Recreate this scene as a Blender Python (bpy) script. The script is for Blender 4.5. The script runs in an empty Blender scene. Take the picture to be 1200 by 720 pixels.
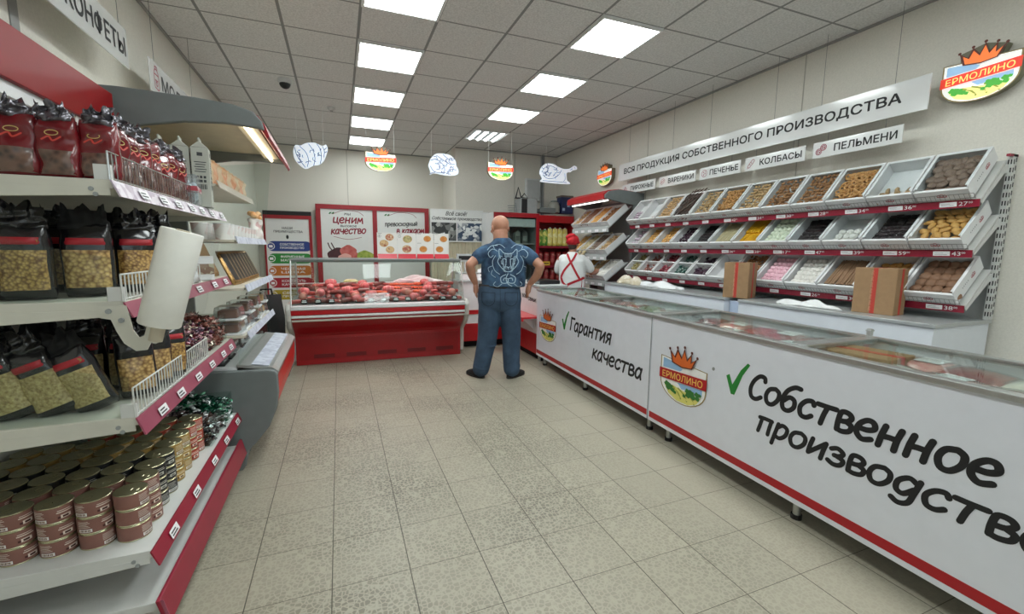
import bpy, bmesh, math, random
from mathutils import Matrix, Vector
random.seed(7)
SC = bpy.context.scene
COL = SC.collection
PI = math.pi
V = Vector

# ------------------------------------------------------------------ camera, world, exposure
def setup_camera():
    yaw, pitch, roll = .3772, .1316, .0099
    f = V((math.sin(yaw)*math.cos(pitch), math.cos(yaw)*math.cos(pitch), -math.sin(pitch)))
    r = V((math.cos(yaw), -math.sin(yaw), 0)); u = r.cross(f)
    r2 = math.cos(roll)*r + math.sin(roll)*u
    u2 = -math.sin(roll)*r + math.cos(roll)*u
    cd = bpy.data.cameras.new('camera'); cd.sensor_width = 36; cd.lens = 509.66*36/1200
    cd.clip_start = .02; cd.clip_end = 60
    ob = bpy.data.objects.new('camera', cd); COL.objects.link(ob)
    m = Matrix.Identity(4)
    for i in range(3):
        m[i][0] = r2[i]; m[i][1] = u2[i]; m[i][2] = -f[i]
    m[0][3], m[1][3], m[2][3] = 0, 0, 1.452
    ob.matrix_world = m
    SC.camera = ob
setup_camera()
W_ = bpy.data.worlds.new('world'); SC.world = W_; W_.use_nodes = True
W_.node_tree.nodes['Background'].inputs[0].default_value = (.8, .86, .95, 1)
W_.node_tree.nodes['Background'].inputs[1].default_value = .3
SC.view_settings.view_transform = 'Standard'; SC.view_settings.look = 'None'
SC.view_settings.gamma = 1; SC.view_settings.use_curve_mapping = False
SC.view_settings.exposure = 0.14
PANEL_STRENGTH = 15.0
CEIL = 3.3175
def add_rear_fill():
    # weak cool fill light added behind the viewer to brighten the room
    ld = bpy.data.lights.new('rear_fill_light', 'AREA'); ld.shape = 'RECTANGLE'; ld.size = 4.2; ld.size_y = 1.9; ld.energy = 22; ld.color = (.86, .94, 1.0)
    ob = bpy.data.objects.new('rear_fill_light', ld); COL.objects.link(ob); ob.location = (1.4, -2.52, 1.65); ob.rotation_euler = (math.pi/2, 0, 0)
add_rear_fill()

# ------------------------------------------------------------------ materials
def lin(c):
    c = c/255
    return c/12.92 if c <= .04045 else ((c+.055)/1.055)**2.4
def rgb(t): return (lin(t[0]), lin(t[1]), lin(t[2]), 1)
MATS = {}
def node(nt, t, **k):
    n = nt.nodes.new(t)
    for a, b in k.items(): setattr(n, a, b)
    return n
def math_n(nt, op, a, b=None, clamp=False):
    n = node(nt, 'ShaderNodeMath', operation=op); n.use_clamp = clamp
    for i, x in enumerate((a, b)):
        if x is None: continue
        if isinstance(x, (int, float)): n.inputs[i].default_value = x
        else: nt.links.new(x, n.inputs[i])
    return n.outputs[0]
def M(name, c, rough=.5, metal=0, var=.05, scale=12, bump=0, emit=0, coat=0, spec=.5, trans=0, c2=None, kind='noise', alpha=1, sss=0, thr=None):
    """procedural principled material: base colour broken up by a noise / voronoi pattern"""
    if name in MATS: return MATS[name]
    m = bpy.data.materials.new(name); m.use_nodes = True; nt = m.node_tree
    b = nt.nodes['Principled BSDF']
    tc = node(nt, 'ShaderNodeTexCoord')
    if kind == 'noise':
        t = node(nt, 'ShaderNodeTexNoise'); t.inputs['Scale'].default_value = scale; t.inputs['Detail'].default_value = 3
        fac = t.outputs['Fac']
    elif kind == 'cell':
        t = node(nt, 'ShaderNodeTexVoronoi'); t.inputs['Scale'].default_value = scale
        fac = t.outputs['Distance']
    else:
        t = node(nt, 'ShaderNodeTexVoronoi'); t.inputs['Scale'].default_value = scale
        sx = node(nt, 'ShaderNodeSeparateXYZ'); nt.links.new(t.outputs['Color'], sx.inputs[0]); fac = sx.outputs[0]
    nt.links.new(tc.outputs['Object'], t.inputs['Vector'])
    r = node(nt, 'ShaderNodeValToRGB')
    a = rgb(c)
    if c2 is None:
        lo = tuple(max(0, x*(1-var)) for x in a[:3]) + (1,); hi = tuple(min(1, x*(1+var)) for x in a[:3]) + (1,)
    else: lo, hi = a, rgb(c2)
    r.color_ramp.elements[0].color = lo; r.color_ramp.elements[1].color = hi
    p0, p1 = thr or (.3, .7)
    r.color_ramp.elements[0].position = p0; r.color_ramp.elements[1].position = p1
    nt.links.new(fac, r.inputs[0]); nt.links.new(r.outputs[0], b.inputs['Base Color'])
    b.inputs['Roughness'].default_value = rough; b.inputs['Metallic'].default_value = metal
    b.inputs['Specular IOR Level'].default_value = spec
    b.inputs['Coat Weight'].default_value = coat; b.inputs['Coat Roughness'].default_value = .08
    b.inputs['Transmission Weight'].default_value = trans
    b.inputs['Alpha'].default_value = alpha
    b.inputs['Subsurface Weight'].default_value = sss
    if emit:
        nt.links.new(r.outputs[0], b.inputs['Emission Color']); b.inputs['Emission Strength'].default_value = emit
    if bump:
        bn = node(nt, 'ShaderNodeBump'); bn.inputs['Strength'].default_value = bump; bn.inputs['Distance'].default_value = .004
        nt.links.new(fac, bn.inputs['Height']); nt.links.new(bn.outputs[0], b.inputs['Normal'])
    MATS[name] = m
    return m
def glass_mat(name, tint=(245, 250, 248), rough=.02, refl=1.0, ior=1.45, haze=0, hazec=(235, 240, 242)):
    """thin clear sheet: see-through with fresnel reflections and a little milky haze"""
    if name in MATS: return MATS[name]
    m = bpy.data.materials.new(name); m.use_nodes = True; nt = m.node_tree; nt.nodes.clear()
    o = node(nt, 'ShaderNodeOutputMaterial'); tr = node(nt, 'ShaderNodeBsdfTransparent'); gl = node(nt, 'ShaderNodeBsdfGlossy')
    tr.inputs[0].default_value = rgb(tint); gl.inputs['Roughness'].default_value = rough
    lw = node(nt, 'ShaderNodeLayerWeight'); lw.inputs['Blend'].default_value = .5; r0 = ((ior-1)/(ior+1))**2      # Schlick reflectance, the same from both faces
    fre = math_n(nt, 'ADD', math_n(nt, 'MULTIPLY', math_n(nt, 'POWER', lw.outputs['Facing'], 5.0), 1-r0), r0)
    tc = node(nt, 'ShaderNodeTexCoord'); nz = node(nt, 'ShaderNodeTexNoise'); nz.inputs['Scale'].default_value = 9
    nt.links.new(tc.outputs['Object'], nz.inputs['Vector'])
    mx = node(nt, 'ShaderNodeMixShader')
    nt.links.new(math_n(nt, 'MULTIPLY', fre, refl, True), mx.inputs[0])
    nt.links.new(tr.outputs[0], mx.inputs[1]); nt.links.new(gl.outputs[0], mx.inputs[2])
    out = mx.outputs[0]
    if haze:
        df = node(nt, 'ShaderNodeBsdfDiffuse'); df.inputs[0].default_value = rgb(hazec)
        m2 = node(nt, 'ShaderNodeMixShader'); nt.links.new(math_n(nt, 'MULTIPLY', nz.outputs['Fac'], haze*2, True), m2.inputs[0])
        nt.links.new(out, m2.inputs[1]); nt.links.new(df.outputs[0], m2.inputs[2]); out = m2.outputs[0]
    nt.links.new(out, o.inputs[0])
    MATS[name] = m
    return m

WHITE = M('white_enamel', (228, 229, 230), .35, var=.02)
WHITEP = M('white_plastic', (222, 223, 224), .45, var=.03)
SHELFW = M('shelf_white_powder_coat', (205, 206, 203), .45, var=.03)
CREAM = M('cream_shelf_metal', (200, 198, 186), .45, var=.04)
GREYD = M('dark_grey_panel', (112, 118, 118), .55, var=.05)
GREYM = M('mid_grey_panel', (142, 146, 146), .5, var=.04)
GREYL = M('light_grey_panel', (184, 188, 188), .5, var=.04)
BLACK = M('black_plastic', (22, 22, 24), .4, var=.1)
BLACKM = M('black_matte', (14, 14, 15), .8, var=.1)
ALU = M('brushed_aluminium', (190, 193, 192), .35, metal=.85, var=.05, scale=40)
CHROME = M('chrome_wire', (205, 207, 208), .2, metal=1, var=.03)
RED = M('signal_red_panel', (178, 20, 28), .35, var=.05)
REDD = M('dark_red_panel', (150, 22, 32), .4, var=.06)
BURG = M('burgundy_price_rail', (142, 26, 50), .4, var=.06)
BURGP = M('faded_pink_price_rail', (152, 74, 94), .35, var=.08)
TAGW = M('white_price_tag', (236, 236, 238), .5, var=.03)
INK = M('black_lettering', (24, 25, 28), .6, var=.05)
INKG = M('dark_grey_lettering', (52, 54, 58), .6, var=.05)
GREENC = M('green_check_mark', (38, 132, 52), .5, var=.05)
CARD = M('brown_cardboard', (152, 121, 88), .75, var=.07, scale=25)
CARDR = M('red_printed_tape', (184, 62, 50), .6, var=.08)
FABW = M('white_cotton', (226, 228, 228), .85, var=.03, scale=30)
CLEAR = glass_mat('clear_glass', refl=.45)
ACRYL = glass_mat('clear_acrylic', (250, 252, 252), .03, .9, 1.35, .02)
WRAPC = glass_mat('clear_wrapping_film', (250, 250, 250), .12, 1.1, 1.5, .04)

# ------------------------------------------------------------------ mesh builder
class MB:
    def __init__(s): s.v, s.f, s.m, s.T = [], [], [], None
    def add(s, vs, fs, mi=0):
        n = len(s.v)
        for p in vs:
            p = V(p)
            s.v.append(s.T @ p if s.T is not None else p)
        for f in fs:
            s.f.append([n+i for i in f]); s.m.append(mi)
        return s
    def box(s, c, d, mi=0, R=None):
        hx, hy, hz = d[0]/2, d[1]/2, d[2]/2
        vs = [V((x*hx, y*hy, z*hz)) for x in (-1, 1) for y in (-1, 1) for z in (-1, 1)]
        if R is not None: vs = [R @ q for q in vs]
        c = V(c)
        return s.add([q+c for q in vs], [(0, 1, 3, 2), (4, 6, 7, 5), (0, 4, 5, 1), (2, 3, 7, 6), (0, 2, 6, 4), (1, 5, 7, 3)], mi)
    def bx(s, x0, x1, y0, y1, z0, z1, mi=0):
        return s.box(((x0+x1)/2, (y0+y1)/2, (z0+z1)/2), (abs(x1-x0), abs(y1-y0), abs(z1-z0)), mi)
    def prism(s, pts, o, x, y, d, mi=0):
        o, x, y, d = V(o), V(x), V(y), V(d); n = len(pts)
        a = [o + x*p[0] + y*p[1] for p in pts]
        fs = [list(range(n)), list(range(2*n-1, n-1, -1))] + [(i, (i+1) % n, n+(i+1) % n, n+i) for i in range(n)]
        return s.add(a + [q+d for q in a], fs, mi)
    def poly(s, pts, o, x, y, mi=0):
        o, x, y = V(o), V(x), V(y)
        return s.add([o + x*p[0] + y*p[1] for p in pts], [list(range(len(pts)))], mi)
    def tube(s, path, r, n=8, mi=0, closed=False, sq=None):
        P = [V(p) for p in path]; N = len(P)
        rs = r if isinstance(r, (list, tuple)) else [r]*N
        t0 = None; vs = []; up = None
        for i in range(N):
            if closed: t = P[(i+1) % N]-P[i-1]
            else: t = P[min(i+1, N-1)]-P[max(i-1, 0)]
            t.normalize()
            if up is None:
                up = V((0, 0, 1)) if abs(t.z) < .9 else V((0, 1, 0))
            a = up - t*up.dot(t)
            if a.length < 1e-5: a = t.orthogonal()
            a.normalize(); b = t.cross(a); up = a
            ra, rb = rs[i] if isinstance(rs[i], (list, tuple)) else (rs[i], rs[i])
            for k in range(n):
                w = 2*PI*k/n
                vs.append(P[i] + a*(ra*math.cos(w)) + b*(rb*math.sin(w)))
        fs = []
        for i in range(N if closed else N-1):
            j = (i+1) % N
            for k in range(n):
                fs.append((i*n+k, i*n+(k+1) % n, j*n+(k+1) % n, j*n+k))
        if not closed: fs += [list(range(n))[::-1], [(N-1)*n+k for k in range(n)]]
        return s.add(vs, fs, mi)
    def cyl(s, a, b, r, n=16, mi=0): return s.tube([a, b], r, n, mi)
    def lathe(s, prof, c=(0, 0, 0), n=20, mi=0, R=None, wob=None):
        c = V(c); vs = []
        for (r, z) in prof:
            for k in range(n):
                w = 2*PI*k/n; rr = r*(1+(wob[1]*math.cos(wob[0]*w) if wob else 0))
                q = V((rr*math.cos(w), rr*math.sin(w), z))
                vs.append((R @ q if R is not None else q)+c)
        N = len(prof); fs = []
        for i in range(N-1):
            for k in range(n): fs.append((i*n+k, i*n+(k+1) % n, (i+1)*n+(k+1) % n, (i+1)*n+k))
        fs += [list(range(n))[::-1], [(N-1)*n+k for k in range(n)]]
        return s.add(vs, fs, mi)
    def ell(s, c, r, n=10, m=6, mi=0, R=None, jit=0):
        c = V(c); vs = []
        if isinstance(r, (int, float)): r = (r, r, r)
        for i in range(1, m):
            ph = PI*i/m
            for k in range(n):
                w = 2*PI*k/n; j = 1+random.uniform(-jit, jit)
                q = V((r[0]*math.sin(ph)*math.cos(w)*j, r[1]*math.sin(ph)*math.sin(w)*j, r[2]*math.cos(ph)*j))
                vs.append((R @ q if R is not None else q)+c)
        t = V((0, 0, r[2])); b = -t
        vs += [(R @ t if R is not None else t)+c, (R @ b if R is not None else b)+c]
        fs = []
        for i in range(m-2):
            for k in range(n): fs.append((i*n+k, (i+1)*n+k, (i+1)*n+(k+1) % n, i*n+(k+1) % n))
        T = (m-1)*n
        for k in range(n):
            fs.append((T, k, (k+1) % n)); fs.append((T+1, (m-2)*n+(k+1) % n, (m-2)*n+k))
        return s.add(vs, fs, mi)
    def torus(s, c, R0, r, n=14, k=7, mi=0, R=None):
        p = []
        for i in range(n):
            w = 2*PI*i/n; q = V((R0*math.cos(w), R0*math.sin(w), 0))
            p.append((R @ q if R is not None else q)+V(c))
        return s.tube(p, r, k, mi, closed=True)
    def stroke(s, pts, w, o, x, y, mi=0, off=0.0, smooth=True, rnd=True):
        """flat pen stroke of width w (2-D units) with round ends and joints"""
        if smooth and len(pts) > 2: pts = crom(pts, 6)
        o, x, y = V(o), V(x), V(y); nz = x.cross(y).normalized()*off
        L, R_ = [], []
        n = len(pts)
        for i in range(n):
            a = V(pts[max(i-1, 0)]); b = V(pts[min(i+1, n-1)]); t = (b-a)
            if t.length < 1e-9: t = V((1, 0))
            t.normalize(); nn = V((-t.y, t.x))
            L.append(V(pts[i])+nn*w/2); R_.append(V(pts[i])-nn*w/2)
        vs = [o+x*p.x+y*p.y+nz for p in L+R_]
        s.add(vs, [(i, i+1, n+i+1, n+i) for i in range(n-1)], mi)
        if rnd:
            for e, pt in enumerate((pts[0], pts[-1])):
                cc = [(pt[0]+w/2*math.cos(2*PI*k/10), pt[1]+w/2*math.sin(2*PI*k/10)) for k in range(10)]
                s.add([o+x*p[0]+y*p[1]+nz*(1.03+.02*e) for p in cc], [list(range(10))], mi)
        return s
    def mesh(s, name, mats, smooth=None, flat=False):
        me = bpy.data.meshes.new(name)
        me.from_pydata([tuple(p) for p in s.v], [], s.f)
        for m in (mats if isinstance(mats, (list, tuple)) else [mats]): me.materials.append(m)
        if any(s.m): me.polygons.foreach_set('material_index', s.m)
        me.update()
        if not flat:
            b = bmesh.new(); b.from_mesh(me); bmesh.ops.recalc_face_normals(b, faces=b.faces[:]); b.to_mesh(me); b.free()
        if smooth is not None:
            me.polygons.foreach_set('use_smooth', [True]*len(me.polygons))
            me.set_sharp_from_angle(angle=math.radians(smooth))
        return me
    def build(s, name, mats, parent=None, smooth=None, bevel=0, flat=False, loc=None):
        o = inst(name, s.mesh(name, mats, smooth, flat), parent)
        if loc: o.location = loc
        if bevel:
            md = o.modifiers.new('bevel', 'BEVEL'); md.width = bevel; md.segments = 2; md.limit_method = 'ANGLE'; md.angle_limit = math.radians(40)
            md.harden_normals = False
        return o
def crom(pts, k=6):
    """Catmull-Rom smoothing of a 2-D / 3-D polyline"""
    P = [V(p) for p in pts]; out = []
    for i in range(len(P)-1):
        p0 = P[max(i-1, 0)]; p1 = P[i]; p2 = P[i+1]; p3 = P[min(i+2, len(P)-1)]
        for j in range(k):
            t = j/k
            out.append(.5*((2*p1)+(p2-p0)*t+(2*p0-5*p1+4*p2-p3)*t*t+(3*p1-p0-3*p2+p3)*t**3))
    out.append(P[-1])
    return out
def inst(name, me, parent=None, mw=None):
    o = bpy.data.objects.new(name, me); COL.objects.link(o)
    if parent is not None: o.parent = parent
    if mw is not None: o.matrix_basis = mw
    return o
def tag(o, label, cat, group=None, kind=None):
    o['label'] = label; o['category'] = cat
    if group: o['group'] = group
    if kind: o['kind'] = kind
    return o
def thing(name, label, cat, loc=(0, 0, 0), rz=0, group=None):
    o = bpy.data.objects.new(name, None); COL.objects.link(o)
    o.location = loc; o.rotation_euler = (0, 0, rz); o.empty_display_size = .05
    return tag(o, label, cat, group)
def struct(o): o['kind'] = 'structure'; return o
def copy_tree(o, parent=None):
    c = o.copy(); COL.objects.link(c)
    if parent is not None: c.parent = parent
    for ch in list(o.children): copy_tree(ch, c)
    return c
def place(o, loc, rz=None, rot=None, s=None):
    o.location = loc
    if rz is not None: o.rotation_euler = (0, 0, rz)
    if rot is not None: o.rotation_euler = rot
    if s is not None: o.scale = (s, s, s) if isinstance(s, (int, float)) else s
    return o
def rot(ax, a): return Matrix.Rotation(a, 3, ax)
def frame(o, x, y):
    """4x4 with columns x, y, x*y and origin o"""
    x, y = V(x).normalized(), V(y).normalized(); z = x.cross(y)
    m = Matrix.Identity(4)
    for i in range(3): m[i][0], m[i][1], m[i][2], m[i][3] = x[i], y[i], z[i], o[i]
    return m
TXT = {}
def text_pts(body, bold=.0, italic=0):
    key = (body, bold, italic)
    if key in TXT: return TXT[key]
    cu = bpy.data.curves.new('t', 'FONT'); cu.body = body; cu.size = 1; cu.offset = bold; cu.resolution_u = 3; cu.shear = italic
    cu.align_x = 'CENTER'; cu.space_line = 1.0
    ob = bpy.data.objects.new('t', cu); COL.objects.link(ob)
    dg = bpy.context.evaluated_depsgraph_get(); dg.update()
    me = bpy.data.meshes.new_from_object(ob.evaluated_get(dg))
    vs = [(p.co.x, p.co.y) for p in me.vertices]; fs = [list(p.vertices) for p in me.polygons]
    bpy.data.objects.remove(ob); bpy.data.curves.remove(cu); bpy.data.meshes.remove(me)
    TXT[key] = (vs, fs)
    return vs, fs
def add_text(mb, body, o, x, y, w, h, mi=0, bold=.0, off=.001, italic=0, fit=True):
    """lettering filling the box w x h whose lower left corner is o (x, y unit directions)"""
    vs, fs = text_pts(body, 0, italic)
    if not vs: return mb
    x0, x1 = min(p[0] for p in vs), max(p[0] for p in vs); y0, y1 = min(p[1] for p in vs), max(p[1] for p in vs)
    sx, sy = w/(x1-x0), h/(y1-y0)
    if not fit: sx = sy = min(sx, sy)
    o, x, y = V(o), V(x).normalized(), V(y).normalized(); n = x.cross(y)*off
    for k, (dx, dy) in enumerate(((0, 0), (1, .6), (-1, -.6), (.6, -1), (-.6, 1)) if bold else ((0, 0),)):     # strokes made heavier by overlaid copies
        d = bold*h*.9
        mb.add([o + x*((p[0]-x0)*sx+dx*d) + y*((p[1]-y0)*sy+dy*d) + n*(1+.06*k) for p in vs], fs, mi)
    return mb
def to_mesh(o):
    dg = bpy.context.evaluated_depsgraph_get(); dg.update()
    return bpy.data.meshes.new_from_object(o.evaluated_get(dg))
def fuse(mb, name, mats, parent, voxel=.008, smooth_n=4, loc=None):
    """melt overlapping shapes into one continuous skin"""
    me = mb.mesh(name, mats)
    o = inst(name, me)
    r = o.modifiers.new('r', 'REMESH'); r.mode = 'VOXEL'; r.voxel_size = voxel
    s = o.modifiers.new('s', 'SMOOTH'); s.iterations = smooth_n; s.factor = .5
    new = to_mesh(o); new.name = name
    bpy.data.objects.remove(o)
    new.materials.clear()
    for m in (mats if isinstance(mats, (list, tuple)) else [mats]): new.materials.append(m)
    new.polygons.foreach_set('use_smooth', [True]*len(new.polygons))
    ob = inst(name, new, parent)
    if loc: ob.location = loc
    return ob
# ------------------------------------------------------------------ setting
def setting():
    XL, XR, YN, YF, YR, XS = -1.36, 4.17, -2.6, 9.2, 8.15, 2.07
    # floor material: 33 cm tiles, dark joints, mosaic anti-slip blobs
    m = bpy.data.materials.new('floor_tiles'); m.use_nodes = True; nt = m.node_tree; b = nt.nodes['Principled BSDF']
    geo = node(nt, 'ShaderNodeNewGeometry'); sp = node(nt, 'ShaderNodeSeparateXYZ'); nt.links.new(geo.outputs['Position'], sp.inputs[0])
    def line(out, o, p, w):
        t = math_n(nt, 'FRACT', math_n(nt, 'DIVIDE', math_n(nt, 'SUBTRACT', out, o-100*p), p))
        d = math_n(nt, 'ABSOLUTE', math_n(nt, 'SUBTRACT', t, .5))
        return math_n(nt, 'GREATER_THAN', d, .5-w/2/p), math_n(nt, 'FLOOR', math_n(nt, 'DIVIDE', math_n(nt, 'SUBTRACT', out, o-100*p), p))
    gx, ix = line(sp.outputs[0], -.4135, .33, .0045); gy, iy = line(sp.outputs[1], 2.8397, .33, .0028)
    g = math_n(nt, 'MAXIMUM', gx, gy)
    cb = node(nt, 'ShaderNodeCombineXYZ'); nt.links.new(ix, cb.inputs[0]); nt.links.new(iy, cb.inputs[1])
    wn = node(nt, 'ShaderNodeTexWhiteNoise'); nt.links.new(cb.outputs[0], wn.inputs['Vector'])
    vo = node(nt, 'ShaderNodeTexVoronoi', feature='DISTANCE_TO_EDGE'); vo.inputs['Scale'].default_value = 46; vo.inputs['Randomness'].default_value = .7
    nt.links.new(geo.outputs['Position'], vo.inputs['Vector'])
    blob = node(nt, 'ShaderNodeMapRange'); blob.inputs[1].default_value = .04; blob.inputs[2].default_value = .16
    nt.links.new(vo.outputs[0], blob.inputs[0])
    nz = node(nt, 'ShaderNodeTexNoise'); nz.inputs['Scale'].default_value = 1.1; nz.inputs['Detail'].default_value = 4
    nt.links.new(geo.outputs['Position'], nz.inputs['Vector'])
    wear = node(nt, 'ShaderNodeMapRange'); wear.inputs[1].default_value = .42; wear.inputs[2].default_value = .62; wear.inputs[3].default_value = .4
    nt.links.new(nz.outputs['Fac'], wear.inputs[0])
    path = node(nt, 'ShaderNodeMapRange'); path.inputs[1].default_value = 1.5; path.inputs[2].default_value = .5; path.inputs[3].default_value = .25
    nt.links.new(math_n(nt, 'ABSOLUTE', math_n(nt, 'SUBTRACT', sp.outputs[0], .45)), path.inputs[0])
    k = math_n(nt, 'MULTIPLY', math_n(nt, 'MULTIPLY', blob.outputs[0], wear.outputs[0]), path.outputs[0])
    mx = node(nt, 'ShaderNodeMix', data_type='RGBA'); mx.inputs[6].default_value = rgb((164, 158, 141)); mx.inputs[7].default_value = rgb((112, 107, 93))
    nt.links.new(k, mx.inputs[0])
    n2 = node(nt, 'ShaderNodeTexNoise'); n2.inputs['Scale'].default_value = 150; nt.links.new(geo.outputs['Position'], n2.inputs['Vector'])
    t2 = math_n(nt, 'ADD', math_n(nt, 'MULTIPLY', n2.outputs['Fac'], .12), math_n(nt, 'ADD', math_n(nt, 'MULTIPLY', wn.outputs['Value'], .07), .905))
    mu = node(nt, 'ShaderNodeMix', data_type='RGBA', blend_type='MULTIPLY'); mu.inputs[0].default_value = 1
    nt.links.new(mx.outputs[2], mu.inputs[6]); nt.links.new(t2, mu.inputs[7])
    m2 = node(nt, 'ShaderNodeMix', data_type='RGBA'); nt.links.new(g, m2.inputs[0]); nt.links.new(mu.outputs[2], m2.inputs[6]); m2.inputs[7].default_value = rgb((74, 68, 56))
    nt.links.new(m2.outputs[2], b.inputs['Base Color']); b.inputs['Roughness'].default_value = .42
    bp = node(nt, 'ShaderNodeBump'); bp.inputs['Strength'].default_value = .18; bp.inputs['Distance'].default_value = .003
    nt.links.new(math_n(nt, 'SUBTRACT', k, g), bp.inputs['Height']); nt.links.new(bp.outputs[0], b.inputs['Normal'])
    mb = MB(); mb.bx(XL-.1, XR+.1, YN-.1, YF+.1, -.1, 0); struct(mb.build('floor', m))
    # ceiling: 60 cm mineral tiles in a slim grid
    m = bpy.data.materials.new('ceiling_tiles'); m.use_nodes = True; nt = m.node_tree; b = nt.nodes['Principled BSDF']
    geo = node(nt, 'ShaderNodeNewGeometry'); sp = node(nt, 'ShaderNodeSeparateXYZ'); nt.links.new(geo.outputs['Position'], sp.inputs[0])
    def line2(out, o, p, w):
        t = math_n(nt, 'FRACT', math_n(nt, 'DIVIDE', math_n(nt, 'SUBTRACT', out, o-100*p), p))
        return math_n(nt, 'GREATER_THAN', math_n(nt, 'ABSOLUTE', math_n(nt, 'SUBTRACT', t, .5)), .5-w/2/p)
    g = math_n(nt, 'MAXIMUM', line2(sp.outputs[0], .2313, .6, .024), line2(sp.outputs[1], 4.411, .6, .018))
    n1 = node(nt, 'ShaderNodeTexNoise'); n1.inputs['Scale'].default_value = 70; n1.inputs['Detail'].default_value = 5; nt.links.new(geo.outputs['Position'], n1.inputs['Vector'])
    r = node(nt, 'ShaderNodeValToRGB'); r.color_ramp.elements[0].color = rgb((204, 204, 203)); r.color_ramp.elements[1].color = rgb((228, 228, 227))
    r.color_ramp.elements[0].position = .35; r.color_ramp.elements[1].position = .65
    nt.links.new(n1.outputs['Fac'], r.inputs[0])
    m2 = node(nt, 'ShaderNodeMix', data_type='RGBA'); nt.links.new(g, m2.inputs[0]); nt.links.new(r.outputs[0], m2.inputs[6]); m2.inputs[7].default_value = rgb((140, 141, 141))
    nt.links.new(m2.outputs[2], b.inputs['Base Color']); b.inputs['Roughness'].default_value = .8
    mb = MB(); mb.bx(XL-.1, XR+.1, YN-.1, YF+.1, CEIL, CEIL+.1); struct(mb.build('ceiling', m))
    # walls: pale vinyl panels with a fine speckle
    wm = M('wall_vinyl', (216, 213, 203), .6, var=.05, scale=90, bump=.05)
    sm = M('wall_panel_seam', (176, 173, 163), .6)
    mb = MB(); mb.bx(XL-.1, XL, YN, YF, 0, CEIL); struct(mb.build('wall_left', wm))
    mb = MB(); mb.bx(XR, XR+.1, YN, YR, 0, CEIL); struct(mb.build('wall_right', wm))
    mb = MB(); mb.bx(XL, XS, YF, YF+.1, 0, CEIL); struct(mb.build('wall_far', wm))
    mb = MB(); mb.prism([(XS, YR), (XR+.1, YR), (XR+.1, YF+.1), (XS, YF+.1)], (0, 0, 0), (1, 0, 0), (0, 1, 0), (0, 0, CEIL)); struct(mb.build('wall_recess', wm))
    mb = MB(); mb.bx(XL, XR, YN-.1, YN, 0, CEIL); struct(mb.build('wall_near', wm))
    gs = M('grey_seam_strip', (140, 141, 138), .5)
    mb = MB(); mb.bx(XL, XL+.006, 2.84, 2.9, 0, CEIL); struct(mb.build('trim_1', gs))
    k = 2
    for (x0, x1, y0, y1) in ((.2, .212, YF-.005, YF), (XR-.004, XR, 3.05, 3.058), (XR-.004, XR, 5.3, 5.308), (3.25, 3.262, YR-.005, YR)):
        mb = MB(); mb.bx(x0, x1, y0, y1, 0, CEIL); struct(mb.build('trim_%d' % k, sm)); k += 1
    # slim angle trim where ceiling meets the walls
    tm = M('ceiling_angle_trim', (150, 150, 147), .5)
    for (x0, x1, y0, y1) in ((XL, XL+.02, YN, YF), (XR-.02, XR, YN, YR), (XL, XS, YF-.02, YF), (XS, XR, YR-.02, YR)):
        mb = MB(); mb.bx(x0, x1, y0, y1, CEIL-.018, CEIL); struct(mb.build('trim_%d' % k, tm)); k += 1
def build_added_window():  # unseen window and frame, added to account for the rear fill light
    m = MB(); m.bx(-.75, 3.55, -2.6, -2.585, .68, 2.62); o = m.build('added_window_1', glass_mat('added_window_glass', (240, 246, 248))); o.location = (0, .004, 0); struct(o)
    f = MB()
    for (a, b, c, d) in ((-.8, 3.6, .62, .68), (-.8, 3.6, 2.62, 2.68), (-.8, -.75, .68, 2.62), (3.55, 3.6, .68, 2.62), (1.38, 1.42, .68, 2.62)): f.bx(a, b, -2.6, -2.56, c, d)
    struct(f.build('trim_12', WHITE))
setting()
build_added_window()

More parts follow.
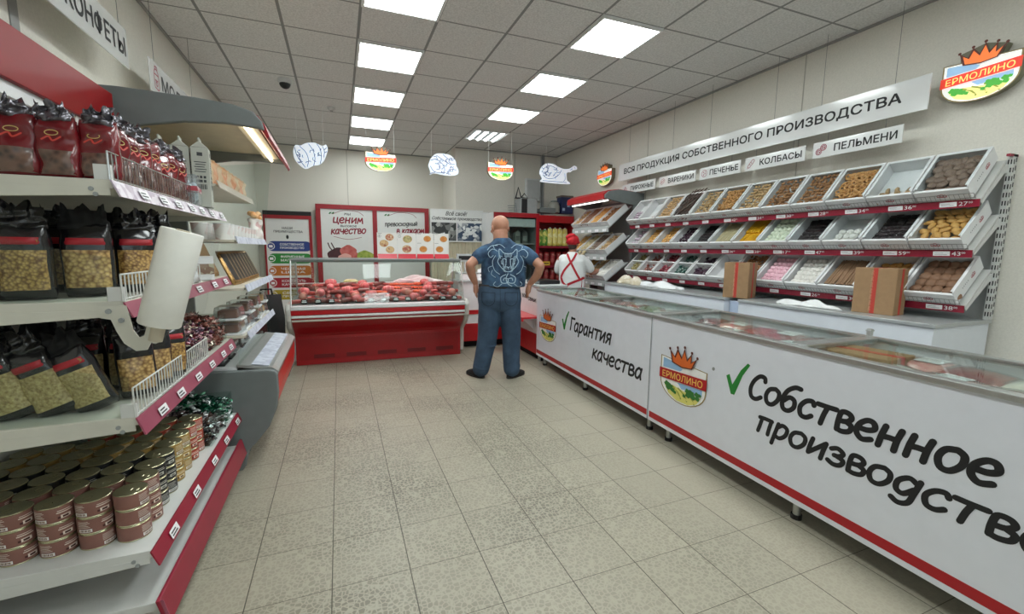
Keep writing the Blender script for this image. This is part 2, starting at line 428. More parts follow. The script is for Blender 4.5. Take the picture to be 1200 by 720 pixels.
# recessed ceiling lights
DIFF = M('lit_diffuser', (242, 250, 249), .5, var=.01, emit=PANEL_STRENGTH)
TUBE = M('lit_tube', (246, 252, 252), .5, var=.01, emit=3.5)
def ceiling_lights():
    fr = M('light_frame_white', (225, 226, 226), .4)
    rows = [('left', 0, (-8, -6, -4, -2, 0, 2, 4, 6)), ('right', 3, (-10, -8, -6, -4, -2, 0, 2))]
    ords = ['nearest the viewer', 'second from the viewer', 'third from the viewer', 'fourth from the viewer', 'farthest from the viewer']
    for nm, col, js in rows:
        for j in js:
            x0, y0 = .2313+.6*col, 4.411+.6*j
            vis = {('left', -2): 0, ('left', 0): 1, ('left', 2): 2, ('left', 4): 3, ('left', 6): 4, ('right', -2): 0, ('right', 0): 1, ('right', 2): 2}.get((nm, j))
            w = ords[vis] if vis is not None else 'behind the viewer, number %d' % (-j)
            t = thing('ceiling_light', 'square ceiling light in the %s row, %s' % (nm, w), 'ceiling light', (x0+.3, y0+.3, CEIL-.022), group='square lights set in the tiled ceiling')
            a = MB()
            for (p, q, r, s) in ((-.298, .298, -.298, -.275), (-.298, .298, .275, .298), (-.298, -.275, -.275, .275), (.275, .298, -.275, .275)): a.bx(p, q, r, s, 0, .022)
            a.build('frame', fr, t)
            d = MB(); d.bx(-.275, .275, -.275, .275, .006, .02); d.build('diffuser', DIFF, t)
    x0, y0 = .2313+1.8, 4.411+2.4
    t = thing('louvred_ceiling_light', 'square ceiling light with four bright tube strips, farthest in the right row', 'ceiling light', (x0+.3, y0+.3, CEIL-.022))
    a = MB()
    for (p, q, r, s) in ((-.298, .298, -.298, -.275), (-.298, .298, .275, .298), (-.298, -.275, -.275, .275), (.275, .298, -.275, .275)): a.bx(p, q, r, s, 0, .022)
    a.build('frame', fr, t)
    d = MB(); d.bx(-.275, .275, -.275, .275, .016, .021); d.build('reflector', M('light_reflector', (120, 124, 126), .6), t)
    for i in range(4):
        x = -.2+.135*i
        d = MB(); d.tube([(x, -.27, .008), (x, .27, .008)], .026, 8); d.build('tube', TUBE, t, smooth=60)
ceiling_lights()
# ------------------------------------------------------------------ hand-drawn marker lettering and the shield emblem
GL = {
 'С': (1.0, [[(.88, 1.2), (.8, 1.42), (.5, 1.42), (.2, 1.05), (.08, .55), (.2, .1), (.5, .0), (.8, .2)]]),
 'Г': (.85, [[(.12, 0), (.2, .7), (.22, 1.42)], [(.2, 1.4), (.5, 1.36), (.85, 1.36)]]),
 'о': (.95, [[(.55, .98), (.22, .85), (.08, .45), (.22, .06), (.52, .04), (.78, .4), (.78, .8), (.55, .98)]]),
 'б': (.95, [[(.9, 1.42), (.6, 1.42), (.25, 1.12), (.08, .6), (.18, .1), (.48, .02), (.74, .3), (.7, .68), (.42, .78), (.15, .5)]]),
 'с': (.85, [[(.74, .8), (.62, .98), (.32, .88), (.1, .5), (.2, .08), (.48, .02), (.72, .2)]]),
 'т': (.95, [[(.05, .97), (.45, .96), (.92, .97)], [(.52, .95), (.42, .5), (.36, .0)]]),
 'в': (.85, [[(.16, .02), (.14, .5), (.2, .95), (.5, .98), (.66, .78), (.5, .56), (.2, .5)], [(.45, .55), (.72, .4), (.68, .12), (.4, .0), (.16, .04)]]),
 'е': (.9, [[(.14, .5), (.5, .5), (.76, .66), (.66, .93), (.4, .95), (.14, .65), (.12, .25), (.38, .0), (.72, .12)]]),
 'н': (1.0, [[(.22, .98), (.15, .5), (.12, 0)], [(.8, .98), (.72, .5), (.7, 0)], [(.2, .48), (.45, .51), (.70, .5)]]),
 'п': (.92, [[(.2, .9), (.16, .45), (.1, 0)], [(.06, .94), (.4, .97), (.78, .95)], [(.74, .93), (.7, .45), (.68, 0)]]),
 'р': (.88, [[(.22, .98), (.14, .3), (.06, -.42)], [(.2, .72), (.45, .98), (.72, .82), (.68, .4), (.42, .1), (.14, .16)]]),
 'и': (.95, [[(.18, .98), (.12, .5), (.1, .08)], [(.1, .06), (.42, .48), (.76, .94)], [(.8, .98), (.74, .5), (.7, 0)]]),
 'з': (.8, [[(.1, .84), (.36, .98), (.62, .8), (.5, .58), (.28, .53)], [(.34, .54), (.68, .4), (.6, .1), (.32, .0), (.06, .12)]]),
 'д': (.95, [[(.74, .82), (.45, .98), (.14, .66), (.14, .22), (.4, .1), (.7, .5)], [(.82, .98), (.72, .3), (.62, -.25), (.32, -.44), (.06, -.3)]]),
 'а': (.9, [[(.68, .82), (.42, .98), (.12, .62), (.14, .12), (.4, .04), (.66, .45)], [(.74, .98), (.66, .4), (.74, .02)]]),
 'я': (.85, [[(.72, .96), (.66, .5), (.64, 0)], [(.7, .94), (.34, .95), (.14, .7), (.34, .48), (.66, .5)], [(.36, .46), (.08, .02)]]),
 'к': (.85, [[(.2, .98), (.14, .5), (.1, 0)], [(.72, .96), (.4, .62), (.16, .46)], [(.2, .48), (.46, .32), (.74, .02)]]),
 'ч': (.85, [[(.14, .98), (.14, .6), (.38, .44), (.68, .56)], [(.76, .98), (.7, .5), (.68, 0)]]),
 'ь': (.75, [[(.16, .98), (.12, .1)], [(.14, .5), (.45, .55), (.6, .3), (.45, .04), (.12, .06)]]),
 'л': (.85, [[(.04, .02), (.28, .5), (.4, .98)], [(.4, .96), (.64, .5), (.7, 0)]]),
 'й': (.95, [[(.18, .98), (.12, .5), (.1, .08)], [(.1, .06), (.42, .48), (.76, .94)], [(.8, .98), (.74, .5), (.7, 0)], [(.3, 1.3), (.48, 1.2), (.68, 1.32)]]),
 'м': (1.05, [[(.04, .0), (.22, .95)], [(.22, .95), (.44, .3)], [(.44, .3), (.76, .97)], [(.76, .97), (.86, 0)]]),
 'ы': (1.05, [[(.16, .98), (.1, .1)], [(.14, .5), (.42, .54), (.54, .3), (.42, .04), (.12, .06)], [(.88, .98), (.84, 0)]]),
 'ц': (.95, [[(.18, .98), (.12, .5), (.14, .06)], [(.12, .06), (.7, .06)], [(.74, .98), (.68, .5), (.68, .06)], [(.68, .06), (.86, .02), (.86, -.22)]]),
 'ё': (.9, [[(.14, .5), (.5, .5), (.76, .66), (.66, .93), (.4, .95), (.14, .65), (.12, .25), (.38, .0), (.72, .12)], [(.3, 1.22), (.34, 1.24)], [(.62, 1.24), (.66, 1.26)]]),
 '!': (.5, [[(.3, 1.4), (.22, .5)], [(.18, .05), (.2, .08)]]),
 'В': (.95, [[(.14, .0), (.16, .7), (.2, 1.38), (.55, 1.4), (.74, 1.12), (.55, .8), (.18, .74)], [(.5, .8), (.84, .55), (.74, .15), (.42, .0), (.14, .02)]]),
 ' ': (.55, []),
}
def hand(mb, body, o, x, y, width, xh, mi=0, pen=.2, off=.0012):
    """marker-pen handwriting: body spread over width, x-height xh, baseline origin o"""
    adv = sum(GL[c][0] for c in body); sx = width/adv; cx = 0
    x, y = V(x).normalized(), V(y).normalized(); k = 0
    for c in body:
        a, strokes = GL[c]
        for st in strokes:
            # work in metres so the pen keeps one width
            mb.stroke([((cx+p[0])*sx, p[1]*xh) for p in st], pen*xh, o, x, y, mi, off+.00003*(k % 12)); k += 1
        cx += a
    return mb
def checkmark(mb, o, x, y, w, h, mi=0, off=.0012):
    L = [(0, .48), (.14, .55), (.3, .28), (.62, .75), (.9, 1.0), (1.0, .96), (.72, .62), (.42, 0), (.26, 0)]
    mb.poly([(p[0]*w, p[1]*h) for p in L], V(o)+V(x).normalized().cross(V(y).normalized())*off, V(x).normalized(), V(y).normalized(), mi)
EMB_C = [('emblem_white', (242, 243, 240)), ('emblem_gold_edge', (150, 132, 84)), ('emblem_sky', (150, 190, 226)), ('emblem_red_ribbon', (176, 22, 30)),
         ('emblem_gold_text', (240, 200, 96)), ('emblem_field', (226, 220, 120)), ('emblem_bush', (52, 120, 50)), ('emblem_crown_orange', (216, 104, 40)), ('emblem_crown_dark', (96, 42, 30)), ('emblem_row', (150, 160, 60))]
EMB_MATS = [M(n, c, .45, var=.04) for n, c in EMB_C]
EMB_LIT = [M(n+'_lit', {'emblem_red_ribbon': (226, 60, 40), 'emblem_gold_text': (250, 214, 120), 'emblem_bush': (76, 180, 60), 'emblem_crown_orange': (240, 120, 50), 'emblem_field': (244, 236, 150)}.get(n, c), .45, var=.04, emit=e)
           for (n, c), e in zip(EMB_C, (.42, .15, .4, .5, .6, .42, .35, .5, .15, .4))]
def shield_outline(w, h, n=14):
    L = [(-w/2, h*.98), (w/2, h*.9), (w/2, h*.45)]
    for i in range(1, n):
        a = PI*i/n; L.append((w/2*math.cos(a), h*.45-h*.45*math.sin(a)))
    return L + [(-w/2, h*.45)]
def emblem(mb, o, x, y, w, h, off=.0012, m0=0, words=True, back=True):
    """shield badge: white field, sky, hills, bushes, slanted ribbon with lettering and a crown; o = bottom centre"""
    o = V(o); x, y = V(x).normalized(), V(y).normalized(); n = x.cross(y)
    S = shield_outline(w, h)
    lay = [0]
    def P(pts, mi, dz=None):
        lay[0] += 1
        mb.poly(pts, o+n*(off+.00025*lay[0]), x, y, m0+mi)
    if back: P([(p[0]*1.045, (p[1]-h*.5)*1.04+h*.5) for p in S], 1)
    P(S, 0)
    P([(-.46*w, .95*h), (-.1*w, .9*h), (0, .8*h), (-.05*w, .74*h), (-.46*w, .72*h)], 2)
    P([(.0*w, .34*h), (.2*w, .38*h), (.44*w, .36*h), (.44*w, .5*h), (-.1*w, .46*h)], 2)
    P([(-.4*w, .3*h), (-.2*w, .36*h), (.1*w, .3*h), (.42*w, .3*h), (.34*w, .14*h), (.16*w, .035*h), (-.1*w, .03*h), (-.3*w, .13*h)], 5)
    for a in (-.2, -.06, .1):
        lay[0] += 1
        mb.stroke([((a-.02)*w, .34*h), ((a+.12)*w, .24*h), ((a+.2)*w, .1*h)], .025*w, o+n*(off+.00025*lay[0]), x, y, m0+9, 0, rnd=False)
    def bush(cx, cy, r):
        P([(cx*w+r*w*(1+.18*math.cos(5*t+cx*9))*math.cos(t), cy*h+r*w*.8*(1+.18*math.sin(4*t))*math.sin(t)) for t in [2*PI*i/16 for i in range(16)]], 6)
    for a in (-.3, -.14, .02):
        lay[0] += 1
        mb.stroke([((a)*w, .30*h), ((a+.16)*w, .22*h), ((a+.28)*w, .13*h)], .02*w, o+n*(off+.00025*lay[0]), x, y, m0+5, 0, rnd=False)
    for c in ((-.34, .34, .06), (-.26, .30, .065), (-.31, .26, .05), (-.2, .25, .05), (-.14, .21, .035), (.14, .36, .045), (.22, .33, .07), (.16, .27, .055), (.27, .27, .05), (.35, .36, .05), (.36, .28, .045), (.41, .37, .03), (.08, .22, .035)): bush(*c)
    P([(-.53*w, .45*h), (.53*w, .52*h), (.53*w, .76*h), (-.53*w, .69*h)], 3)
    if words:
        lay[0] += 1
        ux = (x*1 + y*.07*h/w*1.0).normalized()
        add_text(mb, 'ЕРМОЛИНО', o+x*(-.45*w)+y*(.49*h)+n*(off+.00025*lay[0]), ux, y, .9*w, .155*h, m0+4, bold=.01, off=.0003)
    P([(-.24*w, .9*h), (-.3*w, 1.2*h), (-.18*w, 1.06*h), (-.12*w, 1.27*h), (-.02*w, 1.08*h), (.04*w, 1.32*h), (.1*w, 1.07*h), (.2*w, 1.24*h), (.2*w, 1.04*h), (.32*w, 1.16*h), (.22*w, .88*h), (0, .84*h)], 8)
    P([(-.21*w, .92*h), (-.25*w, 1.12*h), (-.16*w, 1.02*h), (-.11*w, 1.19*h), (-.02*w, 1.03*h), (.04*w, 1.24*h), (.1*w, 1.02*h), (.18*w, 1.16*h), (.18*w, 1.0*h), (.27*w, 1.1*h), (.2*w, .9*h), (0, .87*h)], 7)
    for c in ((-.3, 1.21), (-.12, 1.28), (.04, 1.33), (.2, 1.25), (.32, 1.17)):
        P([(c[0]*w+.025*w*math.cos(t), c[1]*h+.025*w*math.sin(t)) for t in [2*PI*i/8 for i in range(8)]], 8)
    return mb
# ------------------------------------------------------------------ chest freezers along the right
FZ_A = -math.atan(.027)
PANELW = M('freezer_front_panel', (222, 226, 235), .32, var=.02, coat=.3)
STRIPE = M('freezer_red_stripe', (170, 18, 30), .35, var=.04)
LINER = M('freezer_liner', (196, 202, 206), .5, var=.03)
MEATP = [M('frozen_mince', (150, 42, 44), .3, c2=(196, 96, 92), kind='cellc', scale=60, coat=.6, thr=(0, 1)),
         M('frozen_beef', (112, 22, 26), .3, c2=(150, 50, 48), kind='noise', scale=30, coat=.6),
         M('frozen_dumplings', (206, 196, 180), .35, c2=(226, 218, 206), kind='cell', scale=30, coat=.5, bump=.5, thr=(.0, .6)),
         M('frozen_pink_sausage', (196, 120, 118), .3, c2=(220, 160, 154), kind='cell', scale=26, coat=.5, bump=.4, thr=(0, .6)),
         M('frozen_green_veg', (96, 128, 80), .35, c2=(160, 170, 130), kind='cellc', scale=50, coat=.5, thr=(0, 1))]
def pillow(mb, w, l, h, mi=0, n=8, crimp=.06):
    """filled flat pouch lying in its own xy plane, bottom at z=0"""
    vs = []; fs = []
    for s in (1, 0):
        for j in range(n+1):
            for i in range(n+1):
                u, v = 2*i/n-1, 2*j/n-1
                k = (max(0, 1-abs(u)**2.6)*max(0, 1-abs(v)**2.6))**.5
                z = h*.35 + (h*.65*k if s else -h*.35*min(1, k*1.6))
                cx = 1-crimp*(1-abs(v))*abs(u)
                vs.append((u*w/2*cx, v*l/2*(1-crimp*.6*(1-abs(u))), z))
    m = (n+1)**2
    for s in (0, 1):
        for j in range(n):
            for i in range(n):
                a = s*m+j*(n+1)+i; fs.append((a, a+1, a+n+2, a+n+1))
    mb.add(vs, fs, mi)
def freezer(nm, ya, yb, word_fn, legs, label):
    t = thing('chest_freezer', label, 'freezer', (2.238, 2.69, 0), FZ_A)
    D = .66
    b = MB()   # hollow body
    b.bx(0, .02, ya, yb, .12, .94); b.bx(D-.02, D, ya, yb, .12, .94); b.bx(.02, D-.02, ya, ya+.03, .12, .94); b.bx(.02, D-.02, yb-.03, yb, .12, .94); b.bx(.02, D-.02, ya+.03, yb-.03, .12, .16)
    b.build('body', PANELW, t, bevel=.003)
    l = MB(); l.bx(.045, D-.045, ya+.05, yb-.05, .755, .775); l.bx(.03, .045, ya+.03, yb-.03, .755, .945); l.bx(D-.045, D-.03, ya+.03, yb-.03, .755, .945); l.bx(.045, D-.045, ya+.03, ya+.05, .755, .945); l.bx(.045, D-.045, yb-.05, yb-.03, .755, .945)
    l.build('inner_liner', LINER, t)
    s = MB(); s.bx(-.0012, 0, ya+.012, yb-.012, .15, .198); s.build('red_stripe', STRIPE, t)
    g = MB(); g.bx(-.001, .0, ya, ya+.006, .121, .939); g.build('panel_seam', GREYD, t)
    r = MB()
    r.bx(-.012, .04, ya, yb, .94, .966); r.bx(D-.04, D+.012, ya, yb, .94, .972); r.bx(.04, D-.04, ya, ya+.04, .94, .966); r.bx(.04, D-.04, yb-.04, yb, .94, .966)
    r.build('top_rail', ALU, t, bevel=.004)
    mid = (ya+yb)/2 if nm == 'far' else -1.15
    c = MB(); c.bx(.04, D-.03, mid-.03, mid+.03, .945, .972); c.build('cross_bar', ALU, t, bevel=.003)
    for (p, q) in ((ya+.04, mid-.03), (mid+.03, yb-.04)):
        L = MB(); L.bx(.04, D-.04, p, q, .962, .967); lid = L.build('glass_lid', CLEAR, t)
        e = MB(); e.bx(.04, D-.04, p, p+.012, .967, .974); e.bx(.04, D-.04, q-.012, q, .967, .974); e.bx(D-.055, D-.04, p+.012, q-.012, .967, .974); e.build('lid_edge', ALU, lid)
    for (lx, ly) in legs:
        k = MB(); k.tube([(lx, ly, .02), (lx, ly, .12)], .02, 12, 0); k.tube([(lx, ly, 0), (lx, ly, .025)], .028, 12, 1); k.build('leg', [ALU, BLACK], t, smooth=40)
    word_fn(t)
    return t
XD, YD = V((0, -1, 0)), V((0, -.13, 1))
def loc(y): return (y-2.69)      # world y -> local y along the front
def words_near(t):
    m = MB(); hand(m, 'Собственное', (0, loc(1.79), .607), XD, YD, 1.07, .098, pen=.27); m.build('lettering', INK, t, flat=True)
    m = MB(); hand(m, 'производство', (0, loc(1.715), .43), XD, YD, 1.165, .088, pen=.27); m.build('lettering', INK, t, flat=True)
    m = MB(); checkmark(m, (0, loc(1.955), .582), XD, (0, 0, 1), .165, .218); m.build('check_mark', GREENC, t, flat=True)
    m = MB(); emblem(m, (0, loc(2.335), .372), XD, (0, 0, 1), .44, .31); m.build('emblem', EMB_MATS, t, flat=True)
    m = MB(); m.poly([(.012*math.cos(a), .012*math.sin(a)) for a in [2*PI*i/12 for i in range(12)]], (-.0012, loc(2.06), .70), XD, YD); m.build('trade_mark_sign', GREYM, t, flat=True)
def words_far(t):
    m = MB(); hand(m, 'Гарантия', (0, loc(4.05), .607), XD, YD, .80, .095, pen=.25); m.build('lettering', INK, t, flat=True)
    m = MB(); hand(m, 'качества', (0, loc(3.575), .412), XD, YD, .79, .092, pen=.25); m.build('lettering', INK, t, flat=True)
    m = MB(); checkmark(m, (0, loc(4.235), .582), XD, (0, 0, 1), .165, .218); m.build('check_mark', GREENC, t, flat=True)
    m = MB(); emblem(m, (0, loc(4.615), .365), XD, (0, 0, 1), .44, .29); m.build('emblem', EMB_MATS, t, flat=True)
freezer('near', -2.36, -.004, words_near, [(.08, -.16), (.08, -1.2), (.08, -2.2), (.55, -.16), (.55, -2.2)], 'white chest freezer with the two-line handwriting of own production, nearest the viewer')
freezer('far', .004, 2.26, words_far, [(.08, .07), (.08, 1.13), (.08, 2.16), (.55, .1), (.55, 2.16)], 'white chest freezer with the quality guarantee lettering, beyond the nearer freezer')
def frozen_goods():
    W0 = Matrix.Translation((2.238, 2.69, 0)) @ Matrix.Rotation(FZ_A, 4, 'Z')
    mb = MB(); pillow(mb, .24, .3, .07); pk = [mb.mesh('pack', [m, WRAPC], 50) for m in MEATP]
    def film():
        q = MB(); pillow(q, .25, .32, .076); return q.mesh('film', WRAPC, 50)
    fm = film()
    lb = MB(); lb.bx(-.06, .06, -.05, .05, .0705, .0725); lbm = lb.mesh('pack_label', [TAGW])
    groups = [  # y range, kinds, words
        (-2.25, -1.22, (2, 1, 3), 'nearest freezer bay'), (-1.1, -.1, (1, 0, 3, 1), 'second freezer bay'), (.1, 1.05, (3, 2, 4, 0), 'third freezer bay'), (1.2, 2.15, (4, 2, 1), 'far freezer bay')]
    nm = {0: ('mince_pack', 'red minced meat'), 1: ('beef_pack', 'dark red beef'), 2: ('dumpling_pack', 'pale dumplings'), 3: ('sausage_pack', 'pink sausages'), 4: ('vegetable_pack', 'frozen vegetables')}
    for gi, (a, b, kinds, w) in enumerate(groups):
        n = 5
        for i in range(n):
            for r in range(2):
                k = kinds[(i+r*2+gi) % len(kinds)]
                x = .19+r*.28; y = a+.13+(b-a-.2)*i/(n-1)
                for lay in range(2):
                    tt = thing(nm[k][0], 'clear flat pack of %s under the glass of the %s' % (nm[k][1], w), 'frozen food pack', group='packs of %s in the %s' % (nm[k][1], w))
                    tt.matrix_world = W0 @ Matrix.Translation((x+random.uniform(-.01, .01), y+random.uniform(-.02, .02), .777+.084*lay)) @ Matrix.Rotation(random.uniform(-.25, .25), 4, 'Z') @ Matrix.Rotation(random.uniform(-.08, .08), 4, 'X')
                    inst('filling', pk[k], tt); inst('film', fm, tt)
                    if (i+r) % 2 == 0: inst('label_sticker', lbm, tt)
    # a carton lying in the nearer bay
    t = thing('frozen_carton', 'brown carton with red tape lying under the freezer glass near the bar', 'carton', (2.52, 1.38, .776), .1)
    m = MB(); m.bx(-.13, .13, -.16, .16, 0, .17); m.build('carton_body', CARD, t, bevel=.004)
    m = MB(); m.bx(-.02, .02, -.161, .161, .1, .172); m.build('tape', CARDR, t)
frozen_goods()
# ------------------------------------------------------------------ base cabinets and the slanted display rack on the right wall
def base_cabinets():
    for (y0, y1, x0, w) in ((1.53, 2.98, 3.46, 'near'), (3.15, 5.22, 3.47, 'far')):
        t = thing('base_cabinet', 'long low white cabinet with metal edge under the sloped racks, %s one' % ('nearer' if w == 'near' else 'farther'), 'cabinet', (x0, y0, 0))
        b = MB(); b.bx(0, .66, 0, y1-y0, 0, .985); b.build('carcass', M('cabinet_white', (214, 219, 226), .4, var=.02), t, bevel=.004)
        e = MB(); e.bx(-.012, .66, -.012, y1-y0, .985, 1.01); e.build('worktop', M('cabinet_top_grey', (176, 180, 180), .3, metal=.3, var=.04), t, bevel=.003)
    t = thing('filler_panel', 'narrow bluish white upright panel between the two low cabinets', 'panel', (3.53, 2.99, 0))
    b = MB(); b.bx(0, .5, 0, .15, 0, .98); b.build('filler_body', M('filler_blue_white', (186, 200, 222), .4), t, bevel=.003)
    # small bolt-like latch on the near freezer back rail
    t = thing('freezer_latch', 'tiny metal latch standing on the back rail of the near freezer', 'latch', (2.875, 1.56, .972))
    b = MB(); b.bx(-.012, .012, -.012, .012, 0, .04); b.bx(-.016, .016, -.016, .016, .026, .034); b.build('latch_body', ALU, t, bevel=.002)
base_cabinets()

RACK_ROWS = [dict(zr=1.755, th=math.radians(48), key='top'), dict(zr=1.429, th=math.radians(43), key='middle'), dict(zr=1.064, th=math.radians(43), key='bottom')]
BOXW, BOXL, BOXH = .288, .36, .105
def row_frame(r, k):
    """frame of tray k: x = along +y world, y = up the slope, z = out of the tray"""
    R = RACK_ROWS[r]; th = R['th']
    s = V((math.cos(th), 0, math.sin(th))); ax = V((0, -1, 0))
    o = V((3.806, 1.58+.2985*k+.144, R['zr']+.052))
    return frame(o, ax, s)
def rack():
    t = thing('display_rack', 'white slanted three-tier wall rack with burgundy price rails', 'shelf rack', (0, 0, 0))
    for y in (1.545, 2.75, 3.95, 5.18):
        m = MB(); m.bx(4.105, 4.155, y-.015, y+.015, 1.01, 2.1)
        for i in range(20):
            z = 1.03+.053*i
            m.bx(4.1035, 4.106, y-.010, y-.004, z, z+.03, 1); m.bx(4.1035, 4.106, y+.004, y+.010, z, z+.03, 1)
            m.bx(4.111, 4.121, y-.0165, y-.0145, z, z+.03, 1); m.bx(4.137, 4.147, y-.0165, y-.0145, z+.014, z+.044, 1)
        m.build('upright', [SHELFW, BLACK], t)
    m = MB(); m.bx(4.156, 4.166, 1.56, 5.19, 1.0, 2.07); m.build('back_panel', GREYL, t)
    m = MB(); m.bx(4.06, 4.16, 1.53, 1.55, 2.085, 2.1); m.build('end_clip', BURG, t)
    nums = {0: {0: '27', 1: '36', 2: '34', 3: '28', 4: '38', 5: '34', 6: '42'}, 1: {0: '43', 1: '59', 2: '39', 3: '47', 4: '17', 5: '38', 6: '36'}, 2: {0: '38', 2: '30', 3: '26'}}
    for r, R in enumerate(RACK_ROWS):
        th = R['th']; z = R['zr']
        s = V((math.cos(th), 0, math.sin(th))); n = V((-math.sin(th), 0, math.cos(th)))
        o = V((3.835, 1.55, z+.03))
        sh = MB(); sh.prism([(0, 0), (.36, 0), (.36, .012), (0, .012)], o, s, n, (0, 3.63, 0)); sh.build('shelf', SHELFW, t)
        for y in (1.548, 2.75, 3.95, 5.17):
            br = MB(); br.prism([(0, -.004), (.34, -.004), (.385, -.05), (.385, -.12), (.30, -.045), (.12, -.03), (0, -.022)], V((3.835, y, z+.03)), s, n, (0, .004, 0)); br.build('bracket', SHELFW, t)
        ra = MB(); ra.prism([(0, 0), (.008, 0), (.008, .048), (0, .048)], (3.826, 1.55, z), (1, 0, .12), (-.12, 0, 1), (0, 3.63, 0))
        rail = ra.build('price_rail', BURG, t)
        for k in range(12):
            if r == 2 and k == 5: continue
            y = 1.55+.3*k
            m = MB(); m.prism([(0, 0), (.09, 0), (.09, .03), (0, .03)], (3.823, y+.2, z+.009), (0, -1, 0), (-.12, 0, 1), (-.001, 0, 0), 0)
            for q in (0, 1): m.prism([(.008, .008+.009*q), (.075-.02*q, .008+.009*q), (.075-.02*q, .0105+.009*q), (.008, .0105+.009*q)], (3.8218, y+.2, z+.009), (0, -1, 0), (-.12, 0, 1), (-.0004, 0, 0), 1)
            m.build('price_tag', [TAGW, GREYM], rail)
            if k in nums[r]:
                m = MB(); add_text(m, nums[r][k], (3.8225, y+.1, z+.011), (0, -1, 0), (-.12, 0, 1), .045, .026, 0, bold=.012)
                add_text(m, '00', (3.8225, y+.052, z+.024), (0, -1, 0), (-.12, 0, 1), .02, .012, 0, bold=.01)
                m.build('price_digits', TAGW, rail, flat=True)
        fe = MB()
        ff = V((3.806, 1.56, z+.052))-s*.005; up = n
        for h in (.012, .05): fe.tube([ff+up*h, ff+up*h+V((0, 3.6, 0))], .0018, 4)
        for i in range(145): fe.tube([ff+V((0, .025*i, 0)), ff+V((0, .025*i, 0))+up*.052], .0015, 3)
        fe.build('wire_fence', M('fence_grey_wire', (150, 150, 150), .35, metal=.6), t)
rack()

# tray contents ------------------------------------------------------------------------------------------------
FOOD = {
 'gingerbread': (M('glazed_gingerbread', (104, 84, 72), .5, c2=(142, 122, 108), kind='noise', scale=40, bump=.4), 'gingerbread_cookie'),
 'slice': (M('pale_biscuit', (150, 118, 80), .6, c2=(196, 168, 128), scale=40), 'biscuit_slice'),
 'ring': (M('ring_biscuit', (176, 122, 66), .5, c2=(206, 158, 98), scale=30), 'ring_biscuit'),
 'nugget': (M('brown_nugget', (132, 88, 52), .55, c2=(172, 126, 82), scale=30), 'small_biscuit'),
 'tan': (M('tan_nugget', (178, 140, 94), .55, c2=(208, 176, 130), scale=30), 'small_biscuit'),
 'choc': (M('dark_chocolate', (52, 36, 30), .4, c2=(92, 70, 60), scale=30), 'chocolate_stick'),
 'golden': (M('golden_cookie', (186, 136, 66), .5, c2=(216, 170, 100), scale=25, bump=.3), 'golden_cookie'),
 'prune': (M('dark_prune', (40, 34, 36), .35, c2=(70, 60, 62), scale=20), 'chocolate_wafer'),
 'marsh': (M('white_marshmallow', (222, 220, 214), .7, var=.03), 'marshmallow'),
 'marshg': (M('pale_green_marshmallow', (206, 216, 188), .7, c2=(228, 228, 216), scale=8), 'marshmallow'),
 'marshp': (M('pink_marshmallow', (226, 168, 186), .7, c2=(240, 210, 218), scale=9), 'marshmallow'),
 'yellow': (M('yellow_stick', (222, 166, 28), .45, var=.1), 'yellow_jelly_stick'),
 'beige': (M('beige_stick', (186, 172, 136), .6, var=.1), 'wafer_stick'),
 'brown': (M('brown_gingerbread', (112, 80, 58), .6, c2=(142, 108, 84), scale=14, bump=.3), 'brown_gingerbread'),
 'wstick': (M('brown_wafer', (140, 110, 84), .6, var=.12), 'wafer_tube'),
 'lilac': (M('lilac_jelly', (186, 168, 182), .5, var=.08), 'jelly_cube'),
 'c_purple': (M('purple_wrapper', (66, 40, 58), .3, metal=.3, var=.3), 'wrapped_candy'),
 'c_green': (M('green_wrapper', (30, 86, 76), .3, metal=.3, c2=(196, 206, 200), scale=30, thr=(.45, .75)), 'wrapped_candy'),
 'c_maroon': (M('maroon_wrapper', (126, 34, 52), .3, metal=.3, c2=(200, 150, 150), scale=24, thr=(.5, .8)), 'wrapped_candy'),
 'c_red': (M('red_brown_wrapper', (134, 60, 46), .3, metal=.3, c2=(170, 130, 120), scale=24), 'wrapped_candy'),
 'c_olive': (M('olive_wrapper', (124, 108, 60), .3, metal=.3, c2=(190, 180, 130), scale=24), 'wrapped_candy'),
}
FM = {}
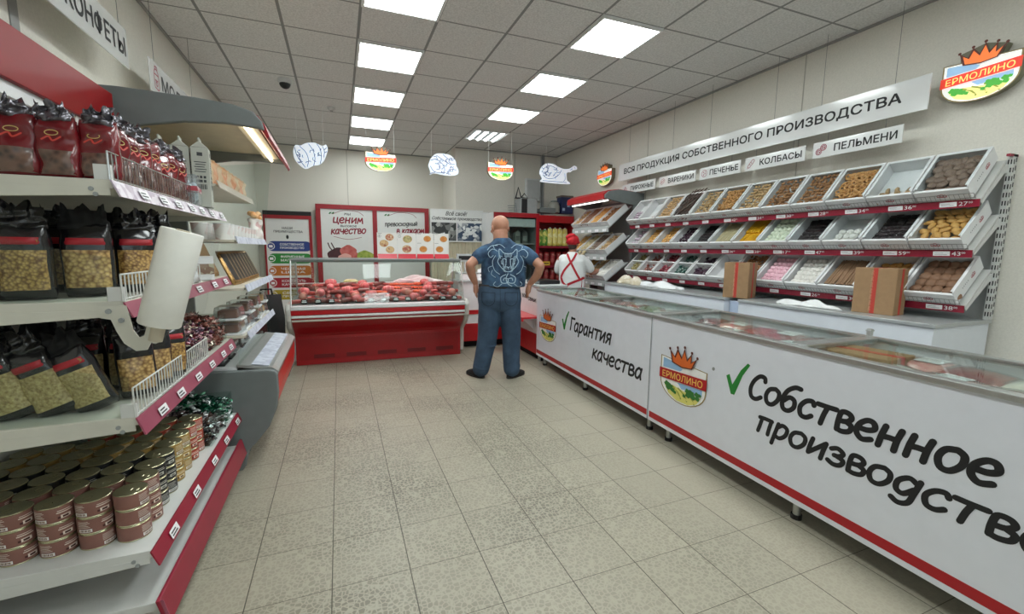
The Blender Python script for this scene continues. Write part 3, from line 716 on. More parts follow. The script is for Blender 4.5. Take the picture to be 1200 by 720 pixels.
def food_mesh(k):
    if k in FM: return FM[k]
    m = MB()
    if k == 'gingerbread': m.lathe([(.001, 0), (.026, .001), (.033, .008), (.031, .017), (.02, .024), (.001, .026)], n=12)
    elif k == 'brown': m.lathe([(.001, 0), (.028, .001), (.037, .01), (.033, .022), (.02, .03), (.001, .032)], n=14)
    elif k == 'golden': m.ell((0, 0, .012), (.036, .022, .013), 12, 6); m.ell((0, 0, .022), (.006, .004, .003), 6, 4)
    elif k == 'slice': m.tube([(-.04, 0, .012), (-.02, .006, .014), (.02, .006, .014), (.04, 0, .012)], [(.012, .01), (.018, .012), (.018, .012), (.012, .01)], 8)
    elif k == 'ring': m.torus((0, 0, .008), .017, .008, 12, 6)
    elif k in ('nugget', 'tan'): m.ell((0, 0, .011), (.02, .014, .011), 9, 6, jit=.1)
    elif k == 'choc': m.tube([(-.07, 0, .01), (-.03, .008, .013), (.02, -.006, .012), (.07, .004, .01)], [.005, .009, .008, .005], 6)
    elif k == 'prune': m.box((0, 0, .008), (.045, .03, .014)); m.ell((0, 0, .014), (.018, .012, .006), 8, 5)
    elif k.startswith('marsh'): m.lathe([(.001, 0), (.026, 0), (.03, .008), (.024, .016), (.026, .02), (.017, .028), (.004, .036), (.001, .037)], n=16, wob=(8, .06))
    elif k in ('yellow', 'beige', 'wstick'): m.tube([(0, -.14, .011), (0, .14, .011)], .0105, 8); 
    elif k == 'lilac': m.box((0, 0, .012), (.03, .03, .024))
    else:
        m.ell((0, 0, .012), (.024, .014, .012), 8, 5); m.prism([(.02, -.004), (.04, -.014), (.04, .014), (.02, .004)], (0, 0, .01), (1, 0, 0), (0, 1, 0), (0, 0, .004)); m.prism([(-.02, -.004), (-.04, -.014), (-.04, .014), (-.02, .004)], (0, 0, .01), (1, 0, 0), (0, 1, 0), (0, 0, .004))
    FM[k] = m.mesh(FOOD[k][1], FOOD[k][0], 50)
    return FM[k]
ORD = ['nearest', 'second', 'third', 'fourth', 'fifth', 'sixth', 'seventh', 'eighth', 'ninth', 'tenth', 'eleventh', 'farthest']
DES = {'gingerbread': 'grey-brown glazed gingerbread cookie', 'slice': 'pale curved biscuit slice', 'ring': 'light brown ring biscuit', 'nugget': 'small brown biscuit', 'tan': 'small tan biscuit',
       'choc': 'long dark chocolate stick', 'golden': 'golden oval cookie', 'prune': 'dark chocolate wafer', 'marsh': 'white marshmallow', 'marshg': 'pale green marshmallow', 'marshp': 'pink marshmallow', 'yellow': 'bright yellow jelly stick',
       'beige': 'beige wafer stick', 'brown': 'round brown gingerbread', 'wstick': 'thin brown wafer tube', 'lilac': 'pale lilac jelly cube', 'c_purple': 'purple wrapped candy', 'c_green': 'green wrapped candy', 'c_maroon': 'maroon wrapped candy', 'c_red': 'red-brown wrapped candy', 'c_olive': 'olive wrapped candy'}
def fill(F, k, where, nx, ny, lays=1, v0=.03, v1=.33, jit=.006, tilt=.35, u=.115, base=.008, lh=.016, along=None, wc=None):
    me = food_mesh(k); nm = FOOD[k][1]
    for L in range(lays):
        for j in range(ny):
            for i in range(nx):
                x = -u + 2*u*((i+.5)/nx) + random.uniform(-jit, jit); y = v0+(v1-v0)*((j+.5)/ny) + random.uniform(-jit, jit)
                if L: x += u/nx*.5*(-1)**j; y += (v1-v0)/ny*.4*(1 if y < v1-.04 else -1)
                a = along if along is not None else random.uniform(0, 2*PI)
                mw = F @ Matrix.Translation((x, y, base+lh*L)) @ Matrix.Rotation(a+random.uniform(-.05, .05), 4, 'Z') @ Matrix.Rotation(random.uniform(-tilt, tilt), 4, 'X')
                o = inst(nm, me); o.matrix_world = mw
                tag(o, '%s in the %s' % (DES[k], where), 'sweets' if wc is None else wc, group='%ss in the %s' % (DES[k], where))
def heap_stuff(F, k, where, n, v0, v1, u=.12, h=.05):
    """small sweets nobody could count from here, one pile"""
    me = food_mesh(k); m = MB()
    src = [(V(p.co)) for p in me.vertices]; fs = [tuple(p.vertices) for p in me.polygons]
    for i in range(n):
        x = random.uniform(-u, u); y = random.uniform(v0, v1); z = .01+h*random.random()*min(1, (1-abs(x)/u)*2+.4)
        R = Matrix.Translation((x, y, z)) @ Matrix.Rotation(random.uniform(0, 6.28), 4, 'Z') @ Matrix.Rotation(random.uniform(-.8, .8), 4, 'X')
        m.add([R @ p for p in src], fs)
    o = m.build(FOOD[k][1]+'_pile', FOOD[k][0], None, smooth=50); o.matrix_world = F
    tag(o, 'pile of %s in the %s' % (DES[k], where), 'sweets', kind='stuff')
def tray_meshes():
    t = .006; w, l, h = BOXW/2, BOXL, BOXH
    m = MB(); m.bx(-w, w, 0, l, 0, t); m.bx(-w, w, 0, t, t, h*.8); m.bx(-w, w, l-t, l, t, h); m.bx(-w, -w+t, t, l-t, t, h); m.bx(w-t, w, t, l-t, t, h)
    for (x0, x1, y0, y1) in ((-w, w, -.001, .018), (-w, w, l-.022, l+.001), (-w, -w+.018, .018, l-.022), (w-.018, w, .018, l-.022)): m.bx(x0, x1, y0, y1, h*.8 if y0 < .01 else h-.003, h*.8+.004 if y0 < .01 else h+.002)
    # small red printed crest on the front and on both sides
    for (o, x, y) in (((0, -.0005, .03), (1, 0, 0), (0, 0, 1)), ((w+.0005, .24, .04), (0, 1, 0), (0, 0, 1)), ((-w-.0005, .24, .04), (0, -1, 0), (0, 0, 1))):
        q = 1
        for (a, b, rr) in ((-.016, .012, .009), (0, .016, .01), (.016, .012, .009)):
            m.stroke([(a+rr*math.cos(s), b+rr*math.sin(s)) for s in [2*PI*i/8 for i in range(9)]], .004, o, x, y, q, .0006, smooth=False, rnd=False)
        m.stroke([(-.026, .003), (0, .0), (.026, .003)], .006, o, x, y, q, .0007, rnd=False)
    for i in range(5):
        m.poly([(0, 0), (.008, 0), (.008, .01), (0, .01)], (w+.0008, .10+.018*i, .05), (0, 1, 0), (0, 0, 1), 2)
    lid = MB(); lid.bx(-w+.004, w-.004, .012, l-.008, h+.0025, h+.004)
    return m.mesh('tray', [WHITEP, M('tray_crest_red', (176, 72, 84), .6), GREYM], None), lid.mesh('tray_lid', glass_mat('tray_lid_film', (250, 252, 252), .05, .5, 1.3))
TRAY, LID = tray_meshes()
ROWS = [['gingerbread', 'slice', 'ring', 'nugget', 'nugget', 'tan', 'ring', 'tan', 'choc', 'tan', 'nugget', 'lilac'],
        ['golden', 'prune', 'marsh', 'prune', 'marshg', 'yellow', 'beige', 'prune', 'c_purple', 'golden', 'golden', 'lilac'],
        ['brown', 'golden', 'wstick', 'marsh', 'marshp', 'nugget', None, ('c_purple', 'c_purple'), ('c_green', 'c_green'), ('c_maroon', 'c_maroon'), ('c_red', 'c_red'), ('c_olive', 'c_olive')]]
def trays():
    for r, R in enumerate(RACK_ROWS):
        for k in range(12):
            kind = ROWS[r][k]
            F = row_frame(r, k)
            where = '%s %s-row rack tray' % (ORD[k], R['key'])
            dk = DES[kind[0]] if isinstance(kind, tuple) else (DES[kind] if kind else 'bare card')
            t = thing('display_tray', 'white open tray of %ss, %s in the %s row' % (' '.join(dk.split()[-3:]), ORD[k], R['key']), 'tray', group='white sweet trays on the slanted rack')
            t.matrix_world = F
            inst('tray_body', TRAY, t); 
            if k < 8 and r < 2: inst('clear_lid', LID, t)
            if kind is None: continue
            if isinstance(kind, tuple):
                d = MB(); d.bx(-.14, .14, .175, .19, .006, .1); d.build('divider', WHITEP, t)
                heap_stuff(F, kind[0], 'upper half of '+where, 34, .21, .33); heap_stuff(F, kind[1], 'lower half of '+where, 34, .03, .155)
                if k == 7: pass
                continue
            if kind == 'gingerbread': fill(F, kind, where, 4, 6, 2, .03, .345, lh=.022, base=.04)
            elif kind == 'brown': fill(F, kind, where, 4, 5, 1, .03, .34, lh=.02, tilt=.2, base=.05); heap_stuff(F, kind, where+' at the bottom', 16, .04, .3, h=.02)
            elif kind == 'golden' and r == 1 and k == 0: fill(F, kind, where, 4, 7, 2, .025, .345, lh=.02, base=.04)
            elif kind == 'slice': fill(F, kind, where, 3, 3, 1, .025, .13, tilt=.9)
            elif kind == 'ring' and k == 2: fill(F, kind, where, 6, 7, 2, .025, .345, tilt=.9, lh=.02, base=.05)
            elif kind == 'prune': fill(F, kind, where, 5, 8, 1, .025, .34, tilt=.1, along=0, base=.03)
            elif kind == 'marsh' and k == 2: fill(F, kind, where, 4, 3, 1, .025, .2, base=.02)
            elif kind.startswith('marsh'): fill(F, kind, where, 5, 6, 1, .025, .34, tilt=.12, base=.045, jit=.003)
            elif kind in ('yellow', 'wstick', 'beige'): fill(F, kind, where, 12 if kind == 'wstick' else 10, 1, 2 if kind == 'yellow' else 1, .03, .34, jit=.002, tilt=.02, along=0, base=.05 if kind != 'yellow' else .035)
            elif kind == 'choc': fill(F, kind, where, 4, 7, 3, .02, .4, tilt=.7, lh=.03, base=.03, along=1.2)
            elif k == 10 and r == 0: fill(F, kind, where, 4, 2, 1, .025, .1)
            elif kind == 'lilac': fill(F, kind, where, 5, 4, 1, .03, .2 if r == 0 else .33, jit=.004, base=.03)
            elif kind in ('nugget', 'tan'): fill(F, kind, where, 6, 8, 1, .02, .35, tilt=.8, base=.066); heap_stuff(F, kind, where+' at the bottom', 46, .03, .34, h=.055)
            elif kind == 'ring': fill(F, kind, where, 5, 7, 2, .025, .345, tilt=.9, lh=.02, base=.05)
            else: fill(F, kind, where, 5, 6, 1, .025, .33, base=.03)
trays()

def cardboard(name, label, loc, rz, w, d, h, printed=True):
    """w along local x (tape face), seen face is local -y"""
    t = thing(name, label, 'cardboard box', loc, rz)
    b = MB(); b.bx(-w/2, w/2, -d/2, d/2, 0, h); b.build('box_body', CARD, t, bevel=.004)
    s = MB(); s.bx(-.014, .014, -d/2-.0012, -d/2, .003, h-.003); s.bx(-.014, .014, -d/2, d/2, h-.0005, h+.001)
    s.build('printed_tape', CARDR, t)
    x = MB(); x.bx(w/2-.0005, w/2+.0012, -.014, .014, .003, h-.003); x.build('printed_tape', CARDR, t)
    m = MB()
    for i in range(7): add_text(m, 'ЕРМ', (-.008, -d/2-.0016, .02+h*.13*i), (0, 0, 1), (-1, 0, 0), h*.1, .014, 0, bold=.01)
    m.build('tape_lettering', M('tape_pale_ink', (216, 150, 120), .6), t, flat=True)
cardboard('cardboard_box', 'brown cardboard box with red printed tape, the nearer one on the white cabinet', (3.70, 1.98, 1.01), -1.47, .26, .16, .335)
cardboard('cardboard_box', 'brown cardboard box with a plain seam, the farther one between two cabinets', (3.62, 3.12, 1.01), -1.22, .23, .2, .34)

def cloth(name, label, cx, cy, cz, rx, ry, h, mat, seed, cat='cloth'):
    random.seed(seed); n = 22; vs = []; fs = []
    ph = [random.uniform(0, 6.28) for _ in range(8)]
    for j in range(n+1):
        for i in range(n+1):
            u, v = 2*i/n-1, 2*j/n-1
            e = max(0, 1-(abs(u)**2.2+abs(v)**2.2))
            edge = 1+.18*math.sin(3*math.atan2(v, u)+ph[0])+.1*math.sin(5*math.atan2(v, u)+ph[1])
            z = h*(e**.5)*(.45+.3*math.sin(5*u+ph[2]+3*v)+.25*math.sin(9*v+ph[3]+4*u))
            d = math.hypot(u, v); k = (1/max(1, d)) if d > 1 else 1
            vs.append((cx+rx*u*edge*k, cy+ry*v*edge*k, cz+.004+max(0, z)))
    for j in range(n):
        for i in range(n): a = j*(n+1)+i; fs.append((a, a+1, a+n+2, a+n+1))
    m = MB(); m.add(vs, fs); o = m.build(name, mat, None, smooth=80, flat=True)
    md = o.modifiers.new('thick', 'SOLIDIFY'); md.thickness = .004
    return tag(o, label, cat)
cloth('white_rag', 'crumpled white cloth knotted at one end on the nearer cabinet', 3.60, 2.42, 1.01, .07, .23, .06, FABW, 3)
o = cloth('white_bag', 'crumpled white plastic bag below the bottom row of wrapped candies', 3.62, 4.25, 1.01, .09, .36, .09, M('white_polythene', (232, 234, 236), .3, var=.02), 5, 'bag')
cloth('pastry_bag', 'crumpled clear bag of beige pastry pieces at the far cabinet end', 3.64, 4.86, 1.01, .1, .24, .12, M('bagged_pastry', (200, 186, 156), .35, c2=(226, 220, 206), kind='cellc', scale=28, thr=(0, 1), bump=.4), 8, 'bag')
random.seed(11)
# ------------------------------------------------------------------ the near left shelf unit
GX, GY0, GY1 = -.64, 1.75, 3.08
LEV = dict(deck=.20, can=.40, low=.885, mid=1.275, top=1.655)
def gondola():
    t = thing('shelf_unit', 'cream metal shop shelving with red header at the near left', 'shelf unit', (0, 0, 0))
    m = MB(); m.bx(-1.335, -1.325, GY0, GY1, .15, 2.05); m.build('back_panel', M('shelf_back_grey', (176, 178, 174), .5), t)
    h = MB(); h.bx(-1.335, -1.10, .9, 3.085, 2.055, 2.26); h.build('red_header', M('gloss_red_header', (138, 8, 14), .4, var=.04, spec=.25), t, bevel=.003)
    w = MB(); w.bx(-1.335, -1.12, .9, 3.075, 2.0, 2.054); w.build('white_header_strip', WHITE, t)
    for y in (GY0-.03, GY1):
        u = MB(); u.bx(-1.35, -1.29, y, y+.03, 0, 2.3); u.build('upright', CREAM, t, bevel=.002)
    d = MB(); d.bx(-1.32, -.62, GY0, GY1, .165, LEV['deck']); d.bx(-1.3, -.70, GY0+.02, GY1-.02, 0, .165); d.build('base_deck', SHELFW, t, bevel=.003)
    pr = MB(); pr.prism([(0, 0), (.012, 0), (-.012, .1), (-.024, .1)], (-.615, GY0-.04, .13), (1, 0, 0), (0, 0, 1), (0, GY1-GY0+.06, 0)); pr.build('base_rail', BURG, t, bevel=.002)
    pw = MB(); pw.prism([(0, 0), (.01, 0), (-.012, .1), (-.02, .1)], (-.603, GY0-.042, .133), (1, 0, 0), (0, 0, 1), (0, .004, 0)); pw.build('rail_end_cap', BURGP, t)
    specs = [('can', BURG, .055, .345), ('low', BURGP, .06, .825), ('mid', BURGP, .05, 1.222), ('top', M('paper_price_strip', (214, 206, 214), .5, c2=(176, 160, 176), kind='cellc', scale=38, thr=(.3, .9)), .05, 1.603)]
    for key, rm, rh, rz in specs:
        z = LEV[key]
        s = MB(); s.bx(-1.32, GX-.006, GY0, GY1+.05, z-.028, z)
        for y in (GY0, GY1+.04): s.prism([(0, -.026), (.655, -.026), (.655, -.048), (0, -.085)], (-1.31, y, z), (1, 0, 0), (0, 0, 1), (0, .006, 0))
        sh = s.build('shelf', CREAM if key != 'can' else SHELFW, t, bevel=.002)
        q = MB()
        for (x, zz) in ((-.70, -.03), (-.69, -.046)): q.tube([(x, GY0-.003, z+zz), (x, GY0+.002, z+zz)], .007, 8)
        q.build('bolt', GREYM, sh, smooth=40)
        r = MB(); r.prism([(0, 0), (.005, 0), (-.016, rh), (-.021, rh)], (GX+.012, GY0-.012, rz), (1, 0, 0), (0, 0, 1), (0, GY1-GY0+.06, 0)); rail = r.build('price_rail', rm, t)
        n = {'can': 5, 'low': 6, 'mid': 5, 'top': 7}[key]
        for i in range(n):
            y = GY0+.12+(GY1-GY0-.2)*i/(n-1)+random.uniform(-.03, .03)
            a = V((GX+.0175, y, rz+.013)); up = V((-.021, 0, rh)).normalized()
            g = MB(); g.prism([(0, 0), (.075, 0), (.075, .03), (0, .03)], a, (0, 1, 0), up, (.001, 0, 0)); 
            g.prism([(.008, .006), (.06, .006), (.06, .011), (.008, .011)], a+V((.0012, 0, 0)), (0, 1, 0), up, (.0004, 0, 0), 1); g.prism([(.008, .017), (.05, .017), (.05, .022), (.008, .022)], a+V((.0012, 0, 0)), (0, 1, 0), up, (.0004, 0, 0), 1)
            g.build('price_tag', [TAGW, INKG], rail)
    # wire fences on three shelves
    for key, hgt, y1 in (('low', .10, 2.62), ('mid', .085, 2.6), ('top', .085, 2.62)):
        z = LEV[key]; f = MB(); x = GX-.012
        for h in (.006, hgt): f.tube([(x, GY0+.0, z+h), (x, y1, z+h)], .003, 6)
        f.tube([(x, GY0, z), (x, GY0, z+hgt)], .003, 6); f.tube([(x, y1, z), (x, y1, z+hgt)], .003, 6)
        k = int((y1-GY0)/.028)
        for i in range(k): f.tube([(x, GY0+.028*i, z), (x, GY0+.028*i, z+hgt)], .0016 if key == 'top' else .0024, 5)
        f.build('wire_fence', CHROME if key == 'top' else M('white_coated_wire', (206, 208, 204), .4), t)
        e = MB(); e.bx(GX-.05, GX-.008, GY0, GY0+.014, z, z+.045); e.build('fence_bracket', SHELFW, t)
    # clear end guards with a sloping upper edge
    for key in ('low', 'mid'):
        z = LEV[key]; g = MB(); g.prism([(-1.3, 0), (-.665, 0), (-.665, .135), (-.80, .165), (-1.3, .30)], (0, GY0+.012, z), (1, 0, 0), (0, 0, 1), (0, .003, 0)); g.build('clear_end_guard', CLEAR, t)
    for key, y0, h in (('low', 2.78, .16), ('can', 2.62, .15)):
        z = LEV[key]; g = MB(); g.bx(GX-.03, GX-.026, y0, GY1+.03, z, z+h); g.bx(-1.25, GX-.03, y0-.003, y0, z, z+h); g.bx(-1.25, GX-.03, GY1+.027, GY1+.03, z, z+h); g.build('clear_bin_divider', CLEAR, t)
    return t
gondola()

# stacked tins ---------------------------------------------------------------------------------------------------
def tins():
    lidm = M('olive_gold_lid', (104, 100, 60), .3, metal=.7, var=.08)
    rim = M('tin_rim', (196, 192, 160), .25, metal=.9)
    kinds = {'pink-brown': ((132, 90, 80), (228, 214, 200), (74, 34, 30)), 'black': ((26, 27, 28), (200, 200, 190), (110, 110, 104)), 'ochre': ((160, 128, 66), (236, 222, 190), (96, 62, 34)), 'brick red': ((158, 62, 44), (238, 214, 200), (90, 26, 24))}
    R, H = .0495, .0595
    def make(c, w, d):
        nm = c.replace(' ', '_').replace('-', '_')
        b = MB(); b.lathe([(R-.002, 0), (R, .002), (R-.001, .004), (R-.001, H-.004), (R, H-.002), (R-.002, H)], n=28)
        lab = MB(); lab.lathe([(R-.0005, .005), (R-.0003, .0055), (R-.0003, H-.0055), (R-.0005, H-.005)], n=28)
        def patch(a0, a1, z0, z1, mi, rr=.0004):
            n = 8; rr = R+rr
            vs = [(rr*math.cos(a0+(a1-a0)*i/n), rr*math.sin(a0+(a1-a0)*i/n), z) for z in (z0, z1) for i in range(n+1)]
            lab.add(vs, [(i, i+1, n+2+i, n+1+i) for i in range(n)], mi)
        patch(-.3, .5, .009, .020, 3); patch(-.25, .45, .0105, .0185, 1, .0006)       # bar code block
        for i in range(9): patch(-.22+.07*i, -.195+.07*i+.012*(i % 3), .011, .018, 2, .0008)
        for i in range(5): patch(-.35, .4-.08*(i % 3), .026+.005*i, .0275+.005*i, 1, .0005)
        patch(1.0, 1.9, .034, .037, 1); patch(1.05, 1.8, .041, .043, 1)
        patch(1.2, 1.75, .014, .026, 1, .0005); patch(1.3, 1.62, .016, .023, 2, .0007); patch(1.05, 1.2, .015, .022, 2, .0006)
        for i in range(3): patch(2.4, 3.3-.1*i, .014+.01*i, .018+.01*i, 1)
        l = MB(); l.lathe([(.001, H-.0035), (.02, H-.0035), (.0215, H-.0028), (.024, H-.0036), (.04, H-.0036), (.042, H-.0026), (R-.004, H-.003), (R-.003, H-.0005)], n=28)
        p = MB(); p.torus((.018, 0, H-.001), .012, .0022, 12, 5); p.box((.002, 0, H-.0016), (.018, .01, .0016))
        return (b.mesh('can_body', rim, 40), lab.mesh('paper_label', [M('tin_label_'+nm, c_(c), .5, var=.07, scale=20), M('tin_print_'+nm, w, .5), M('tin_dark_'+nm, d, .5), TAGW], 40), l.mesh('lid', lidm, 30), p.mesh('pull_ring', rim, 40))
    def c_(c): return kinds[c][0]
    K = {c: make(c, kinds[c][1], kinds[c][2]) for c in kinds}
    seq = ['pink-brown', 'pink-brown', 'black', 'black', 'ochre', 'ochre', 'brick red', 'brick red']
    nr = {'pink-brown': 'two rows nearest the shelf end', 'black': 'two rows behind the pink-brown ones', 'ochre': 'two rows behind the black ones', 'brick red': 'two rows next to the candy bin'}
    for j, c in enumerate(seq):
        for i in range(6):
            x = -.745-.1035*i + (.01 if j < 2 else 0); y = 1.875+.1035*j - .004*i
            if i > 3 and j > 5: continue
            a0 = random.uniform(0, 6.28)
            for k in range(3):
                tt = thing('tin_can', '%s tin can with olive lid, in the %s' % (c, nr[c]), 'tin can', (x+random.uniform(-.001, .001), y, LEV['can']+.0002+k*(H+.0003)), (a0 if i > 0 and j > 0 else -1.9+random.choice((0, 1.45, -.2, 1.3))+.0*i), group='%s tins in stacks' % c)
                for n_, me in zip(('can_body', 'paper_label', 'lid', 'pull_ring'), K[c]):
                    if n_ == 'pull_ring' and k < 2: continue
                    inst(n_, me, tt)
tins()

# wrapped sweets in heaps --------------------------------------------------------------------------------------
def candy_heap(name, label, x0, x1, y0, y1, z, h, n, mats, seed, size=1, slope=(0, 0)):
    random.seed(seed); m = MB()
    src = MB(); src.ell((0, 0, 0), (.02, .012, .011), 6, 4); src.prism([(.016, -.003), (.032, -.012), (.032, .012), (.016, .003)], (0, 0, -.001), (1, 0, 0), (0, 1, 0), (0, 0, .003)); src.prism([(-.016, -.003), (-.032, -.012), (-.032, .012), (-.016, .003)], (0, 0, -.001), (1, 0, 0), (0, 1, 0), (0, 0, .003))
    cx, cy = (x0+x1)/2, (y0+y1)/2
    m.prism([(x0, y0), (x1, y0), (x1, y1), (x0, y1)], (0, 0, z), (1, 0, 0), (0, 1, 0), (0, 0, h*.45), 0)
    for i in range(n):
        x = random.uniform(x0, x1); y = random.uniform(y0, y1)
        e = max(0, 1-abs((x-cx)/(x1-x0)*2)**3)*max(0, 1-abs((y-cy)/(y1-y0)*2)**3)
        zz = z+.012+h*(.45+.55*e)*random.uniform(.82, 1.0)+slope[0]*(x-cx)+slope[1]*(y-cy)
        if random.random() < .3:
            if random.random() < .5: x = x1-.008
            else: y = y0+.008
            zz = z+.012+random.random()*h*.5
        R = Matrix.Translation((x, y, zz)) @ Matrix.Rotation(random.uniform(0, 6.28), 4, 'Z') @ Matrix.Rotation(random.uniform(-1, 1), 4, 'X') @ Matrix.Rotation(random.uniform(-.7, .7), 4, 'Y')
        m.add([R @ (p*size) for p in src.v], src.f, random.randrange(len(mats)))
    o = m.build(name, mats, None, smooth=50); tag(o, label, 'sweets', kind='stuff'); random.seed(seed+1); return o
def foil(n, c, c2=None): return M('foil_'+n, c, .25, metal=.45, c2=c2, var=.25, scale=60)
def heaps():
    candy_heap('candy_heap', 'heap of green foil sweets at the back of the clear bin beside the tins', -1.2, -.68, 2.86, 3.09, LEV['can'], .19, 330, [foil('green', (22, 92, 66)), foil('deep_green', (14, 58, 46)), foil('mint', (120, 180, 150)), foil('silver', (190, 196, 196))], 21)
    candy_heap('candy_heap', 'heap of silvery brown sweets in the clear bin beside the brick red tins', -1.2, -.68, 2.63, 2.86, LEV['can'], .15, 330, [foil('brown', (80, 60, 54)), foil('silver', (190, 196, 196)), foil('dusk', (110, 96, 96)), foil('ink', (40, 38, 44))], 22)
    candy_heap('candy_heap', 'heap of mixed dark and pink sweets on the pasta shelf', -1.1, -.68, 2.42, 2.80, LEV['low'], .21, 640, [foil('purple', (78, 48, 70)), foil('ink', (40, 38, 44)), foil('rose', (196, 150, 158)), foil('cream', (214, 204, 184)), foil('maroon', (96, 34, 44))], 23)
    candy_heap('candy_heap', 'heap of red-brown sweets behind the clear divider above the pink price rail', -1.0, -.675, 2.81, 3.06, LEV['low'], .17, 420, [foil('redbrown', (134, 76, 66)), foil('brown', (80, 60, 54)), foil('salmon', (176, 126, 116))], 24)
    candy_heap('candy_heap', 'heap of olive and black sweets beside the last pasta bag', -.86, -.68, 2.30, 2.42, LEV['low'], .13, 130, [foil('olive', (106, 98, 58)), foil('ink', (40, 38, 44)), foil('cream', (214, 204, 184))], 25)
heaps()

# soft bags ------------------------------------------------------------------------------------------------------
def sack(mb, w, d, h, mi=0, n=12, m=12, top=.16, frill=0, z0=0, z1=1, grow=0.0, front_only=False, seed=0, crease=.0):
    """standing filled bag, front towards -y; section between heights z0..z1 (fractions)"""
    rnd = random.Random(seed); ph = [rnd.uniform(0, 6.28) for _ in range(6)]
    vs = []; fs = []; N = n*2
    for j in range(m+1):
        t = z0+(z1-z0)*j/m
        body = min(1, t/.08)**.4
        if t > 1-top: e = min(1, (t-(1-top))/top); dd = d*(1-e)**.7*body+.004; ww = w*(1-.10*e)
        else: dd = d*body*(1-.25*t); ww = w*(.9+.1*body)
        if frill and t > 1-top*.6: ww *= .92
        for i in range(N):
            a = 2*PI*i/N; c, s = math.cos(a), math.sin(a)
            ex = .72
            x = ww/2*abs(c)**ex*(1 if c > 0 else -1); y = dd/2*abs(s)**ex*(1 if s > 0 else -1)
            y += crease*math.sin(9*t+4*x/w+ph[0])*.5+crease*math.sin(17*t-7*x/w+ph[1])*.4
            if frill and t > 1-top: y += frill*math.sin(x/w*22+ph[2])*(t-(1-top))/top; 
            zz = t*h + (frill*1.4*math.sin(x/w*15+ph[3])*(1 if t > .97 else 0))
            vs.append((x*(1+grow), y*(1+grow*2), zz))
    for j in range(m):
        for i in range(N):
            if front_only and not (N*.55 <= i < N*.95): continue
            fs.append((j*N+i, j*N+(i+1) % N, (j+1)*N+(i+1) % N, (j+1)*N+i))
    if not front_only: fs += [list(range(N))[::-1], [m*N+i for i in range(N)]]
    mb.add(vs, fs, mi); return mb
PLB = M('black_glossy_film', (20, 20, 23), .22, var=.2, coat=.5, bump=.2)
PASTA = [M('penne_pasta', (204, 164, 92), .45, c2=(112, 74, 32), kind='cell', scale=110, bump=.6, coat=.6, thr=(.2, .8)), M('shell_pasta', (212, 176, 110), .45, c2=(124, 86, 42), kind='cell', scale=85, bump=.6, coat=.6, thr=(.2, .8)), M('fusilli_pasta', (138, 112, 60), .45, c2=(206, 184, 126), kind='noise', scale=110, bump=.8, coat=.6)]
def pasta_bag(loc, rz, lean, w, h, pk, lab, label, red=True, seed=0):
    t = thing('pasta_bag', label, 'pasta bag', loc); t.rotation_euler = (lean, 0, rz)
    m = MB(); sack(m, w, .075, h*.84, crease=.006, top=.3, seed=seed); m.build('bag', PLB, t, smooth=70)
    g = MB(); sack(g, w*.93, .075, h*.84, front_only=True, z0=.13, z1=.63, grow=.012, crease=.006, top=.3, seed=seed, m=8, n=14); 
    for v in g.v: v.y -= .0035
    g.build('pasta_window', PASTA[pk], t, smooth=70, flat=True)
    f = MB(); sack(f, w*.98, .03, h*.26, frill=.012, top=.85, seed=seed+3, m=12, n=30, crease=.01)
    o = f.build('gathered_top', BLACKM if seed % 2 else PLB, t, smooth=70); o.location = (0, 0, h*.74)
    if red:
        r = MB(); sack(r, w*.82, .078, h*.84, front_only=True, z0=.70, z1=.79, grow=.014, crease=.006, top=.3, seed=seed, m=3, n=14)
        for v in r.v: v.y -= .004
        r.build('red_label', M('red_paper_label', (170, 32, 44), .4, var=.15), t, smooth=70, flat=True)
        e = MB(); e.poly([(w*.22+.016*math.cos(a), .008*math.sin(a)) for a in [2*PI*i/14 for i in range(14)]], (0, -.031, h*.625), (1, 0, 0), (0, 0, 1)); e.build('crest', M('bag_crest_gold', (170, 140, 80), .4), t, flat=True)
    return t
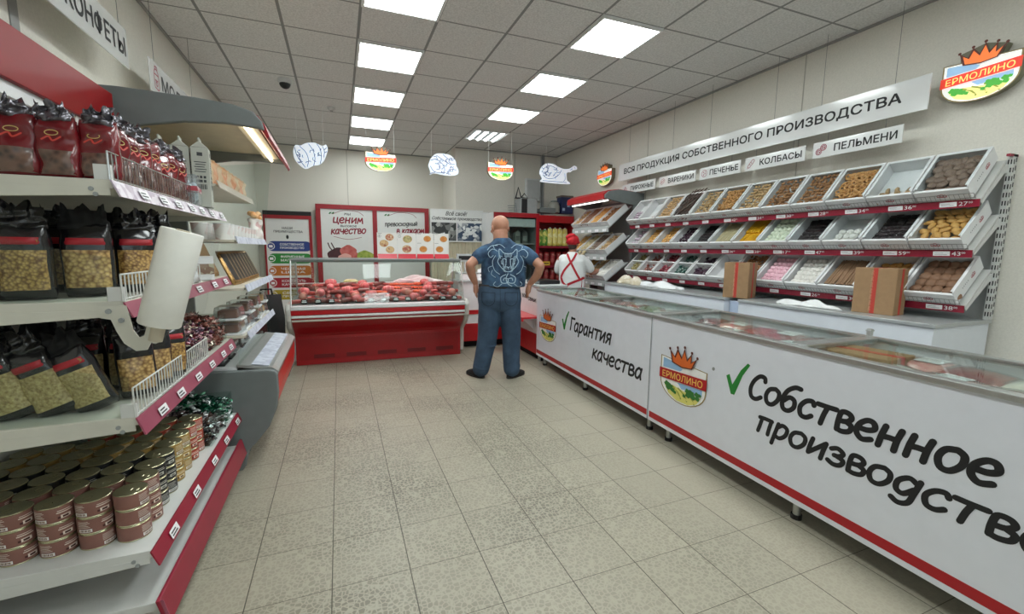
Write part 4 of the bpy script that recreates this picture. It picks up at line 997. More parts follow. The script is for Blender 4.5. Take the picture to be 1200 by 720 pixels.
def pasta():
    z = LEV['mid']+.002
    L = [(-1.17, 1.865, .1, 0, 0, 'pasta bag with short pasta at the far left edge of the middle shelf'), (-1.045, 1.86, .06, 0, 0, 'pasta bag with red label second from the left on the middle shelf'),
         (-.925, 1.86, .1, .02, 0, 'pasta bag with tilted window, third from left on the middle shelf'), (-.80, 1.93, .2, .0, 1, 'pasta bag with the widest window of curled pasta, on the middle shelf'),
         (-.715, 2.07, .45, 0, 0, 'glossy pasta bag with yellow tubes just left of the big plastic roll'), (-.715, 2.22, .6, 0, 0, 'pasta bag with red label partly behind the big plastic roll')]
    for i, (x, y, rz, ln, k, lb) in enumerate(L): pasta_bag((x, y, z), rz, ln, .128 if k == 0 else .135, .30, k, 0, 'black '+lb, True, i)
    for i in range(5): pasta_bag((-1.2+.13*i, 2.06+.02*i, z), .1, 0, .125, .305, 0, 0, 'black frilled pasta bag in the back row of the middle shelf', True, 20+i)['group'] = 'pasta bags in the back row of the middle shelf'
    z = LEV['low']+.004
    L = [(-1.08, 1.86, .0, -.0, -.32, 0, 'leaning pasta bag at the left edge of the lower pasta shelf'), (-.985, 1.865, 0, 0, -.34, 2, 'leaning pasta bag with pale spirals, second from left on the lower pasta shelf'),
         (-.885, 1.87, 0, 0, -.36, 2, 'leaning pasta bag with fine pasta, third from left on the lower pasta shelf'), (-.79, 1.88, 0, 0, -.36, 2, 'leaning pasta bag nearest the fence corner of the lower pasta shelf'),
         (-.72, 2.0, .35, 0, -.05, 1, 'upright pasta bag with curled pasta behind the white wire fence'), (-.71, 2.12, .5, 0, .0, 1, 'pasta bag with pale curls, second along the white wire fence'), (-.70, 2.24, .6, 0, .05, 0, 'pasta bag with yellow tubes beside the heap of sweets')]
    for i, (x, y, rz, ln, roll, k, lb) in enumerate(L):
        t = pasta_bag((x, y, z), rz, ln, .115, .29, k, 0, 'black '+lb, i not in (4, 5), 40+i); t.rotation_euler = (ln, roll, rz)
    for i in range(4):
        t = pasta_bag((-1.16+.125*i, 2.1, z), .1, 0, .12, .29, 2, 0, 'dark pasta bag in the shaded back row of the lower pasta shelf', True, 60+i); t['group'] = 'dark pasta bags in the back row of the lower shelf'
pasta()
def sweets_bags():
    red = M('dark_red_foil_bag', (112, 18, 26), .25, var=.25, coat=.6, bump=.2, scale=9); brown = M('bag_print_chocolates', (38, 24, 20), .4, c2=(112, 84, 70), kind='cell', scale=50, thr=(.0, .7), coat=.5)
    silver = M('crumpled_silver_film', (104, 102, 108), .2, metal=.7, var=.3, scale=40, bump=.6); gold = M('bag_emblem_ochre', (196, 168, 100), .4)
    pos = []
    for i in range(6): pos.append((-1.19+.098*i, 1.83, 0, 'front row facing the shelf end'))
    for i in range(5): pos.append((-1.15+.1*i, 1.95, .1, 'second row behind the front one'))
    for i in range(7): pos.append((-.705, 1.93+.105*i, 1.15, 'row along the top wire fence'))
    k = 0
    for (x, y, rz, w) in pos:
        t = thing('candy_bag', 'dark red silver-topped chocolate bag in the %s' % w, 'bag of sweets', (x, y, LEV['top']+.002), rz+random.uniform(-.12, .12), group='red candy bags, '+w)
        t.rotation_euler.x = random.uniform(-.06, .02)
        h = .235+random.uniform(-.02, .02); s = k; k += 1
        m = MB(); sack(m, .105, .055, h*.88, top=.28, crease=.008, seed=s); m.build('bag', red, t, smooth=70)
        g = MB(); sack(g, .09, .055, h*.88, front_only=True, z0=.06, z1=.44, grow=.01, top=.28, crease=.008, seed=s, m=8, n=14)
        for v in g.v: v.y -= .003
        g.build('printed_chocolates', brown, t, smooth=70, flat=True)
        f = MB(); sack(f, .085, .03, h*.26, frill=.010, top=.85, seed=s+3, m=10, n=26, crease=.012); o = f.build('silver_top', silver, t, smooth=70); o.location = (0, 0, h*.78); o.rotation_euler = (random.uniform(-.3, .3), random.uniform(-.4, .4), random.uniform(-.3, .3))
        e = MB(); e.stroke([(.016*math.cos(a), .008*math.sin(a)) for a in [2*PI*i/14 for i in range(15)]], .0025, (0, -.031, h*.62), (1, 0, .0), (0, .25, 1), 0, .0005, smooth=False, rnd=False)
        e.stroke([(-.022, -.022), (-.006, -.012), (.004, -.024), (.022, -.012)], .005, (0, -.032, h*.62), (1, 0, 0), (0, .2, 1), 1, .0005); e.build('emblem', [gold, M('bag_script_red', (196, 60, 50), .4)], t, flat=True)
sweets_bags()
def cartons():
    gm = M('pale_grey_carton', (176, 178, 168), .55, var=.04)
    w = ['leftmost of four, half hidden', 'second of four behind the red bags', 'third of four beside the tallest red bag', 'rightmost of four at the shelf end']
    for i in range(4):
        t = thing('gable_carton', 'pale grey gable-top carton with dark print, %s' % w[i], 'carton', (-.655-.088*(3-i)*.97, 2.80, LEV['top']+.003), .12)
        m = MB(); hw = .039; m.bx(-hw, hw, -hw, hw, 0, .30); m.prism([(-hw, 0), (hw, 0), (0, .035)], (0, -hw, .30), (0, 1, 0) if False else (1, 0, 0), (0, 0, 1), (0, 2*hw, 0)); m.bx(-.004, .004, -hw, hw, .33, .35)
        m.build('carton_body', gm, t, bevel=.003)
        p = MB()
        def rect(x0, x1, z0, z1): p.poly([(x0, z0), (x1, z0), (x1, z1), (x0, z1)], (0, -hw-.0008, 0), (1, 0, 0), (0, 0, 1)); p.poly([(x0, z0), (x1, z0), (x1, z1), (x0, z1)], (hw+.0008, 0, 0), (0, 1, 0), (0, 0, 1))
        rect(-.012, .012, .258, .276)
        for q in range(5): rect(-.026+.004*(q % 2), .026-.004*(q % 3), .225-.012*q, .229-.012*q)
        for q in range(3): rect(-.022+.016*q, -.011+.016*q, .145, .158); rect(-.022+.016*q, -.011+.016*q, .125, .138)
        for q in range(7): rect(-.024+.007*q, -.0205+.007*q+.0012*(q % 2), .09, .115)
        p.build('print', INKG, t, flat=True)
cartons()
def clear_boxes():
    for i, (x, y) in enumerate(((-.70, 2.66), (-.695, 2.86))):
        t = thing('clear_pastry_box', 'clear plastic box with pinkish band, %s on the top shelf' % ('nearer of two' if i == 0 else 'farther of two'), 'plastic box', (x, y, LEV['top']+.003), .15)
        m = MB(); m.bx(-.06, .06, -.09, .09, 0, .14); m.build('box_shell', glass_mat('box_plastic', (240, 246, 248), .08, 1.3, 1.5, .12), t, bevel=.006)
        b = MB(); b.bx(-.061, .061, -.091, .091, .062, .084); b.build('band', M('pink_red_band', (176, 66, 78), .5, c2=(210, 190, 194), kind='cellc', scale=40, thr=(.3, .8)), t)
        c = MB()
        for q in range(14): c.ell((random.uniform(-.045, .045), random.uniform(-.07, .07), random.uniform(.02, .11)), (.016, .016, .014), 7, 5, jit=.1)
        c.build('sweets_inside', M('pale_blue_sweets', (196, 208, 214), .5, var=.1), t, smooth=60)
clear_boxes()
def mid_extras():
    # small white packets, foil sachets and a clear wrapped bag at the far end of the middle shelf
    z = LEV['mid']+.002
    t = thing('tea_carton', 'white carton with a picture of tea, standing on the middle shelf beyond the roll', 'carton', (-.70, 2.72, z), .5)
    m = MB(); m.bx(-.075, .075, -.035, .035, 0, .12); m.build('carton_body', WHITEP, t, bevel=.002)
    p = MB(); p.poly([(-.074, .03), (.074, .03), (.074, .085), (-.074, .085)], (0, -.036, 0), (1, 0, 0), (0, 0, 1)); p.build('picture', M('picture_berries', (120, 86, 66), .5, c2=(180, 176, 150), kind='cellc', scale=45, thr=(.1, .9)), t, flat=True)
    m = MB(); m.bx(-.075, .075, -.036, .036, .12, .124); m.build('lid_flap', WHITE, t)
    gold = M('gold_coffee_foil', (176, 138, 84), .25, metal=.7, var=.2); dk = M('dark_coffee_film', (40, 34, 30), .3, var=.2)
    for i in range(7):
        t = thing('coffee_pouch', 'slanted gold and dark coffee pouch at the far end of the middle shelf', 'pouch', (-.69, 2.86+.032*i, z), 1.2, group='coffee pouches leaning in a row')
        t.rotation_euler = (-.38, 0, 1.35)
        m = MB(); sack(m, .11, .024, .23, top=.16, seed=i); m.build('pouch', gold, t, smooth=70)
        g = MB(); sack(g, .085, .024, .23, z0=.2, z1=.75, grow=.02, front_only=True, top=.16, seed=i, m=5); g.build('dark_print', dk, t, smooth=70, flat=True)
    o = cloth('wrapped_bag', 'crinkled clear wrapped bag of sweets just right of the big plastic roll', -.72, 2.5, z, .07, .13, .15, M('clear_crinkle_film', (206, 210, 210), .15, c2=(240, 244, 244), kind='cell', scale=30, bump=.8, coat=.8), 31, 'bag')
    random.seed(5)
mid_extras()
def bag_roll():
    t = thing('plastic_bag_roll', 'thick pale roll of thin plastic bags on a bracket at the shelf end', 'bag roll', (0, 0, 0))
    a, b = V((-.515, 1.60, 1.215)), V((-.435, 1.60, 1.497)); d = (b-a).normalized()
    m = MB(); m.tube([a, a+d*.004, b-d*.004, b], [.052, .0545, .0545, .052], 36); m.build('roll', M('rolled_polythene', (226, 225, 218), .4, var=.04, scale=18, bump=.1), t, smooth=35)
    c = MB(); c.tube([a-d*.05, b+d*.003], .018, 16); c.build('core_tube', M('core_card', (190, 180, 160), .7), t, smooth=40)
    f = MB(); f.add([a+V((.058, -.005, 0))+d*.02, b+V((.058, -.005, 0)), b+V((.085, .06, -.01)), a+V((.095, .09, .02))], [(0, 1, 2, 3)]); f.build('loose_bag_end', WRAPC, t, flat=True)
    k = MB(); pts = [(-.71, .0), (-.64, .0), (-.634, -.038), (-.629, -.08), (-.615, -.106), (-.601, -.1), (-.592, -.07), (-.586, -.045), (-.562, -.045), (-.568, -.085), (-.58, -.115), (-.597, -.148), (-.626, -.15), (-.655, -.123), (-.671, -.083), (-.682, -.044), (-.71, -.037)]
    k.prism(pts, (0, 1.735, 1.262), (1, 0, 0), (0, 0, 1), (0, .005, 0)); k.build('bracket', CREAM, t)
    p = MB(); p.tube([(-.575, 1.737, 1.20), (-.555, 1.68, 1.18), a-d*.05], .010, 8); p.build('bracket_arm', CREAM, t, smooth=50)
    q = MB()
    for (x, zz) in ((-.685, 1.245), (-.655, 1.215)): q.tube([(x, 1.729, zz), (x, 1.736, zz)], .008, 10)
    q.build('bolt', GREYM, t, smooth=40)
bag_roll()
# ------------------------------------------------------------------ open dairy cabinet beyond the shelf unit (left)
def open_cabinet():
    y0, y1 = 3.13, 4.4
    t = thing('open_fridge', 'grey-ended open chilled cabinet with red front and lit canopy, left wall', 'fridge', (0, 0, 0))
    base = [(-1.33, 0), (-.64, 0), (-.62, .03), (-.60, .13), (-.55, .18), (-.47, .28), (-.42, .40), (-.405, .50), (-.405, .62), (-.42, .65), (-.46, .66), (-1.33, .70)]
    top = [(-1.33, 2.10), (-1.33, 2.31), (-1.10, 2.318), (-.74, 2.306), (-.55, 2.29), (-.45, 2.26), (-.405, 2.21), (-.395, 2.16), (-.43, 2.168), (-.60, 2.178), (-.80, 2.165), (-1.0, 2.125), (-1.08, 2.09)]
    for (a, b) in ((y0, y0+.04), (y1-.04, y1)):
        m = MB(); m.prism(base, (0, a, 0), (1, 0, 0), (0, 0, 1), (0, b-a, 0)); m.prism(top, (0, a, 0), (1, 0, 0), (0, 0, 1), (0, b-a, 0)); m.bx(-1.33, -1.15, a, b, .69, 2.12)
        m.build('end_panel', GREYD, t, bevel=.008)
    g = MB(); g.prism([(-1.15, .69), (-.60, .68), (-.60, 1.5), (-.52, 2.17), (-1.05, 2.1), (-1.15, 2.1)], (0, y1-.02, 0), (1, 0, 0), (0, 0, 1), (0, .004, 0)); g.build('glass_end', CLEAR, t)
    m = MB(); m.bx(-1.33, -1.28, y0+.04, y1-.04, .1, 2.15); m.build('back_wall', M('fridge_cream_lining', (216, 208, 184), .5, var=.03), t)
    m = MB(); m.bx(-1.3, -.64, y0+.04, y1-.04, .03, .14); m.bx(-1.3, -.66, y0+.04, y1-.04, .0, .03)
    m.build('plinth', GREYM, t)
    m = MB()
    for i in range(24): m.bx(-.641, -.632, y0+.08+.05*i, y0+.105+.05*i, .03, .13)
    m.build('grille', GREYD, t)
    m = MB(); m.prism([(-.56, .19), (-.475, .30), (-.425, .41), (-.412, .50), (-.412, .61), (-.43, .61), (-.44, .5), (-.46, .42), (-.5, .31), (-.58, .21)], (0, y0+.04, 0), (1, 0, 0), (0, 0, 1), (0, y1-y0-.08, 0)); m.build('red_front', M('orange_red_front', (196, 34, 30), .35, var=.04), t)
    m = MB(); m.prism([(-.42, .612), (-.405, .62), (-.405, .64), (-.44, .668), (-.64, .70), (-.64, .685), (-.45, .65)], (0, y0+.04, 0), (1, 0, 0), (0, 0, 1), (0, y1-y0-.08, 0)); m.build('lip', ALU, t)
    m = MB(); m.prism([(0, 0), (.10, -.016), (.10, -.012), (0, .004)], (-.56, y0+.06, .69), (1, 0, 0), (0, 0, 1), (0, y1-y0-.12, 0)); pr = m.build('price_strip', M('pale_blue_price_strip', (206, 212, 226), .4, c2=(176, 182, 200), kind='cellc', scale=26, thr=(.3, .9)), t)
    m = MB(); m.bx(-.625, -.62, y0+.04, y1-.04, .69, .79); m.build('glass_lip', CLEAR, t)
    m = MB(); m.bx(-1.28, -.64, y0+.04, y1-.04, .665, .682); m.build('well_floor', WHITE, t)
    # canopy
    m = MB(); m.prism([(-1.33, 2.24), (-1.33, 2.30), (-.74, 2.296), (-.55, 2.28), (-.47, 2.26), (-.52, 2.235), (-.7, 2.23)], (0, y0+.04, 0), (1, 0, 0), (0, 0, 1), (0, y1-y0-.08, 0)); m.build('canopy', M('canopy_cream', (214, 206, 182), .5), t)
    m = MB(); m.prism([(-.46, 2.264), (-.425, 2.242), (-.395, 2.20), (-.372, 2.13), (-.385, 2.115), (-.415, 2.17), (-.47, 2.24)], (0, y0+.03, 0), (1, 0, 0), (0, 0, 1), (0, y1-y0-.03, 0)); m.build('canopy_red_edge', REDD, t)
    m = MB(); m.tube([(-.505, y0+.06, 2.185), (-.505, y1-.06, 2.185)], .012, 10); m.build('light_tube', M('warm_light_tube', (255, 240, 204), .5, var=.01, emit=4), t, smooth=60)
    m = MB(); m.bx(-.56, -.45, y0+.045, y1-.045, 2.2, 2.206); m.build('light_reflector', M('reflector_cream', (230, 222, 200), .3), t)
    for k, (z, x) in enumerate(((1.83, -.675), (1.495, -.60), (1.19, -.565), (.885, -.57))):
        m = MB(); m.bx(-1.28, x-.006, y0+.05, y1-.05, z-.014, z); s = m.build('shelf', M('fridge_shelf_cream', (212, 206, 190), .45), t)
        m = MB(); m.prism([(0, 0), (.004, 0), (.018, -.045), (.014, -.045)], (x, y0+.05, z+.022), (1, 0, 0), (0, 0, 1), (0, y1-y0-.1, 0)); m.build('price_strip', MATS['pale_blue_price_strip'] if k else CREAM, s)
    return t
open_cabinet()
def cabinet_goods():
    y0, y1 = 3.2, 4.36
    def row(z, x, n, fn, dy=None):
        for i in range(n): fn(i, x, y0+.06+(y1-y0-.1)*i/max(1, n-1), z+.001)
    snack = [M('snack_pale', (222, 196, 160), .4, c2=(236, 224, 200), kind='cellc', scale=26, thr=(0, 1)), M('snack_peach', (224, 150, 110), .4, c2=(240, 214, 180), kind='cellc', scale=26, thr=(0, 1))]
    def snackbag(i, x, y, z):
        t = thing('snack_bag', 'pale peach snack bag standing on the top shelf of the open fridge', 'snack bag', (x, y, z), 1.3, group='snack bags on the open fridge top shelf')
        m = MB(); sack(m, .13, .06, .17, top=.2, crease=.008, seed=i); m.build('bag', snack[i % 2], t, smooth=70)
        m = MB(); m.box((0, 0, .165), (.12, .006, .02)); m.build('crimp', snack[0], t)
    row(1.83, -.75, 9, snackbag)
    kef = M('yogurt_print', (232, 232, 230), .35, c2=(206, 120, 110), kind='cellc', scale=14, thr=(.55, .95))
    def tub(i, x, y, z):
        t = thing('yogurt_tub', 'white tub with red print on the second shelf of the open fridge', 'tub', (x, y, z), .3*i, group='white tubs on the open fridge second shelf')
        m = MB(); m.lathe([(.036, 0), (.038, .004), (.045, .09), (.046, .095)], n=16); m.build('tub', kef, t, smooth=40)
        m = MB(); m.lathe([(.047, .095), (.048, .098), (.046, .102), (.001, .103)], n=16); m.build('lid', WHITEP, t, smooth=40)
    row(1.495, -.68, 10, tub)
    for q in range(10):
        c = thing('yogurt_tub', 'white tub with red print in the back row of the open fridge second shelf', 'tub', (-.80, y0+.06+.11*q, 1.496), .4*q, group='back row of white tubs on the open fridge second shelf')
        m = MB(); m.lathe([(.036, 0), (.038, .004), (.045, .09), (.046, .095), (.048, .098), (.046, .102), (.001, .103)], n=16); m.build('tub', kef, c, smooth=40)
    # bag with orange blossoms standing at the far end
    t = thing('pastry_bag', 'white patterned bag with orange pastries showing on top, far end of open fridge', 'bag', (-.655, 4.31, 1.496), 1.2)
    m = MB(); sack(m, .15, .08, .2, top=.1, crease=.01, seed=4); m.build('bag', M('patterned_bag', (228, 226, 222), .4, c2=(204, 150, 150), kind='cellc', scale=26, thr=(.6, .95)), t, smooth=70)
    m = MB()
    for q in range(12): m.ell((random.uniform(-.06, .06), random.uniform(-.03, .03), .19+random.random()*.05), (.026, .024, .02), 8, 5, jit=.12)
    m.build('pastries', M('orange_pastry', (220, 150, 80), .5, c2=(238, 206, 160), scale=20), t, smooth=60)
    gold = MATS['gold_coffee_foil']; dk = MATS['dark_coffee_film']
    for i in range(8):
        t = thing('coffee_pouch', 'slanted gold-edged pouch in the row on the third shelf of the open fridge', 'pouch', (-.66, y0+.30+.105*i, 1.192), 0, group='gold pouches in the open fridge')
        t.rotation_euler = (-.42, 0, 1.35)
        m = MB(); sack(m, .13, .03, .25, top=.14, seed=i); m.build('pouch', gold, t, smooth=70)
        g = MB(); sack(g, .11, .03, .25, z0=.12, z1=.9, grow=.02, front_only=True, top=.14, seed=i, m=5); g.build('dark_print', dk, t, smooth=70, flat=True)
    cake = [M('brown_cake', (112, 72, 50), .6, var=.2), M('honey_cake', (190, 146, 90), .6, var=.15), M('dark_cake', (58, 42, 38), .6, var=.2)]
    film = glass_mat('dome_plastic', (244, 248, 248), .06, 1.5, 1.5, .06)
    def dome(x, y, z, k, w, lb, gp):
        t = thing('cake_box', lb, 'cake box', (x, y, z), random.uniform(-.1, .1), group=gp)
        m = MB(); m.bx(-.085, .085, -.075, .075, 0, .012); m.build('tray', BLACK if k == 2 else WHITEP, t, bevel=.003)
        m = MB(); m.prism([(-.08, .012), (.08, .012), (.066, .09), (-.066, .09)], (0, -.07, 0), (1, 0, 0), (0, 0, 1), (0, .14, 0)); m.build('clear_cover', film, t, bevel=.008)
        m = MB(); m.bx(-.055, .055, -.05, .05, .013, .065); m.build('cake', cake[k], t, bevel=.008)
    for i in range(7):
        for q in range(2):
            if q and i % 2: continue
            dome(-.68-.01*(i % 2), 3.28+.165*i, .886+.095*q, (0, 1, 0, 2, 0, 1, 1)[i], 0, 'clear boxed cake on the fourth shelf of the open fridge', 'clear cake boxes on the open fridge fourth shelf')
    for i in range(6): dome(-.80, 3.3+.19*i, .683, (2, 2, 0, 2, 0, 0)[i], 0, 'dark cake in a clear box in the bottom well of the open fridge', 'clear cake boxes in the open fridge well')
    for i in range(6): dome(-.98, 3.3+.19*i, .683, (2, 0, 0, 2, 2, 1)[i], 0, 'dark cake in a clear box in the back row of the open fridge well', 'back row of cake boxes in the open fridge well')
cabinet_goods()
# dark things on the floor between the open fridge and the meat counter
def dark_corner():
    t = thing('black_bag', 'black bag standing in the gap left of the meat counter', 'bag', (-.78, 5.55, .0), .3)
    m = MB(); sack(m, .34, .26, .92, top=.3, crease=.03, seed=9); m.build('bag', BLACKM, t, smooth=70)
    m = MB(); m.tube([(-.07, 0, .86), (-.05, 0, .98), (.05, 0, .98), (.07, 0, .86)], .012, 8); m.build('handle', BLACKM, t, smooth=60)
    t = thing('grey_crate', 'stack-like grey plastic crate in the dark gap left of the meat counter', 'crate', (-.98, 5.0, 0), .05)
    m = MB(); m.bx(-.2, .2, -.26, .26, 0, .02); 
    for (a, b, c, d) in ((-.2, .2, -.26, -.245), (-.2, .2, .245, .26), (-.2, -.185, -.245, .245), (.185, .2, -.245, .245)): m.bx(a, b, c, d, .02, .56)
    m.build('crate_body', M('crate_grey', (104, 110, 110), .5), t, bevel=.006)
    m = MB()
    for q in range(8): m.bx(-.202, .202, -.23+.06*q, -.20+.06*q, .1, .42)
    m.build('crate_slots', GREYD, t)
dark_corner()
# ------------------------------------------------------------------ the meat counter
def counter():
    t = thing('meat_counter', 'red chilled display counter with slanted glass front full of sausages', 'display counter', (-.54, 5.80, 0), -.027)
    L = 2.06
    m = MB(); m.prism([(.03, .0), (.62, .0), (.62, .72), (-.20, .72), (-.22, .60), (-.12, .50), (.0, .40), (.03, .36)], (0, 0, 0), (0, 1, 0), (0, 0, 1), (L, 0, 0)); m.build('red_body', M('counter_red', (166, 16, 26), .3, var=.04, coat=.3), t, bevel=.006)
    m = MB(); m.bx(.03, L-.03, .028, .03, .06, .33); m.build('kick_panel', M('counter_red_dark', (150, 14, 22), .3, var=.05), t)
    for i in range(5):
        m = MB(); m.bx(.2+.38*i, .44+.38*i, .0265, .028, .08, .13); m.build('vent_slot', M('counter_vent_red', (110, 12, 18), .5), t)
    for z0, z1, mm, nm, yy in ((.725, .775, WHITEP, 'upper_bumper', -.26), (.665, .722, RED, 'red_bumper', -.25), (.63, .66, WHITEP, 'lower_bumper', -.252), (.612, .628, REDD, 'red_line', -.244), (.585, .61, M('bumper_cream', (206, 200, 190), .4), 'cream_bumper', -.24)):
        m = MB(); m.bx(0, L, yy, -.18, z0, z1); m.build(nm, mm, t, bevel=.008)
    for (x, a) in ((-.055, 'l'), (L, 'r')):
        m = MB(); m.prism([(.62, .05), (.62, .82), (-.22, .80), (-.27, .74), (-.262, .6), (-.2, .5), (-.05, .41), (.03, .36), (.05, .05)], (x, 0, 0), (0, 1, 0), (0, 0, 1), (.055, 0, 0)); m.build('end_panel', M('counter_end_grey', (196, 196, 190), .4), t, bevel=.02)
    m = MB(); m.prism([(-.2, .765), (.5, .80), (.5, .83), (-.2, .78)], (0, 0, 0), (0, 1, 0), (0, 0, 1), (L, 0, 0)); m.build('display_deck', M('deck_steel', (170, 172, 174), .3, metal=.6), t)
    m = MB(); m.prism([(.5, .80), (.62, .80), (.62, .98), (.5, .98)], (0, 0, 0), (0, 1, 0), (0, 0, 1), (L, 0, 0)); m.build('back_ledge', M('deck_white', (206, 206, 206), .4), t)
    # glass front leaning back, glass top, frame
    A, B = V((0, -.22, .78)), V((0, -.05, 1.315))
    m = MB(); m.prism([(-.22, .78), (-.05, 1.315), (-.046, 1.315), (-.216, .78)], (0.01, 0, 0), (0, 1, 0), (0, 0, 1), (L-.02, 0, 0)); m.build('front_glass', CLEAR, t)
    m = MB(); m.bx(.01, L-.01, -.05, .42, 1.312, 1.318); m.build('glass_top', CLEAR, t)
    for x in (.004, L-.008):
        m = MB(); m.prism([(-.22, .78), (.5, .82), (.42, 1.31), (-.05, 1.31)], (x, 0, 0), (0, 1, 0), (0, 0, 1), (.005, 0, 0)); m.build('side_glass', CLEAR, t)
        m = MB(); m.tube([(x, -.222, .78), (x, -.052, 1.315)], .009, 6); m.build('corner_post', ALU, t, smooth=60)
        m = MB(); m.tube([(x, .5, .82), (x, .42, 1.315)], .012, 6); m.build('rear_post', ALU, t, smooth=60)
    m = MB(); m.bx(0, L, .0, .06, 1.292, 1.312); m.bx(0, L, -.004, .0, 1.275, 1.312); m.build('light_housing', GREYM, t)
    m = MB(); m.bx(0, L, -.065, -.035, 1.30, 1.322); m.bx(0, L, .40, .43, 1.30, 1.322); m.build('top_frame', GREYM, t, bevel=.004)
    m = MB(); m.bx(.02, L-.02, .02, .04, 1.284, 1.292); m.build('light_strip', M('pink_food_light', (255, 172, 180), .5, var=.01, emit=38), t)
    return t
counter()
CT = Matrix.Translation((-.54, 5.80, 0)) @ Matrix.Rotation(-.027, 4, 'Z')
def meats():
    MM = {'ham': M('ham_pink', (186, 84, 88), .35, c2=(214, 130, 130), scale=18, coat=.4), 'saus': M('sausage_red', (150, 56, 52), .35, c2=(186, 92, 84), scale=22, coat=.4), 'dark': M('smoked_dark', (92, 40, 36), .35, c2=(130, 66, 58), scale=24, coat=.4),
          'carrot': M('sausage_orange', (214, 98, 54), .4, var=.12, coat=.4), 'salami': M('salami', (132, 48, 50), .4, c2=(216, 170, 164), kind='cellc', scale=70, thr=(.4, 1), coat=.3), 'pale': M('pale_sausage', (206, 140, 126), .35, var=.08, coat=.4), 'cut': M('cut_face', (226, 150, 148), .4, c2=(240, 196, 190), kind='cellc', scale=60, thr=(.2, 1))}
    string = M('butcher_string', (230, 222, 206), .8)
    tagm = M('counter_tag_black', (34, 32, 34), .4)
    def deckz(y): return .782+(y+.2)*.072
    names = {'ham': ('ham', 'pink tied ham'), 'saus': ('sausage', 'reddish sausage'), 'dark': ('smoked_sausage', 'dark smoked sausage'), 'carrot': ('sausage_link', 'orange sausage'), 'salami': ('salami', 'speckled salami'), 'pale': ('boiled_sausage', 'thick pale sausage')}
    cols = 17
    cols = 19
    rows = [(-.11, 'front row'), (0.0, 'second row'), (.12, 'third row'), (.25, 'fourth row'), (.39, 'back row')]
    for ri, (y, rw) in enumerate(rows):
        for c in range(cols):
            x = .10+.103*c
            if ri == 0: k = ('saus', 'salami', 'dark', 'salami', 'saus', 'dark', 'ham')[c % 7]
            elif ri == 1: k = ('pale', 'saus', 'ham', 'dark', 'saus', 'salami')[c % 6]
            elif ri == 2: k = ('ham', 'saus', 'salami', 'saus', 'carrot' if c > 8 else 'dark')[c % 5]
            else: k = 'carrot' if 10 < c < 15 else ('saus', 'dark', 'saus', 'ham')[c % 4]
            z = deckz(y) + .028*ri
            if c % 5 == 2 and ri in (1, 2): z += .02
            side = 'left' if c < 6 else ('middle' if c < 12 else 'right')
            t = thing(names[k][0], '%s in the %s of the meat counter, %s part' % (names[k][1], rw, side), 'meat', group='%ss in the meat counter %s, %s part' % (names[k][1], rw, side))
            t.matrix_world = CT @ Matrix.Translation((x+random.uniform(-.015, .015), y+random.uniform(-.015, .015), z)) @ Matrix.Rotation(random.uniform(-.7, .7)+(PI/2 if ri % 2 else .2), 4, 'Z') @ Matrix.Scale(random.uniform(.95, 1.25), 4)
            m = MB()
            if k == 'ham':
                m.tube([(-.06, 0, .045), (-.045, 0, .047), (0, 0, .05), (.045, 0, .047), (.06, 0, .045)], [.02, .038, .045, .038, .018], 12)
                m.build('ham_body', MM['ham'], t, smooth=60)
                s = MB()
                for q in (-.02, .02): s.torus((q, 0, .048), .0445-.2*q*q*8, .0012, 14, 4, R=rot('Y', PI/2))
                s.build('string', string, t, smooth=60)
            elif k == 'pale':
                m.tube([(-.085, 0, .04), (-.07, 0, .04), (.07, 0, .04), (.075, 0, .04)], [.02, .04, .04, .04], 14); m.build('casing', MM['pale'], t, smooth=50)
                f = MB(); f.lathe([(.001, 0), (.038, .0), (.038, .002), (.001, .0025)], (.0752, 0, .04), 14, R=rot('Y', PI/2)); f.build('cut_face', MM['cut'], t)
            elif k == 'salami':
                m.tube([(-.075, 0, .03), (-.065, 0, .03), (.065, .004, .03), (.07, .004, .03)], [.012, .03, .03, .03], 12); m.build('casing', MM['dark'], t, smooth=50)
                f = MB(); f.lathe([(.001, 0), (.028, .0), (.028, .002), (.001, .0025)], (.0702, .004, .03), 12, R=rot('Y', PI/2)); f.build('cut_face', MM['salami'], t)
            elif k == 'carrot':
                for q in range(3): m.tube([(-.07, -.03+.03*q, .02), (-.06, -.03+.03*q, .022), (0, -.026+.03*q, .024), (.06, -.03+.03*q, .022), (.07, -.03+.03*q, .02)], [.004, .014, .015, .014, .004], 9)
                m.build('links', MM['carrot'], t, smooth=60)
            else:
                r = .022 if k == 'saus' else .026
                m.tube([(-.10, .01, r), (-.085, .008, r), (-.03, -.008, r+.003), (.04, -.006, r+.003), (.085, .01, r), (.1, .014, r)], [.006, r, r, r, r, .006], 10); m.build('casing', MM[k], t, smooth=60)
                f = MB(); f.tube([(.1, .014, r), (.115, .018, r)], .004, 5); f.tube([(-.1, .01, r), (-.115, .012, r)], .004, 5); f.build('tied_end', string, t, smooth=60)
        if ri == 0:
            for c in range(13):
                x = .14+.15*c
                t = thing('price_label', 'small dark price tag stuck along the front of the meat display', 'price tag', group='dark price tags in the meat counter front')
                t.matrix_world = CT @ Matrix.Translation((x, -.168+.0*c, .786)) @ Matrix.Rotation(-.25, 4, 'X')
                m = MB(); m.box((0, 0, .03), (.07, .003, .05)); m.box((0, 0, .003), (.05, .02, .006)); m.build('tag_plate', tagm, t)
                m = MB(); m.prism([(-.026, .02), (.026, .02), (.026, .03), (-.026, .03)], (0, -.002, 0), (1, 0, 0), (0, 0, 1), (0, -.0006, 0)); m.prism([(-.02, .036), (.02, .036), (.02, .046), (-.02, .046)], (0, -.002, 0), (1, 0, 0), (0, 0, 1), (0, -.0006, 0)); m.build('tag_print', TAGW, t)
